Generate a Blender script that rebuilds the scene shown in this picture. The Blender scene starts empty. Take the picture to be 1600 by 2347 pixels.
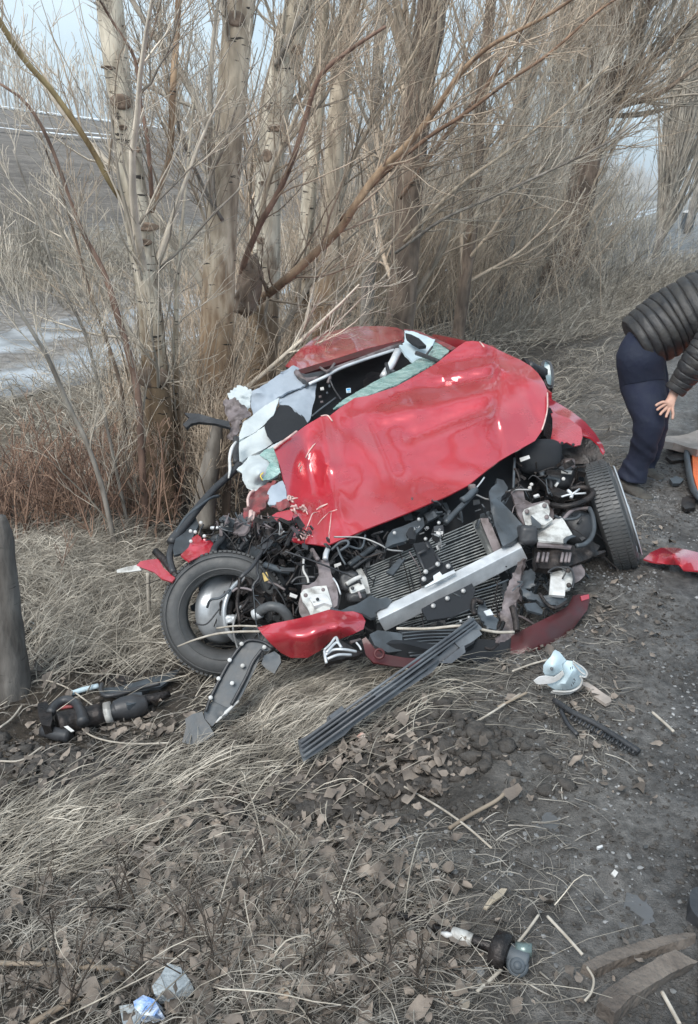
import bpy, bmesh, math, random
import numpy as np
from mathutils import Vector, Matrix, noise as mnoise
from mathutils.geometry import delaunay_2d_cdt

random.seed(7)
rng = np.random.default_rng(7)
SC = bpy.context.scene
COL = SC.collection
PI = math.pi

# ------------------------------------------------------------------ camera
FOC = 1953.0                       # focal length in photograph pixels (1600 x 2347)
PITCH, ROLL = math.radians(21.6), math.radians(4.0)
CAM = np.array([0.0, 0.0, 1.65])
_f = np.array([0, math.cos(PITCH), -math.sin(PITCH)])
_r0 = np.array([1.0, 0, 0]); _u0 = np.array([0, math.sin(PITCH), math.cos(PITCH)])
_r = _r0*math.cos(ROLL) + _u0*math.sin(ROLL)
_u = _u0*math.cos(ROLL) - _r0*math.sin(ROLL)
cd = bpy.data.cameras.new('camera'); cam = bpy.data.objects.new('camera', cd); COL.objects.link(cam)
cd.sensor_fit = 'VERTICAL'; cd.sensor_height = 24.0; cd.lens = 24.0*FOC/2347.0
cd.clip_start = 0.05; cd.clip_end = 5000
cam.matrix_world = Matrix(((_r[0], _u[0], -_f[0], CAM[0]), (_r[1], _u[1], -_f[1], CAM[1]), (_r[2], _u[2], -_f[2], CAM[2]), (0, 0, 0, 1)))
SC.camera = cam

# ------------------------------------------------------------------ world, sun, exposure
SUN_EL, SUN_AZ = math.radians(50), math.radians(-150)    # azimuth measured from +Y towards +X
W = bpy.data.worlds.new('World'); SC.world = W; W.use_nodes = True
nt = W.node_tree; nt.nodes.clear()
wo = nt.nodes.new('ShaderNodeOutputWorld')
bg = nt.nodes.new('ShaderNodeBackground'); bg.inputs[1].default_value = 0.12
sky = nt.nodes.new('ShaderNodeTexSky'); sky.sky_type = 'NISHITA'; sky.sun_disc = False
sky.sun_elevation = SUN_EL; sky.sun_rotation = SUN_AZ; sky.air_density = 1.0; sky.dust_density = 3.0; sky.ozone_density = 1.0
bgc = nt.nodes.new('ShaderNodeBackground'); bgc.inputs[1].default_value = 1.0
tc = nt.nodes.new('ShaderNodeTexCoord'); mp = nt.nodes.new('ShaderNodeMapping'); mp.inputs['Scale'].default_value = (1, 1, 2.6)
nz = nt.nodes.new('ShaderNodeTexNoise'); nz.inputs['Scale'].default_value = 2.2; nz.inputs['Detail'].default_value = 6
cr = nt.nodes.new('ShaderNodeValToRGB')
cr.color_ramp.elements[0].position = 0.35; cr.color_ramp.elements[0].color = (0.26, 0.36, 0.44, 1)
cr.color_ramp.elements[1].position = 0.65; cr.color_ramp.elements[1].color = (0.43, 0.505, 0.55, 1)
ms = nt.nodes.new('ShaderNodeMixShader'); ms.inputs[0].default_value = 0.80
L = nt.links.new
L(tc.outputs['Generated'], mp.inputs[0]); L(mp.outputs[0], nz.inputs[0]); L(nz.outputs[0], cr.inputs[0]); L(cr.outputs[0], bgc.inputs[0])
L(sky.outputs[0], bg.inputs[0]); L(bg.outputs[0], ms.inputs[1]); L(bgc.outputs[0], ms.inputs[2]); L(ms.outputs[0], wo.inputs[0])
sd = bpy.data.lights.new('sun', 'SUN'); sun = bpy.data.objects.new('sun', sd); COL.objects.link(sun)
sd.energy = 1.5; sd.angle = math.radians(35); sd.color = (1.0, 0.97, 0.92)
_sv = Vector((math.sin(SUN_AZ)*math.cos(SUN_EL), math.cos(SUN_AZ)*math.cos(SUN_EL), math.sin(SUN_EL)))
sun.rotation_euler = _sv.to_track_quat('Z', 'Y').to_euler()
vs = SC.view_settings; vs.view_transform = 'Standard'; vs.look = 'None'; vs.exposure = 1.12; vs.gamma = 1.0; vs.use_curve_mapping = False
SC.cycles.max_bounces = 6; SC.cycles.transparent_max_bounces = 8

# ------------------------------------------------------------------ numeric helpers
def ray(px, py):
    return _f + _r*((px-800)/FOC) + _u*((1173.5-py)/FOC)
def P(px, py, t):                      # point at camera depth t
    return CAM + ray(px, py)*t
def PV(px, py, Y):                     # point on the upright plane y = Y
    v = ray(px, py); return CAM + v*(Y/v[1])
# crops of the photograph used while measuring: origin and scale
ZR = dict(A=(400, 700, 2.64), B=(900, 720, 2.88), C=(250, 1150, 2.64), D=(750, 1050, 2.263), E=(0, 1400, 2.263), F=(1150, 550, 2.904),
          H=(400, 1180, 5.28), I=(650, 1200, 5.28), J=(900, 1100, 5.28), K=(1150, 1050, 5.28), L=(1000, 1300, 3.96), M=(380, 1000, 3.96),
          N=(600, 730, 3.3), O=(0, 0, 1.98), Q=(800, 0, 1.98), R=(0, 600, 2.64), S=(600, 1400, 1.584), T=(0, 1750, 1.98), U=(800, 1850, 1.98), X=(0, 0, 0.99))
def Z(k, pts):                         # crop coordinates -> photograph pixels (rest of each tuple kept)
    ox, oy, s = ZR[k]
    return [(ox+p[0]/s, oy+p[1]/s) + tuple(p[2:]) for p in pts]

def _hash(ix, iy, iz, seed):
    h = (ix.astype(np.int64)*374761393 + iy.astype(np.int64)*668265263 + iz.astype(np.int64)*2147483647 + seed*144665) & 0x7fffffff
    h = (h ^ (h >> 13))*1274126177 & 0x7fffffff
    h = h ^ (h >> 16)
    return (h & 0xffff)/65535.0
def vnoise(p, seed=0):
    p = np.asarray(p, float); i = np.floor(p).astype(np.int64); f = p-i; f = f*f*(3-2*f)
    r = 0
    for dx in (0, 1):
        for dy in (0, 1):
            for dz in (0, 1):
                w = (f[..., 0] if dx else 1-f[..., 0])*(f[..., 1] if dy else 1-f[..., 1])*(f[..., 2] if dz else 1-f[..., 2])
                r = r + w*_hash(i[..., 0]+dx, i[..., 1]+dy, i[..., 2]+dz, seed)
    return r
def fbm(p, oct=4, seed=0, gain=.5):
    p = np.asarray(p, float)
    if p.shape[-1] == 2: p = np.concatenate([p, np.zeros(p.shape[:-1]+(1,))], -1)
    a, r, s = 1.0, 0, 0
    for o in range(oct):
        r = r + a*(vnoise(p*(2**o)+o*17.3, seed+o)-.5); s += a; a *= gain
    return r/s*2
def ridge(p, oct=3, seed=0):
    p = np.asarray(p, float); a, r = 1.0, 0
    for o in range(oct):
        r = r + a*(1-np.abs(2*vnoise(p*(2**o)+o*9.1, seed+o)-1)); a *= .5
    return r/1.75-.6

# ------------------------------------------------------------------ terrain
RD = np.array([math.sin(math.radians(20)), math.cos(math.radians(20))]); RN = np.array([-RD[1], RD[0]])
E0 = np.array([0.805, 1.326])
def su(x, y):
    dx, dy = x-E0[0], y-E0[1]
    return dx*RN[0]+dy*RN[1], dx*RD[0]+dy*RD[1]
def xy(s, u):
    return E0[0]+s*RN[0]+u*RD[0], E0[1]+s*RN[1]+u*RD[1]
_S = [-60, -8, 0, .3, .6, 1.0, 1.5, 2.0, 3.0, 4.0, 5.5, 6.5, 9.5, 10.5, 12, 13.5, 16, 90, 130, 1500]
_Zs = [-.4, 0, 0, -.01, -.04, -.16, -.34, -.47, -.55, -.56, -.52, -.5, -.5, -.25, .02, .0, .2, 6.8, 8.0, 9.0]
def base_z(s):
    return np.interp(s, _S, _Zs)
def terrain(x, y, rough=True):
    x = np.asarray(x, float); y = np.asarray(y, float)
    s, u = su(x, y); z = base_z(s)
    if rough:
        p = np.stack([x, y], -1); far = np.clip((np.hypot(x, y)-14)/20, 0, 1)
        w = np.clip((s-.1)/.8, 0.28, 1)*np.where((s > 5.9) & (s < 9.8), .35, 1)
        z = z + w*(.05*fbm(p*1.1, 3, 3) + .04*fbm(p*5, 3, 11)*(1-far) + .016*ridge(np.stack([x*17, y*17, 0*x], -1), 2, 5)*(1-far)) + np.clip(1.3-s, 0, 1)*(.016*fbm(p*16, 3, 9)+.007*ridge(np.stack([x*34, y*34, 0*x], -1), 2, 15)*(1-far))*(s > -.02)
        z = z - .10*np.exp(-(((x-.0)/.32)**2+((y-2.15)/.16)**2))      # churned hollow
    return z
def zt(x, y): return float(terrain(np.array([x]), np.array([y]))[0])
def G(px, py, lift=0.0):               # where the line of sight meets the ground
    v = ray(px, py); z = -.3; dn = max(.02, -v[2]); t = (CAM[2]-z)/dn
    for k in range(9):
        q = CAM+v*t; zn = zt(q[0], q[1])+lift; t2 = (CAM[2]-zn)/dn; t = t2 if k < 1 else .4*t+.6*t2
    return CAM+v*t
def Gs(px, py, lift=0.0):
    q = G(px, py, lift); return np.array([q[0], q[1], zt(q[0], q[1])+lift])

# ------------------------------------------------------------------ objects
def tag(o, label=None, cat=None, group=None, kind=None):
    if label: o['label'] = label
    if cat: o['category'] = cat
    if group: o['group'] = group
    if kind: o['kind'] = kind
    return o
def empty(name, loc, label=None, cat=None, group=None):
    o = bpy.data.objects.new(name, None); COL.objects.link(o); o.location = loc; o.empty_display_size = .1
    return tag(o, label, cat, group)
def mesh_obj(name, V, Fs, mat, parent=None, smooth=True, attr=None, mats=None, midx=None):
    V = np.asarray(V, np.float32).reshape(-1, 3)
    if parent is not None: V = V - np.array(abs_loc(parent), np.float32)
    me = bpy.data.meshes.new(name)
    if isinstance(Fs, np.ndarray):
        n, k = Fs.shape
        me.vertices.add(len(V)); me.vertices.foreach_set('co', V.ravel())
        me.loops.add(n*k); me.loops.foreach_set('vertex_index', Fs.astype(np.int32).ravel())
        me.polygons.add(n); me.polygons.foreach_set('loop_start', np.arange(0, n*k, k, dtype=np.int32))
        me.polygons.foreach_set('loop_total', np.full(n, k, np.int32)); me.update(calc_edges=True)
    else:
        me.from_pydata(V.tolist(), [], [tuple(int(i) for i in f) for f in Fs]); me.update()
    me.polygons.foreach_set('use_smooth', np.full(len(me.polygons), smooth, bool))
    me.materials.append(mat)
    for m in (mats or []): me.materials.append(m)
    if midx is not None: me.polygons.foreach_set('material_index', np.asarray(midx, np.int32))
    if attr is not None:
        a = me.attributes.new('shade', 'FLOAT', 'POINT'); a.data.foreach_set('value', np.asarray(attr, np.float32))
    o = bpy.data.objects.new(name, me); COL.objects.link(o)
    if parent is not None: o.parent = parent
    return o
def abs_loc(o):
    l = Vector(o.location)
    while o.parent: o = o.parent; l = l+Vector(o.location)
    return l

class MB:                              # gathers several shapes into one mesh
    def __init__(s): s.V = []; s.F = []; s.n = 0; s.A = []
    def add(s, V, F, a=.5):
        V = np.asarray(V, float).reshape(-1, 3); s.V.append(V); s.A.append(np.full(len(V), a))
        for f in F: s.F.append(tuple(int(i)+s.n for i in f))
        s.n += len(V)
    def obj(s, name, mat, parent=None, smooth=True, attr=False):
        return mesh_obj(name, np.concatenate(s.V), s.F, mat, parent, smooth, np.concatenate(s.A) if attr else None)

def cr_spline(pts, n):                 # Catmull-Rom through points, n samples
    pts = np.asarray(pts, float)
    if len(pts) == 2: 
        k = np.linspace(0, 1, n)[:, None]; return pts[0]*(1-k)+pts[1]*k
    d = np.concatenate([[0], np.cumsum(np.linalg.norm(np.diff(pts[:, :2] if pts.shape[1] < 3 else pts[:, :3], axis=0), axis=1)+1e-9)])
    q = np.linspace(0, d[-1], n); e = np.vstack([2*pts[0]-pts[1], pts, 2*pts[-1]-pts[-2]])
    out = []
    for x in q:
        i = min(int(np.searchsorted(d, x, 'right')-1), len(pts)-2); f = (x-d[i])/(d[i+1]-d[i])
        p0, p1, p2, p3 = e[i], e[i+1], e[i+2], e[i+3]
        out.append(.5*((2*p1)+(-p0+p2)*f+(2*p0-5*p1+4*p2-p3)*f*f+(-p0+3*p1-3*p2+p3)*f**3))
    return np.array(out)
def tubes(Pt, R, sides=3, cap=True):   # Pt (N,K,3), R (N,K) -> verts, quads
    N, K, _ = Pt.shape
    T = np.gradient(Pt, axis=1); T /= np.linalg.norm(T, axis=2, keepdims=True)+1e-12
    ref = np.where(np.abs(T[:, :1, 2:3]) > .9, np.array([1., 0, 0]), np.array([0, 0, 1.]))
    ref = np.broadcast_to(ref, T.shape)
    A = np.cross(T, ref); A /= np.linalg.norm(A, axis=2, keepdims=True)+1e-12
    B = np.cross(T, A)
    an = np.arange(sides)*2*PI/sides
    V = Pt[:, :, None, :] + R[:, :, None, None]*(A[:, :, None, :]*np.cos(an)[None, None, :, None] + B[:, :, None, :]*np.sin(an)[None, None, :, None])
    idx = np.arange(N*K*sides).reshape(N, K, sides)
    a = idx[:, :-1, :]; b = np.roll(a, -1, 2); c = np.roll(idx[:, 1:, :], -1, 2); d = idx[:, 1:, :]
    Fq = np.stack([a, d, c, b], -1).reshape(-1, 4)
    return V.reshape(-1, 3), Fq
def tube_pts(pts, r, sides=8, n=None, cap=True):
    """one tube through 3D points; r a number or a list along the points"""
    pts = np.asarray(pts, float); n = n or max(2, (len(pts)-1)*5+1)
    if len(pts) == 2 and np.isscalar(r): n = 2
    rr = np.full(len(pts), r, float) if np.isscalar(r) else np.asarray(r, float)
    d = np.concatenate([[0], np.cumsum(np.linalg.norm(np.diff(pts, axis=0), axis=1)+1e-9)])
    q = cr_spline(pts, n); R = np.interp(np.linspace(0, d[-1], n), d, rr)
    # transported frame
    T = np.gradient(q, axis=0); T /= np.linalg.norm(T, axis=1, keepdims=True)+1e-12
    a = np.cross(T[0], [0, 0, 1.0]); 
    if np.linalg.norm(a) < .1: a = np.cross(T[0], [1.0, 0, 0])
    a /= np.linalg.norm(a); V = []; an = np.arange(sides)*2*PI/sides
    for i in range(n):
        a = a-T[i]*(a@T[i]); a /= np.linalg.norm(a)+1e-12; b = np.cross(T[i], a)
        V.append(q[i]+R[i]*(np.cos(an)[:, None]*a+np.sin(an)[:, None]*b))
    V = np.concatenate(V); F = []
    for i in range(n-1):
        for k in range(sides):
            F.append((i*sides+k, i*sides+(k+1) % sides, (i+1)*sides+(k+1) % sides, (i+1)*sides+k))
    if cap: F.append(tuple(range(sides))[::-1]); F.append(tuple((n-1)*sides+k for k in range(sides)))
    return V, F
def tube(name, pix, r, mat, parent=None, sides=8, n=None):
    """tube through (px, py, t) points"""
    V, F = tube_pts([P(*p[:3]) for p in pix], r, sides, n)
    return mesh_obj(name, V, F, mat, parent)
def box_axes(c, ax, ay, az):           # half-axis vectors
    c, ax, ay, az = map(lambda v: np.asarray(v, float), (c, ax, ay, az))
    V = [c+i*ax+j*ay+k*az for i in (-1, 1) for j in (-1, 1) for k in (-1, 1)]
    F = [(0, 1, 3, 2), (4, 6, 7, 5), (0, 4, 5, 1), (2, 3, 7, 6), (0, 2, 6, 4), (1, 5, 7, 3)]
    return V, F
def bevel(o, w=.002, seg=2, ang=.6):
    m = o.modifiers.new('bevel', 'BEVEL'); m.width = w; m.segments = seg; m.limit_method = 'ANGLE'; m.angle_limit = ang
    return o
def revolve(profile, c, axis, n=40, flat=None):
    """profile [(radius, along)], closed ring"""
    ax = np.asarray(axis, float); ax /= np.linalg.norm(ax); a = np.cross(ax, [0, 0, 1.0]); a /= np.linalg.norm(a); b = np.cross(ax, a)
    V = []
    for k in range(n):
        th = 2*PI*k/n; dr = a*math.cos(th)+b*math.sin(th)
        for (r, h) in profile:
            V.append(np.asarray(c)+dr*r+ax*h)
    m = len(profile); F = []
    for k in range(n):
        for i in range(m-1):
            F.append((k*m+i, ((k+1) % n)*m+i, ((k+1) % n)*m+i+1, k*m+i+1))
    return np.array(V), F

def sheet_mesh(outline, inner=(), step=16, thick=.004, namp=0.0, nsc=8.0, crumple=0.0, csc=5.0, creases=(), seed=0, rnd=False, edge_jit=0.0, wr=0.0, wsc=22.0):
    """a bent sheet of metal, plastic or cloth: outline and inner controls are (px, py, t)"""
    ol = [tuple(p) for p in outline]; loop = np.array(ol+[ol[0]], float)
    pts = []
    if rnd:
        total = np.sum(np.linalg.norm(np.diff(loop[:, :2], axis=0), axis=1)); cl = np.vstack([loop[-2], loop, loop[1]])
        for i in range(len(ol)):
            k = max(1, int(np.linalg.norm(loop[i+1, :2]-loop[i, :2])/step))
            p0, p1, p2, p3 = cl[i], cl[i+1], cl[i+2], cl[min(i+3, len(cl)-1)]
            for j in range(k):
                f = j/k; pts.append(.5*((2*p1)+(-p0+p2)*f+(2*p0-5*p1+4*p2-p3)*f*f+(-p0+3*p1-3*p2+p3)*f**3))
    else:
        for i in range(len(ol)):
            k = max(1, int(np.linalg.norm(loop[i+1, :2]-loop[i, :2])/step))
            for j in range(k): pts.append(loop[i]*(1-j/k)+loop[i+1]*j/k)
    pts = np.array(pts); B = len(pts)
    if edge_jit:
        pts[:, :2] += (np.random.default_rng(seed+5).random((B, 2))-.5)*edge_jit
    ctr = np.array(ol+[tuple(p) for p in inner], float); X = ctr[:, :2]/100.0
    def ker(a, b):
        d = np.linalg.norm(a[:, None]-b[None], axis=2); return d*d*np.log(d+1e-9)
    M = len(ctr); K = ker(X, X)+np.eye(M)*1e-3; Q = np.hstack([np.ones((M, 1)), X])
    A = np.block([[K, Q], [Q.T, np.zeros((3, 3))]]); sol = np.linalg.lstsq(A, np.concatenate([ctr[:, 2], np.zeros(3)]), rcond=None)[0]
    def tf(q):
        q = q/100.0; return ker(q, X)@sol[:M]+np.hstack([np.ones((len(q), 1)), q])@sol[M:]
    # interior grid
    x0, y0 = pts[:, :2].min(0); x1, y1 = pts[:, :2].max(0)
    gx, gy = np.meshgrid(np.arange(x0+step*.6, x1, step), np.arange(y0+step*.6, y1, step*.87)); 
    gx = gx+(np.arange(gx.shape[0]) % 2)[:, None]*step*.5; g = np.stack([gx.ravel(), gy.ravel()], 1)
    if len(g):
        px, py = pts[:, 0], pts[:, 1]; qx, qy = np.roll(px, -1), np.roll(py, -1)
        c = ((py[None] > g[:, 1:2]) != (qy[None] > g[:, 1:2])) & (g[:, :1] < (qx-px)[None]*(g[:, 1:2]-py[None])/((qy-py)[None]+1e-12)+px[None])
        ins = (c.sum(1) % 2) == 1
        dd = np.min(np.linalg.norm(g[:, None]-pts[None, :, :2], axis=2), 1); g = g[ins & (dd > step*.45)]
    P2 = np.vstack([pts[:, :2], g]) if len(g) else pts[:, :2]
    r = delaunay_2d_cdt([Vector(map(float, p)) for p in P2], [], [list(range(B))], 1, 1e-5)
    P2 = np.array([tuple(v) for v in r[0]]); Fc = [tuple(f) for f in r[2] if len(f) >= 3]
    t = tf(P2)
    for (x0, y0, x1, y1, dep, wd) in creases:
        a = np.array([x0, y0]); b = np.array([x1, y1]); ab = b-a; k = np.clip(((P2-a)@ab)/(ab@ab), 0, 1); ds = np.linalg.norm(P2-(a+k[:, None]*ab), axis=1)
        t = t+dep*np.exp(-(ds/wd)**1.3)
    V = np.array([P(a[0], a[1], tt) for a, tt in zip(P2, t)])
    dt = 0
    if namp: dt = dt+namp*fbm(V*nsc, 3, seed)
    if crumple: dt = dt+crumple*ridge(V*csc, 3, seed+3)
    if wr: dt = dt+wr*ridge(V*wsc+fbm(V*5, 2, seed)[:, None]*2.0, 2, seed+6)
    if namp or crumple or wr:
        V = V + (V-CAM)/np.linalg.norm(V-CAM, axis=1, keepdims=True)*np.asarray(dt)[:, None]
    # normals, orient to the viewer, thickness
    N = np.zeros_like(V)
    F2 = []
    for f in Fc:
        n = np.cross(V[f[1]]-V[f[0]], V[f[2]]-V[f[0]])
        if n@(CAM-V[f[0]]) < 0: f = f[::-1]; n = -n
        F2.append(f)
        for i in f: N[i] += n
    N /= np.linalg.norm(N, axis=1, keepdims=True)+1e-12
    nV = len(V); VV = np.vstack([V, V-N*thick]); FF = list(F2)+[tuple(i+nV for i in f[::-1]) for f in F2]
    ed = {}
    for f in F2:
        for a, b in zip(f, f[1:]+f[:1]): ed[(a, b)] = 1
    for (a, b) in ed:
        if (b, a) not in ed: FF.append((b, a, a+nV, b+nV))
    return VV, FF
def sheet(name, outline, mat, parent=None, smooth=True, **k):
    V, F = sheet_mesh(outline, **k); o = mesh_obj(name, V, F, mat, parent, smooth)
    if smooth:
        try:
            o.data.set_sharp_from_angle(angle=math.radians(50))
        except Exception: pass
    return o
def flat(k, t, pts): return Z(k, [(p[0], p[1], t if len(p) < 3 else p[2]) for p in pts])
def plate(name, outline, mat, parent, thick=.004, **k):
    return sheet(name, outline, mat, parent, step=k.pop('step', 40), thick=thick, **k)
def disc(mb, c, r, nrm, h, n=10, a=.5):
    ax = np.asarray(nrm, float); ax /= np.linalg.norm(ax)
    V, F = revolve([(0.0001, 0), (r, 0), (r, h*.7), (r*.8, h), (0.0001, h)], c, ax, n); mb.add(V, F, a)
def bolts(name, pix, r, mat, parent, h=.006):
    """each bolt head its own part"""
    for p in pix:
        c = P(*p[:3]); mb = MB(); disc(mb, c, r, CAM-c+np.array([0, 0, .8]), h, 8); mb.obj(name, mat, parent)

# ------------------------------------------------------------------ materials
def mat(name, col, rough=.6, metal=0.0, var=.25, scale=12., bump=.15, bscale=None, coat=0.0, col2=None, lo=.4, hi=.65, shade=False, stretch=None, rvar=.1, trans=0.0, alpha=1.0, detail=5, bdist=.01, sheen=0):
    m = bpy.data.materials.new(name); m.use_nodes = True; t = m.node_tree; b = t.nodes['Principled BSDF']
    b.inputs['Metallic'].default_value = metal; b.inputs['Roughness'].default_value = rough
    b.inputs['Coat Weight'].default_value = coat; b.inputs['Coat Roughness'].default_value = .08; b.inputs['Coat IOR'].default_value = 1.85 if coat >= 1 else 1.5
    if trans: b.inputs['Transmission Weight'].default_value = trans
    if alpha < 1: b.inputs['Alpha'].default_value = alpha
    if sheen: b.inputs['Sheen Weight'].default_value = sheen
    co = t.nodes.new('ShaderNodeTexCoord'); src = co.outputs['Object']
    if stretch:
        mpn = t.nodes.new('ShaderNodeMapping'); mpn.inputs['Scale'].default_value = stretch; t.links.new(src, mpn.inputs[0]); src = mpn.outputs[0]
    n = t.nodes.new('ShaderNodeTexNoise'); n.inputs['Scale'].default_value = scale; n.inputs['Detail'].default_value = detail; n.inputs['Roughness'].default_value = .6
    t.links.new(src, n.inputs[0])
    c1 = np.array(col); c2 = np.array(col2) if col2 is not None else c1*(1-var)
    r = t.nodes.new('ShaderNodeValToRGB'); r.color_ramp.elements[0].position = lo; r.color_ramp.elements[1].position = hi
    r.color_ramp.elements[0].color = (*c2, 1); r.color_ramp.elements[1].color = (*(c1*(1+var*.4) if col2 is None else c1), 1)
    t.links.new(n.outputs[0], r.inputs[0]); out = r.outputs[0]
    if shade:
        at = t.nodes.new('ShaderNodeAttribute'); at.attribute_name = 'shade'
        mr = t.nodes.new('ShaderNodeMapRange'); mr.inputs['To Min'].default_value = .5; mr.inputs['To Max'].default_value = 1.5
        t.links.new(at.outputs['Fac'], mr.inputs[0])
        mx = t.nodes.new('ShaderNodeMix'); mx.data_type = 'RGBA'; mx.blend_type = 'MULTIPLY'; mx.inputs[0].default_value = 1
        t.links.new(out, mx.inputs[6]); t.links.new(mr.outputs[0], mx.inputs[7]); out = mx.outputs[2]
    t.links.new(out, b.inputs['Base Color'])
    if rvar:
        mr2 = t.nodes.new('ShaderNodeMapRange'); mr2.inputs['From Min'].default_value = .3; mr2.inputs['From Max'].default_value = .7
        mr2.inputs['To Min'].default_value = max(.02, rough-rvar); mr2.inputs['To Max'].default_value = min(1, rough+rvar)
        t.links.new(n.outputs[0], mr2.inputs[0]); t.links.new(mr2.outputs[0], b.inputs['Roughness'])
    if bump:
        n2 = t.nodes.new('ShaderNodeTexNoise'); n2.inputs['Scale'].default_value = bscale or scale*4; n2.inputs['Detail'].default_value = 4
        t.links.new(src, n2.inputs[0]); bp = t.nodes.new('ShaderNodeBump'); bp.inputs['Strength'].default_value = bump; bp.inputs['Distance'].default_value = bdist
        t.links.new(n2.outputs[0], bp.inputs['Height']); t.links.new(bp.outputs[0], b.inputs['Normal'])
    return m
M = {}
M['red'] = mat('red_car_paint', (.52, .026, .044), .3, .3, var=.16, scale=3, bump=.05, bscale=9, coat=1.0, rvar=.1, bdist=.02)
M['darkred'] = mat('dirty_dark_red_paint', (.085, .006, .009), .5, .1, col2=(.05, .012, .012), scale=6, bump=.1, coat=.15)
M['redprim'] = mat('torn_red_primer', (.30, .06, .065), .6, .1, col2=(.12, .05, .05), scale=14, bump=.3)
M['scratch'] = mat('bare_torn_paint', (.68, .48, .44), .6, 0, var=.3, scale=30)
M['black'] = mat('black_plastic', (.020, .022, .026), .45, 0, col2=(.045, .045, .048), scale=9, bump=.15, rvar=.15)
M['slate'] = mat('slate_grey_plastic', (.075, .09, .105), .5, 0, col2=(.04, .045, .05), scale=8, bump=.15, rvar=.15)
M['grease'] = mat('greasy_dark_metal', (.055, .045, .042), .5, .5, col2=(.018, .016, .016), scale=18, bump=.4, rvar=.2)
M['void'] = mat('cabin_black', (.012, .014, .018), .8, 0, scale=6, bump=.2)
M['alu'] = mat('brushed_aluminium', (.74, .76, .78), .45, .3, col2=(.50, .52, .54), scale=7, bump=.06, stretch=(1, 1, 1))
M['white'] = mat('white_coated_metal', (.55, .55, .53), .5, .1, col2=(.24, .23, .215), lo=.38, hi=.55, scale=14, bump=.1)
M['primer'] = mat('mauve_grey_primer', (.20, .17, .175), .55, .1, col2=(.085, .068, .066), lo=.4, hi=.58, scale=14, bump=.12)
M['rubber'] = mat('tyre_rubber', (.026, .030, .034), .5, 0, col2=(.075, .075, .075), lo=.45, hi=.75, scale=7, bump=.25, rvar=.12)
M['boltm'] = mat('dull_bolt_metal', (.36, .36, .36), .5, .5)
M['barmat'] = mat('bar_grey_plastic', (.14, .155, .17), .5, 0, col2=(.085, .09, .1), scale=9, bump=.2)
M['rim'] = mat('wheel_alloy', (.62, .64, .66), .38, .5, col2=(.40, .42, .44), scale=6, bump=.05)
M['airbag'] = mat('airbag_cloth', (.54, .59, .60), .85, 0, col2=(.44, .49, .51), lo=.36, hi=.62, scale=7, bump=.25, bscale=60, sheen=.2)
M['airbag2'] = mat('pale_grey_airbag', (.36, .41, .47), .8, 0, col2=(.29, .335, .39), lo=.36, hi=.62, scale=6, bump=.25)
M['teal'] = mat('teal_tinted_glass', (.42, .60, .56), .2, 0, col2=(.24, .42, .39), lo=.42, hi=.60, scale=18, bump=.9, bscale=70, coat=.6, alpha=.82, stretch=(1, 1, 2.5))
M['fin'] = mat('radiator_fin_metal', (.36, .37, .36), .5, .3, col2=(.17, .18, .18), scale=20, bump=.1)
M['clip'] = mat('white_plastic_clip', (.66, .66, .66), .5, 0, col2=(.45, .44, .42), scale=14)
M['mask'] = mat('pale_blue_plastic', (.60, .71, .76), .4, 0, col2=(.50, .62, .68), scale=4, bump=.05)
M['orange'] = mat('orange_fabric', (.85, .19, .05), .75, 0, col2=(.70, .13, .04), scale=9, bump=.3)
M['beige'] = mat('beige_cloth', (.42, .36, .32), .9, 0, col2=(.30, .26, .23), scale=14, bump=.4)
M['jacket'] = mat('quilted_nylon', (.043, .040, .037), .55, 0, col2=(.025, .025, .027), scale=12, bump=.5, bscale=30)
M['trouser'] = mat('navy_cloth', (.008, .012, .033), .85, 0, col2=(.008, .013, .032), scale=9, bump=.5, bscale=25)
M['skin'] = mat('skin', (.55, .33, .25), .55, 0, var=.1, scale=20)
M['hair'] = mat('dark_hair', (.02, .016, .013), .6, 0)
M['shoe'] = mat('muddy_grey_suede', (.085, .08, .07), .85, 0, col2=(.05, .045, .04), scale=16, bump=.5)
M['bark'] = None
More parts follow.
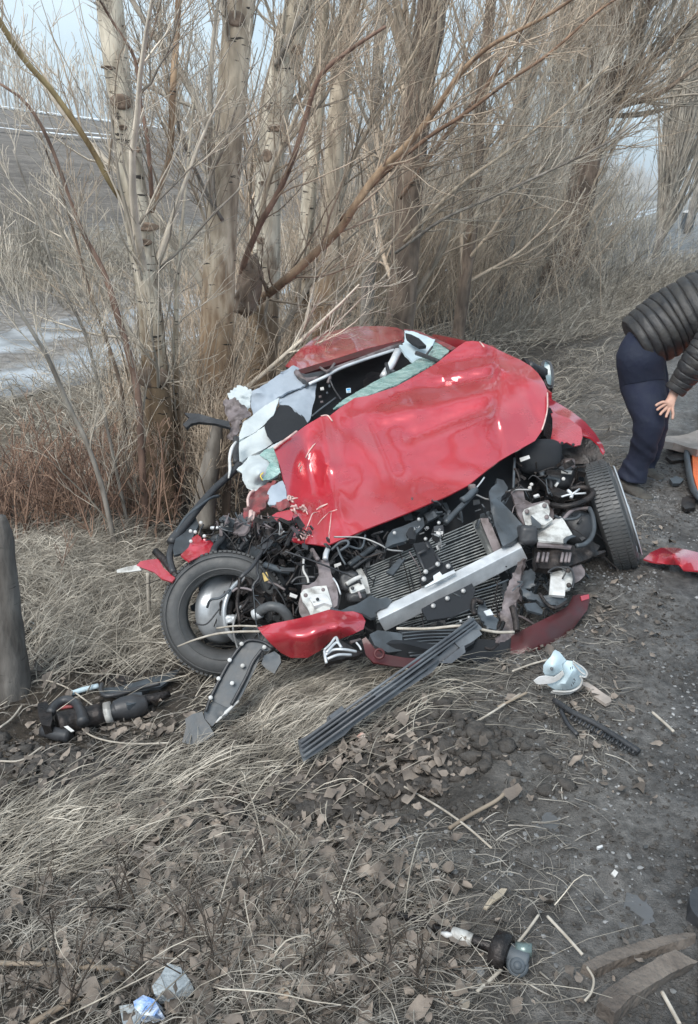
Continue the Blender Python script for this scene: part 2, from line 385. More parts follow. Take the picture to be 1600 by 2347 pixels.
# ================================================================== land
def bark(name, c1, c2, dash=.62, dcol=(.045, .038, .032), bump=.4, low=None):
    m = bpy.data.materials.new(name); m.use_nodes = True; t = m.node_tree; b = t.nodes['Principled BSDF']; b.inputs['Roughness'].default_value = .85
    co = t.nodes.new('ShaderNodeTexCoord'); Lk = t.links.new
    def nz(sc, st, det=4):
        mp = t.nodes.new('ShaderNodeMapping'); mp.inputs['Scale'].default_value = st; Lk(co.outputs['Object'], mp.inputs[0])
        n = t.nodes.new('ShaderNodeTexNoise'); n.inputs['Scale'].default_value = sc; n.inputs['Detail'].default_value = det; Lk(mp.outputs[0], n.inputs[0]); return n
    a = nz(3.5, (1, 1, .6)); f = nz(14, (1.2, 1.2, .35), 6); d = nz(9, (1, 1, 5), 3)
    r = t.nodes.new('ShaderNodeValToRGB'); r.color_ramp.elements[0].position = .36; r.color_ramp.elements[1].position = .6
    r.color_ramp.elements[0].color = (*c2, 1); r.color_ramp.elements[1].color = (*c1, 1); Lk(a.outputs[0], r.inputs[0])
    mf = t.nodes.new('ShaderNodeMix'); mf.data_type = 'RGBA'; mf.blend_type = 'MULTIPLY'; mf.inputs[0].default_value = .8
    rf = t.nodes.new('ShaderNodeValToRGB'); rf.color_ramp.elements[0].position = .35; rf.color_ramp.elements[0].color = (.45, .42, .4, 1); rf.color_ramp.elements[1].position = .6; rf.color_ramp.elements[1].color = (1.15, 1.15, 1.15, 1)
    Lk(f.outputs[0], rf.inputs[0]); Lk(r.outputs[0], mf.inputs[6]); Lk(rf.outputs[0], mf.inputs[7])
    rd = t.nodes.new('ShaderNodeValToRGB'); rd.color_ramp.elements[0].position = dash; rd.color_ramp.elements[1].position = dash+.05; Lk(d.outputs[0], rd.inputs[0])
    mx = t.nodes.new('ShaderNodeMix'); mx.data_type = 'RGBA'; Lk(rd.outputs[0], mx.inputs[0]); Lk(mf.outputs[2], mx.inputs[6]); mx.inputs[7].default_value = (*dcol, 1)
    outc = mx.outputs[2]
    if low:                              # rough brown bark on the foot of the trunk
        sp_ = t.nodes.new('ShaderNodeSeparateXYZ'); Lk(co.outputs['Object'], sp_.inputs[0]); ad = t.nodes.new('ShaderNodeMath'); ad.operation = 'MULTIPLY_ADD'; Lk(f.outputs[0], ad.inputs[0]); ad.inputs[1].default_value = 1.6; Lk(sp_.outputs[2], ad.inputs[2])
        mr = t.nodes.new('ShaderNodeMapRange'); mr.inputs['From Min'].default_value = low[1]+.8-.35; mr.inputs['From Max'].default_value = low[1]+.8+.35; Lk(ad.outputs[0], mr.inputs[0])
        ml = t.nodes.new('ShaderNodeMix'); ml.data_type = 'RGBA'; Lk(mr.outputs[0], ml.inputs[0]); Lk(outc, ml.inputs[7]); Lk(outc, ml.inputs[7])
        m2 = t.nodes.new('ShaderNodeMix'); m2.data_type = 'RGBA'; m2.blend_type = 'MULTIPLY'; m2.inputs[0].default_value = 1; Lk(outc, m2.inputs[6]); m2.inputs[7].default_value = (*low[0], 1); Lk(m2.outputs[2], ml.inputs[6]); outc = ml.outputs[2]
    Lk(outc, b.inputs['Base Color'])
    bp = t.nodes.new('ShaderNodeBump'); bp.inputs['Strength'].default_value = bump; bp.inputs['Distance'].default_value = .02; Lk(f.outputs[0], bp.inputs['Height']); Lk(bp.outputs[0], b.inputs['Normal'])
    return m
M['bark'] = bark('pale_poplar_bark', (.68, .62, .51), (.46, .40, .31), low=((.36, .28, .21), 1.35))
M['bark_tan'] = bark('tan_poplar_bark', (.62, .53, .41), (.42, .335, .25), .64, low=((.72, .58, .47), 1.5))
M['bark_red'] = bark('reddish_bark', (.30, .19, .125), (.19, .115, .075), .64)
M['bark_dark'] = bark('dark_furrowed_bark', (.27, .20, .15), (.14, .105, .08), .7)
M['bark_grey'] = bark('grey_post_bark', (.30, .275, .24), (.19, .17, .15), .75)
M['twig'] = mat('bare_twig', (.60, .49, .375), .8, 0, col2=(.38, .30, .225), scale=5, bump=0, shade=True)
M['twig_grey'] = mat('grey_bare_twig', (.62, .55, .455), .8, 0, col2=(.40, .35, .29), scale=5, bump=0, shade=True)
M['twig_red'] = mat('reddish_twig', (.36, .235, .165), .8, 0, col2=(.21, .13, .095), scale=5, bump=0, shade=True)
M['straw'] = mat('dry_straw', (.50, .455, .385), .75, 0, col2=(.22, .195, .16), scale=9, bump=0, shade=True)
M['straw_grey'] = mat('weathered_straw', (.37, .345, .305), .8, 0, col2=(.15, .135, .118), scale=9, bump=0, shade=True)
M['leaf'] = mat('dead_leaf', (.215, .18, .15), .75, 0, col2=(.12, .10, .085), scale=15, bump=.3, shade=True)
M['clod'] = mat('mud_clod', (.075, .067, .06), .8, 0, col2=(.04, .035, .031), scale=30, bump=.6)
M['stone'] = mat('road_grit', (.26, .26, .26), .6, 0, col2=(.07, .07, .07), scale=3, bump=.2, shade=True)
M['snow'] = mat('old_snow', (.82, .85, .88), .5, 0, var=.1, scale=3)
M['ice'] = mat('meltwater_ice', (.62, .65, .68), .14, 0, col2=(.40, .43, .45), scale=2.5, bump=.1, rvar=.1)

def ground_material():
    m = bpy.data.materials.new('verge_soil'); m.use_nodes = True; t = m.node_tree; b = t.nodes['Principled BSDF']; Lk = t.links.new
    geo = t.nodes.new('ShaderNodeNewGeometry')
    def dot(v):
        n = t.nodes.new('ShaderNodeVectorMath'); n.operation = 'DOT_PRODUCT'; Lk(geo.outputs['Position'], n.inputs[0]); n.inputs[1].default_value = v; return n.outputs['Value']
    def math_(op, a, c):
        n = t.nodes.new('ShaderNodeMath'); n.operation = op
        for i, v in enumerate((a, c)):
            if isinstance(v, (int, float)): n.inputs[i].default_value = v
            else: Lk(v, n.inputs[i])
        return n.outputs[0]
    s = math_('SUBTRACT', dot((RN[0], RN[1], 0)), float(E0@RN)); u = math_('SUBTRACT', dot((RD[0], RD[1], 0)), float(E0@RD))
    def noise(sc, det=5, st=None, vec=None, rough=.6):
        n = t.nodes.new('ShaderNodeTexNoise'); n.inputs['Scale'].default_value = sc; n.inputs['Detail'].default_value = det; n.inputs['Roughness'].default_value = rough
        Lk(vec or geo.outputs['Position'], n.inputs[0]); return n.outputs[0]
    cmb = t.nodes.new('ShaderNodeCombineXYZ'); Lk(s, cmb.inputs[0]); Lk(math_('MULTIPLY', u, .06), cmb.inputs[1])
    warp = math_('MULTIPLY', math_('SUBTRACT', noise(1.6, 4), .5), 1.1)
    s2 = math_('ADD', s, warp)
    r = t.nodes.new('ShaderNodeValToRGB'); e = r.color_ramp.elements
    sm = t.nodes.new('ShaderNodeMapRange'); sm.inputs['From Min'].default_value = 0; sm.inputs['From Max'].default_value = 20; Lk(s2, sm.inputs[0]); Lk(sm.outputs[0], r.inputs[0])
    stops = [(0, (.11, .113, .118)), (.012, (.155, .155, .156)), (.04, (.13, .126, .12)), (.08, (.068, .060, .052)), (.17, (.075, .063, .051)), (.26, (.19, .165, .13)), (.47, (.20, .18, .15)), (.52, (.25, .22, .17)), (.66, (.25, .22, .17)), (.70, (.13, .118, .106)), (1, (.16, .146, .132))]
    e[0].position = 0; e[0].color = (*stops[0][1], 1); e[1].position = 1; e[1].color = (*stops[-1][1], 1)
    for p, c in stops[1:-1]:
        k = e.new(p); k.color = (*c, 1)
    fine = t.nodes.new('ShaderNodeValToRGB'); fine.color_ramp.elements[0].position = .34; fine.color_ramp.elements[0].color = (.42, .40, .38, 1); fine.color_ramp.elements[1].position = .66; fine.color_ramp.elements[1].color = (1.55, 1.5, 1.45, 1)
    Lk(noise(26, 8, rough=.72), fine.inputs[0])
    mid = t.nodes.new('ShaderNodeValToRGB'); mid.color_ramp.elements[0].position = .35; mid.color_ramp.elements[0].color = (.6, .57, .54, 1); mid.color_ramp.elements[1].position = .62; mid.color_ramp.elements[1].color = (1.3, 1.28, 1.25, 1)
    Lk(noise(3.1, 5), mid.inputs[0])
    row = t.nodes.new('ShaderNodeValToRGB'); row.color_ramp.elements[0].position = .38; row.color_ramp.elements[0].color = (.72, .71, .70, 1); row.color_ramp.elements[1].position = .56; row.color_ramp.elements[1].color = (1.08, 1.08, 1.08, 1)
    Lk(noise(.42, 3, vec=cmb.outputs[0]), row.inputs[0])
    far = t.nodes.new('ShaderNodeMapRange'); far.inputs['From Min'].default_value = 13.5; far.inputs['From Max'].default_value = 16; Lk(s, far.inputs[0])
    def mul(a, c, f=1.0):
        n = t.nodes.new('ShaderNodeMix'); n.data_type = 'RGBA'; n.blend_type = 'MULTIPLY'
        if isinstance(f, float): n.inputs[0].default_value = f
        else: Lk(f, n.inputs[0])
        Lk(a, n.inputs[6]); Lk(c, n.inputs[7]); return n.outputs[2]
    c = mul(mul(mul(r.outputs[0], fine.outputs[0], .9), mid.outputs[0], .9), row.outputs[0], far.outputs[0])
    Lk(c, b.inputs['Base Color'])
    wet = t.nodes.new('ShaderNodeValToRGB'); wet.color_ramp.elements[0].position = .42; wet.color_ramp.elements[0].color = (.24, .24, .24, 1); wet.color_ramp.elements[1].position = .6; wet.color_ramp.elements[1].color = (.7, .7, .7, 1)
    Lk(noise(2.3, 4), wet.inputs[0]); wr_ = t.nodes.new('ShaderNodeMix'); wr_.data_type = 'RGBA'; Lk(far.outputs[0], wr_.inputs[0]); Lk(wet.outputs[0], wr_.inputs[6]); wr_.inputs[7].default_value = (.95, .95, .95, 1); Lk(wr_.outputs[2], b.inputs['Roughness']); b.inputs['Specular IOR Level'].default_value = .35
    bp = t.nodes.new('ShaderNodeBump'); bp.inputs['Strength'].default_value = 1.0; bp.inputs['Distance'].default_value = .018
    Lk(math_('ADD', noise(60, 6, rough=.75), math_('MULTIPLY', noise(190, 3), .6)), bp.inputs['Height']); Lk(bp.outputs[0], b.inputs['Normal'])
    return m

def axis(a, b, fine, lo, hi, g=1.09):
    v = list(np.arange(a, b, fine)); st = fine; x = v[-1]
    while x < hi: st *= g; x += st; v.append(x)
    st = fine; x = v[0]; left = []
    while x > lo: st *= g; x -= st; left.append(x)
    return np.array(left[::-1]+v)
sx = axis(-.1, 3.4, .017, -25, 900); uy = axis(-1.2, 4.6, .019, -14, 2500)
Sg, Ug = np.meshgrid(sx, uy, indexing='ij'); Xg, Yg = xy(Sg, Ug); Zg = terrain(Xg, Yg)
idx = np.arange(Sg.size).reshape(Sg.shape)
Fg = np.stack([idx[:-1, :-1], idx[:-1, 1:], idx[1:, 1:], idx[1:, :-1]], -1).reshape(-1, 4)
g = mesh_obj('ground', np.stack([Xg, Yg, Zg], -1).reshape(-1, 3), Fg, ground_material()); tag(g, kind='structure')

def strip(name, s0, s1, u0, u1, lift, m, ns=6, nu=60, wob=0., flatz=None, seed=0, taper=False):
    ss = np.linspace(0, 1, ns); uu = np.linspace(0, 1, nu)**1.6*(u1-u0)+u0
    A, B = np.meshgrid(ss, uu, indexing='ij')
    w0 = wob*fbm(np.stack([B*.5, B*0+seed], -1), 3, seed); w1 = wob*fbm(np.stack([B*.5, B*0+seed+9], -1), 3, seed+4)
    S_ = (s0+w0)*(1-A)+(s1+w1)*A
    if taper:
        k = np.sin(np.linspace(0, 1, nu)*PI)**.5; mid_ = (s0+s1)/2; S_ = mid_+(S_-mid_)*k[None]
    X_, Y_ = xy(S_, B); Z_ = (terrain(X_, Y_)+lift) if flatz is None else np.full_like(X_, flatz)
    i = np.arange(A.size).reshape(A.shape); F_ = np.stack([i[:-1, :-1], i[:-1, 1:], i[1:, 1:], i[1:, :-1]], -1).reshape(-1, 4)
    return tag(mesh_obj(name, np.stack([X_, Y_, Z_], -1).reshape(-1, 3), F_, m), kind='structure')
M['asphalt'] = mat('wet_asphalt', (.050, .050, .052), .5, 0, col2=(.025, .025, .026), scale=60, bump=.8, bscale=150)
strip('road', -7.2, -.05, -13, 900, .012, M['asphalt'], 60, 400, .12)
def track_material():                 # gravelly track whose two ruts hold meltwater
    m = mat('gravelly_track', (.30, .28, .26), .8, 0, col2=(.15, .135, .12), scale=9, bump=.9, bscale=40, detail=8, bdist=.03, rvar=0); t = m.node_tree; b = t.nodes['Principled BSDF']; Lk = t.links.new
    geo = t.nodes.new('ShaderNodeNewGeometry'); n = t.nodes.new('ShaderNodeVectorMath'); n.operation = 'DOT_PRODUCT'; Lk(geo.outputs['Position'], n.inputs[0]); n.inputs[1].default_value = (RN[0], RN[1], 0)
    def mth(op, a, c):
        k = t.nodes.new('ShaderNodeMath'); k.operation = op
        for i, v in enumerate((a, c)):
            if isinstance(v, (int, float)): k.inputs[i].default_value = v
            else: Lk(v, k.inputs[i])
        return k.outputs[0]
    s_ = mth('SUBTRACT', n.outputs['Value'], float(E0@RN)); w = t.nodes.new('ShaderNodeTexNoise'); w.inputs['Scale'].default_value = .8; w.inputs['Detail'].default_value = 6; w.inputs['Roughness'].default_value = .65; Lk(geo.outputs['Position'], w.inputs[0])
    s2 = mth('ADD', s_, mth('MULTIPLY', mth('SUBTRACT', w.outputs[0], .5), 1.1)); masks = []
    for c, hw in ((6.35, .34), (7.75, .40)):
        d = mth('ABSOLUTE', mth('SUBTRACT', s2, c), 0); r = t.nodes.new('ShaderNodeMapRange'); r.inputs['From Min'].default_value = hw+.10; r.inputs['From Max'].default_value = hw-.06; Lk(d, r.inputs[0]); masks.append(r.outputs[0])
    mk_ = mth('MAXIMUM', masks[0], masks[1]); old = b.inputs['Base Color'].links[0].from_socket; x = t.nodes.new('ShaderNodeMix'); x.data_type = 'RGBA'; Lk(mk_, x.inputs[0]); Lk(old, x.inputs[6])
    ic = t.nodes.new('ShaderNodeValToRGB'); ic.color_ramp.elements[0].position = .4; ic.color_ramp.elements[0].color = (.20, .205, .21, 1); ic.color_ramp.elements[1].position = .62; ic.color_ramp.elements[1].color = (.44, .465, .49, 1)
    w2 = t.nodes.new('ShaderNodeTexNoise'); w2.inputs['Scale'].default_value = 2.2; w2.inputs['Detail'].default_value = 5; Lk(geo.outputs['Position'], w2.inputs[0]); Lk(w2.outputs[0], ic.inputs[0]); Lk(ic.outputs[0], x.inputs[7]); Lk(x.outputs[2], b.inputs['Base Color'])
    r = t.nodes.new('ShaderNodeMapRange'); r.inputs['To Min'].default_value = .85; r.inputs['To Max'].default_value = .18; Lk(mk_, r.inputs[0]); Lk(r.outputs[0], b.inputs['Roughness'])
    bp = [k for k in t.nodes if k.type == 'BUMP'][0]; r2 = t.nodes.new('ShaderNodeMapRange'); r2.inputs['To Min'].default_value = .9; r2.inputs['To Max'].default_value = .08; Lk(mk_, r2.inputs[0]); Lk(r2.outputs[0], bp.inputs['Strength']); return m
M['dirt'] = track_material()
strip('dirt_track', 5.85, 9.8, -12, 300, .02, M['dirt'], 40, 200, .25)
for a, b, u0, u1, sd in ((86, 91, -12, 700, 3), (43.5, 44.3, 6, 60, 7), (49, 49.5, 40, 120, 9)):
    strip('snow_strip', a, b, u0, u1, .28, M['snow'], 5, 120, .5, seed=sd)
# ================================================================== trees
def unit(v): return v/(np.linalg.norm(v, axis=-1, keepdims=True)+1e-12)
def grow(Pt, R, n, L, ang, K, rf, tmin, tmax=1.0, up=.25, jit=.12, lmul=True, bias=(0, 0, 0), rr=None, taper=.25):
    """n children from each parent; returns their points and radii"""
    rr = rr or rng; N, K0, _ = Pt.shape
    pi = np.repeat(np.arange(N), n); tau = tmin+(tmax-tmin)*rr.random(N*n)
    x = tau*(K0-1); i = np.minimum(x.astype(int), K0-2); f = (x-i)[:, None]
    base = Pt[pi, i]*(1-f)+Pt[pi, i+1]*f; tan = unit(Pt[pi, i+1]-Pt[pi, i]); br = R[pi, i]*(1-f[:, 0])+R[pi, i+1]*f[:, 0]
    rnd = rr.normal(size=(N*n, 3)); perp = unit(rnd-tan*np.sum(rnd*tan, 1, keepdims=True))
    a = np.radians(ang)*(.6+.8*rr.random((N*n, 1))); d = unit(tan*np.cos(a)+perp*np.sin(a)+np.array(bias))
    plen = np.linalg.norm(Pt[pi, -1]-Pt[pi, 0], axis=1)
    ln = L*(.5+.9*rr.random(N*n))*((1.15-.75*tau) if lmul else 1)
    pts = [base]; st = (ln/(K-1))[:, None]
    for k in range(K-1):
        d = unit(d+np.array([0, 0, 1.])*up/(K-1)*1.5+rr.normal(size=d.shape)*jit); pts.append(pts[-1]+d*st)
    r0 = np.minimum(np.minimum(br*rf, br*.8), ln*.017); r = r0[:, None]*np.linspace(1, taper, K)[None]
    return np.stack(pts, 1), r
def twig_mesh(name, sets, m, parent, rmin=.0011, seed=0):
    Vs, Fs, As, n = [], [], [], 0; q = np.random.default_rng(seed)
    for Pt, R, sides in sets:
        if len(Pt) == 0: continue
        V, F = tubes(Pt, np.maximum(R, rmin), sides); Vs.append(V); Fs.append(F+n); n += len(V)
        As.append(np.repeat(q.random(len(Pt)), Pt.shape[1]*sides))
    return mesh_obj(name, np.concatenate(Vs), np.concatenate(Fs), m, parent, True, np.concatenate(As))
def trunk_mesh(name, pts, rad, m, parent, sides=14, n=60, lump=.06, seed=0):
    V, F = tube_pts(pts, rad, sides, n); c = cr_spline(pts, n); c = np.repeat(c, sides, 0)
    d = V-c; V = c+d*(1+lump*fbm(V*np.array([5, 5, 3.]), 3, seed)+.10*np.clip(vnoise(V*np.array([3, 3, 5.5]), seed+3)-.72, 0, 1)*3)[:, None]
    return mesh_obj(name, V, F, m, parent)
TREES = 'row of bare poplars along the verge'
def tree(name, label, trace, wpx, m, tm, limbs=12, br=7, tw=5, fine=3, L=1.5, ang=38, h=7.5, tmin=.08, bias=(0, 0, 0), seed=1, rmin=.0016, group=TREES, lump=.06, up=.35, tmax=.9, shoots=0):
    """trace: (px, py, Y) up the trunk; wpx: trunk width in photograph pixels at each"""
    q = np.random.default_rng(seed)
    pts = [PV(*p) for p in trace]; rad = [w/2*((p-CAM)@_f)/FOC for p, w in zip(pts, wpx)]
    pts[0][2] = min(pts[0][2], zt(pts[0][0], pts[0][1])-.12)
    d = pts[-1]-pts[-2]; d = d/np.linalg.norm(d); ext = max(0.5, h-pts[-1][2])
    pts += [pts[-1]+d*ext*.5+np.array([.05, 0, 0]), pts[-1]+d*ext]; rad += [rad[-1]*.7, rad[-1]*.25]
    base = pts[0].copy(); base[2] = zt(base[0], base[1])
    T = empty(name, base, label, 'tree', group)
    trunk_mesh('trunk', pts, rad, m, T, seed=seed, lump=lump)
    c = cr_spline(np.array(pts), 24)[None]; dd = np.concatenate([[0], np.cumsum(np.linalg.norm(np.diff(pts, axis=0), axis=1))])
    cr_ = np.interp(np.linspace(0, dd[-1], 24), dd, rad)[None]
    l1, r1 = grow(c, cr_, limbs, L, ang, 9, .38, tmin, tmax, up=up, jit=.09, rr=q, bias=bias)
    l2, r2 = grow(l1, r1, br, L*.5, 34, 7, .6, .1, up=up, jit=.12, rr=q, bias=np.array(bias)*.5)
    l3, r3 = grow(l2, r2, tw, L*.27, 32, 5, .6, .1, up=.3, jit=.14, rr=q)
    sets = [(l1, r1, 5), (l2, r2, 4), (l3, r3, 3)]
    if fine:
        l4, r4 = grow(l3, r3, fine, L*.12, 34, 4, .7, .1, up=.2, jit=.16, rr=q); sets.append((l4, r4, 3))
    if shoots:                       # thin straight shoots thrown up from the trunk
        s1, q1 = grow(c, cr_, shoots, L*.9, 30, 7, .07, .02, .6, up=.55, jit=.06, rr=q, bias=np.array(bias)*.25)
        s2, q2 = grow(s1, q1, 5, L*.25, 26, 5, .6, .15, up=.3, jit=.1, rr=q); sets += [(s1, q1, 4), (s2, q2, 3)]
    for i in range(len(l1)):             # every limb a part of its own
        V, F = tubes(l1[i:i+1], np.maximum(r1[i:i+1], rmin), 5); mesh_obj('limb', V, F, tm, T, True, np.full(len(V), q.random()))
    tag(twig_mesh('crown', sets[1:], tm, T, rmin, seed), kind='stuff')
    return T
def XP(pts): return [(a/.99, b/.99, c) for a, b, c in pts]
t1 = tree('poplar_tree', 'slender pale-barked poplar at the left with dark round branch scars, nearest of the row', XP([(368, 1190, 5.3), (365, 1080, 5.3), (362, 960, 5.3), (352, 850, 5.3), (340, 700, 5.3), (322, 560, 5.3), (300, 400, 5.3), (276, 230, 5.3), (252, 40, 5.3)]),
          (78, 66, 60, 60, 52, 62, 56, 56, 60), M['bark'], M['twig_grey'], limbs=10, br=7, tw=5, fine=2, L=1.4, seed=11, bias=(-.1, 0, 0), shoots=10)
t2 = tree('poplar_tree', 'pale grey poplar trunk rising straight behind the left end of the wreck', XP([(474, 1120, 6.0), (482, 950, 6.0), (492, 760, 6.0), (497, 620, 6.0), (508, 420, 6.0), (525, 230, 6.0), (545, 0, 6.0)]),
          (95, 88, 76, 74, 70, 68, 70), M['bark_tan'], M['twig_grey'], limbs=12, br=8, tw=6, fine=3, L=1.5, seed=12, shoots=24)
t3 = tree('poplar_tree', 'pale poplar with small triangular knots, just right of the straight grey trunk', XP([(585, 860, 7.4), (598, 700, 7.4), (606, 560, 7.4), (608, 420, 7.4), (630, 230, 7.4), (668, 60, 7.4), (700, -60, 7.4)]),
          (80, 72, 62, 60, 62, 66, 66), M['bark'], M['twig'], limbs=14, br=8, tw=6, fine=3, L=1.7, seed=13, shoots=30, bias=(.08, 0, 0))
t4 = tree('poplar_tree', 'rust-brown lower trunk rising directly behind the crumpled car roof', XP([(732, 800, 8.6), (738, 700, 8.6), (748, 560, 8.6), (755, 400, 8.6), (768, 230, 8.6), (790, 20, 8.6)]),
          (56, 54, 48, 46, 42, 40), M['bark_tan'], M['twig'], limbs=14, br=8, tw=6, fine=2, L=1.8, seed=14, shoots=30, bias=(.1, 0, 0))
t4b = tree('poplar_tree', 'slim pale trunk standing between the knotty poplar and the rust-brown trunk', XP([(672, 800, 8.9), (690, 600, 8.9), (705, 400, 8.9), (720, 250, 8.9), (732, 40, 8.9)]),
          (36, 34, 34, 32, 30), M['bark'], M['twig_grey'], limbs=10, br=7, tw=5, fine=2, L=1.6, seed=24, shoots=20)
t5 = tree('poplar_tree', 'thick dark shaggy trunk in the middle of the row', XP([(905, 745, 10.5), (915, 640, 10.5), (922, 520, 10.5), (930, 400, 10.5), (948, 240, 10.5), (975, 60, 10.5), (990, -60, 10.5)]),
          (70, 64, 68, 66, 66, 70, 66), M['bark_dark'], M['twig'], limbs=22, br=9, tw=7, fine=2, L=2.4, seed=15, shoots=34, bias=(.14, 0, 0), lump=.16)
t6 = tree('poplar_tree', 'slim brown trunk standing right of the thick dark one', XP([(1040, 750, 12.5), (1060, 600, 12.5), (1078, 450, 12.5), (1090, 250, 12.5), (1110, 40, 12.5)]),
          (30, 28, 27, 26, 25), M['bark_dark'], M['twig'], limbs=22, br=9, tw=6, fine=2, L=2.2, seed=16, shoots=34, bias=(.16, 0, 0))
t6b = tree('poplar_tree', 'grey many-stemmed poplar behind the slim brown trunk', XP([(1125, 720, 15), (1150, 560, 15), (1175, 400, 15), (1190, 200, 15), (1215, 20, 15)]),
          (34, 32, 30, 28, 26), M['bark_grey'], M['twig_grey'], limbs=20, br=8, tw=5, fine=2, L=2.6, seed=17, shoots=36, bias=(.15, 0, 0))
t7 = tree('poplar_tree', 'large old tree leaning right over the verge with a fork of dark limbs', XP([(1245, 690, 17), (1285, 560, 17), (1320, 430, 17), (1345, 300, 17), (1375, 160, 17), (1410, 0, 17)]),
          (84, 74, 66, 60, 56, 52), M['bark_dark'], M['twig'], limbs=50, br=12, tw=8, fine=3, L=2.6, seed=18, shoots=60, bias=(.14, 0, .05), lump=.14, h=8.5, ang=38, tmin=.3)
t7b = tree('poplar_tree', 'grey bushy poplar between the leaning old tree and the middle of the row', XP([(1195, 660, 20), (1225, 520, 20), (1245, 400, 20), (1265, 200, 20), (1290, 0, 20)]),
          (40, 38, 36, 34, 32), M['bark_grey'], M['twig_grey'], limbs=28, br=9, tw=6, fine=2, L=3.0, seed=19, shoots=40, bias=(.1, 0, 0), h=9)
t8b = tree('poplar_tree', 'thin bare tree seen between the pale trunks and the thick dark trunk', XP([(835, 720, 12.5), (840, 520, 12.5), (850, 300, 12.5), (865, 20, 12.5)]),
          (32, 30, 28, 26), M['bark_grey'], M['twig_grey'], limbs=20, br=8, tw=5, fine=2, L=2.3, seed=20, shoots=30)
def fan_poplar(label, px, py, Y, h, seed, n=60, spread=.22, lean=.05, m=None):
    q = np.random.default_rng(seed); b = PV(px, py, Y); b[2] = zt(b[0], b[1])-.1
    T = empty('fan_poplar', b, label, 'tree', 'upright poplars further along the road')
    stem = np.array([b, b+np.array([lean*h*.3, 0, h*.35]), b+np.array([lean*h*.9, 0, h])]); R = [.012*h, .009*h, .003*h]
    trunk_mesh('trunk', stem, R, M['bark_grey'], T, seed=seed, n=20)
    c = cr_spline(stem, 16)[None]; r = np.interp(np.linspace(0, 1, 16), [0, .5, 1], R)[None]
    l1, r1 = grow(c, r, n, h*.42, 17, 8, .5, .01, .85, up=.5, jit=.03, rr=q, bias=(lean, 0, 0))
    l2, r2 = grow(l1, r1, 9, h*.17, 17, 5, .6, .1, up=.4, jit=.05, rr=q); l3, r3 = grow(l2, r2, 4, h*.07, 22, 4, .7, .1, up=.3, jit=.07, rr=q)
    tag(twig_mesh('shoots', [(l1, r1, 4)], M['twig_grey'], T, .003, seed), kind='stuff'); tag(twig_mesh('crown', [(l2, r2, 3), (l3, r3, 3)], M['twig_grey'], T, .0032, seed), kind='stuff')
fan_poplar('tall upright poplar by the road at the right edge, its shoots fanned upward', 1492/.99, 560/.99, 31, 13, 31, 120, lean=.045)
fan_poplar('smaller upright poplar beyond the fanned one at the right edge', 1560/.99, 520/.99, 48, 16, 32, 60, lean=.05)

# hand-placed large limbs, each one a thin sapling or a limb of the tree it springs from
def limb(parent, pts, w, m, twm, seed, n=10, L=.5, name='limb'):
    q = np.random.default_rng(seed); W3 = [PV(*p) for p in pts]
    if isinstance(w, (int, float)): w = np.linspace(w, w*.6, len(W3))
    rad = [a/2*((p-CAM)@_f)/FOC for p, a in zip(W3, w)]
    V, F = tube_pts(W3, rad, 9, len(W3)*6); o = mesh_obj(name, V, F, m, parent)
    c = cr_spline(np.array(W3), 20)[None]; r = np.interp(np.linspace(0, 1, 20), np.linspace(0, 1, len(rad)), rad)[None]
    l2, r2 = grow(c, r, n, L, 34, 7, .4, .05, up=.3, jit=.1, rr=q); l3, r3 = grow(l2, r2, 5, L*.5, 32, 5, .6, .1, up=.3, jit=.12, rr=q); l4, r4 = grow(l3, r3, 3, L*.25, 32, 4, .7, .1, up=.2, jit=.14, rr=q)
    tag(twig_mesh('twigs', [(l2, r2, 4), (l3, r3, 3), (l4, r4, 3)], twm, parent, .0014, seed), kind='stuff')
def ZY(k, pts): return Z(k, pts)
M['bark_ochre'] = bark('ochre_limb_bark', (.40, .31, .16), (.28, .20, .10), .68)
M['bark_rust'] = bark('rust_limb_bark', (.40, .28, .18), (.26, .17, .11), .68)
M['bark_wine'] = bark('brown_limb_bark', (.28, .18, .135), (.17, .11, .085), .7)
limb(t1, ZY('O', [(590, 960, 5.3), (500, 830, 5.2), (400, 650, 5.1), (250, 430, 5.0), (110, 270, 4.9), (0, 100, 4.8), (-90, -60, 4.7)]), (16, 13, 13, 13, 13, 14, 12), M['bark_ochre'], M['twig'], 41, 9, .6)
limb(t1, ZY('O', [(690, 960, 5.3), (715, 880, 5.4), (770, 700, 5.5), (785, 400, 5.5), (802, 150, 5.6), (815, -60, 5.6)]), (10, 12, 14, 15, 16, 15), M['bark_rust'], M['twig'], 42, 12, .6)
limb(t1, ZY('O', [(690, 900, 5.3), (670, 640, 5.2), (640, 480, 5.2), (618, 290, 5.15), (570, 190, 5.1), (500, 80, 5.1), (430, -40, 5.0)]), (10, 10, 9, 8, 7, 6, 5), M['bark_wine'], M['twig_grey'], 43, 12, .5)
limb(t1, ZY('O', [(620, 290, 5.15), (680, 190, 5.1), (730, 0, 5.1)]), (7, 6, 5), M['bark_dark'], M['twig_grey'], 44, 8, .5)
limb(t3, ZY('O', [(1150, 1400, 7.3), (1095, 1260, 6.5), (1170, 1040, 6.2), (1260, 880, 6.1), (1330, 720, 6.0), (1380, 560, 6.0), (1450, 350, 5.9), (1584, 230, 5.8), (1750, 120, 5.7)]), (14, 14, 14, 13, 12, 12, 11, 9, 7), M['bark_wine'], M['twig'], 45, 22, .8)
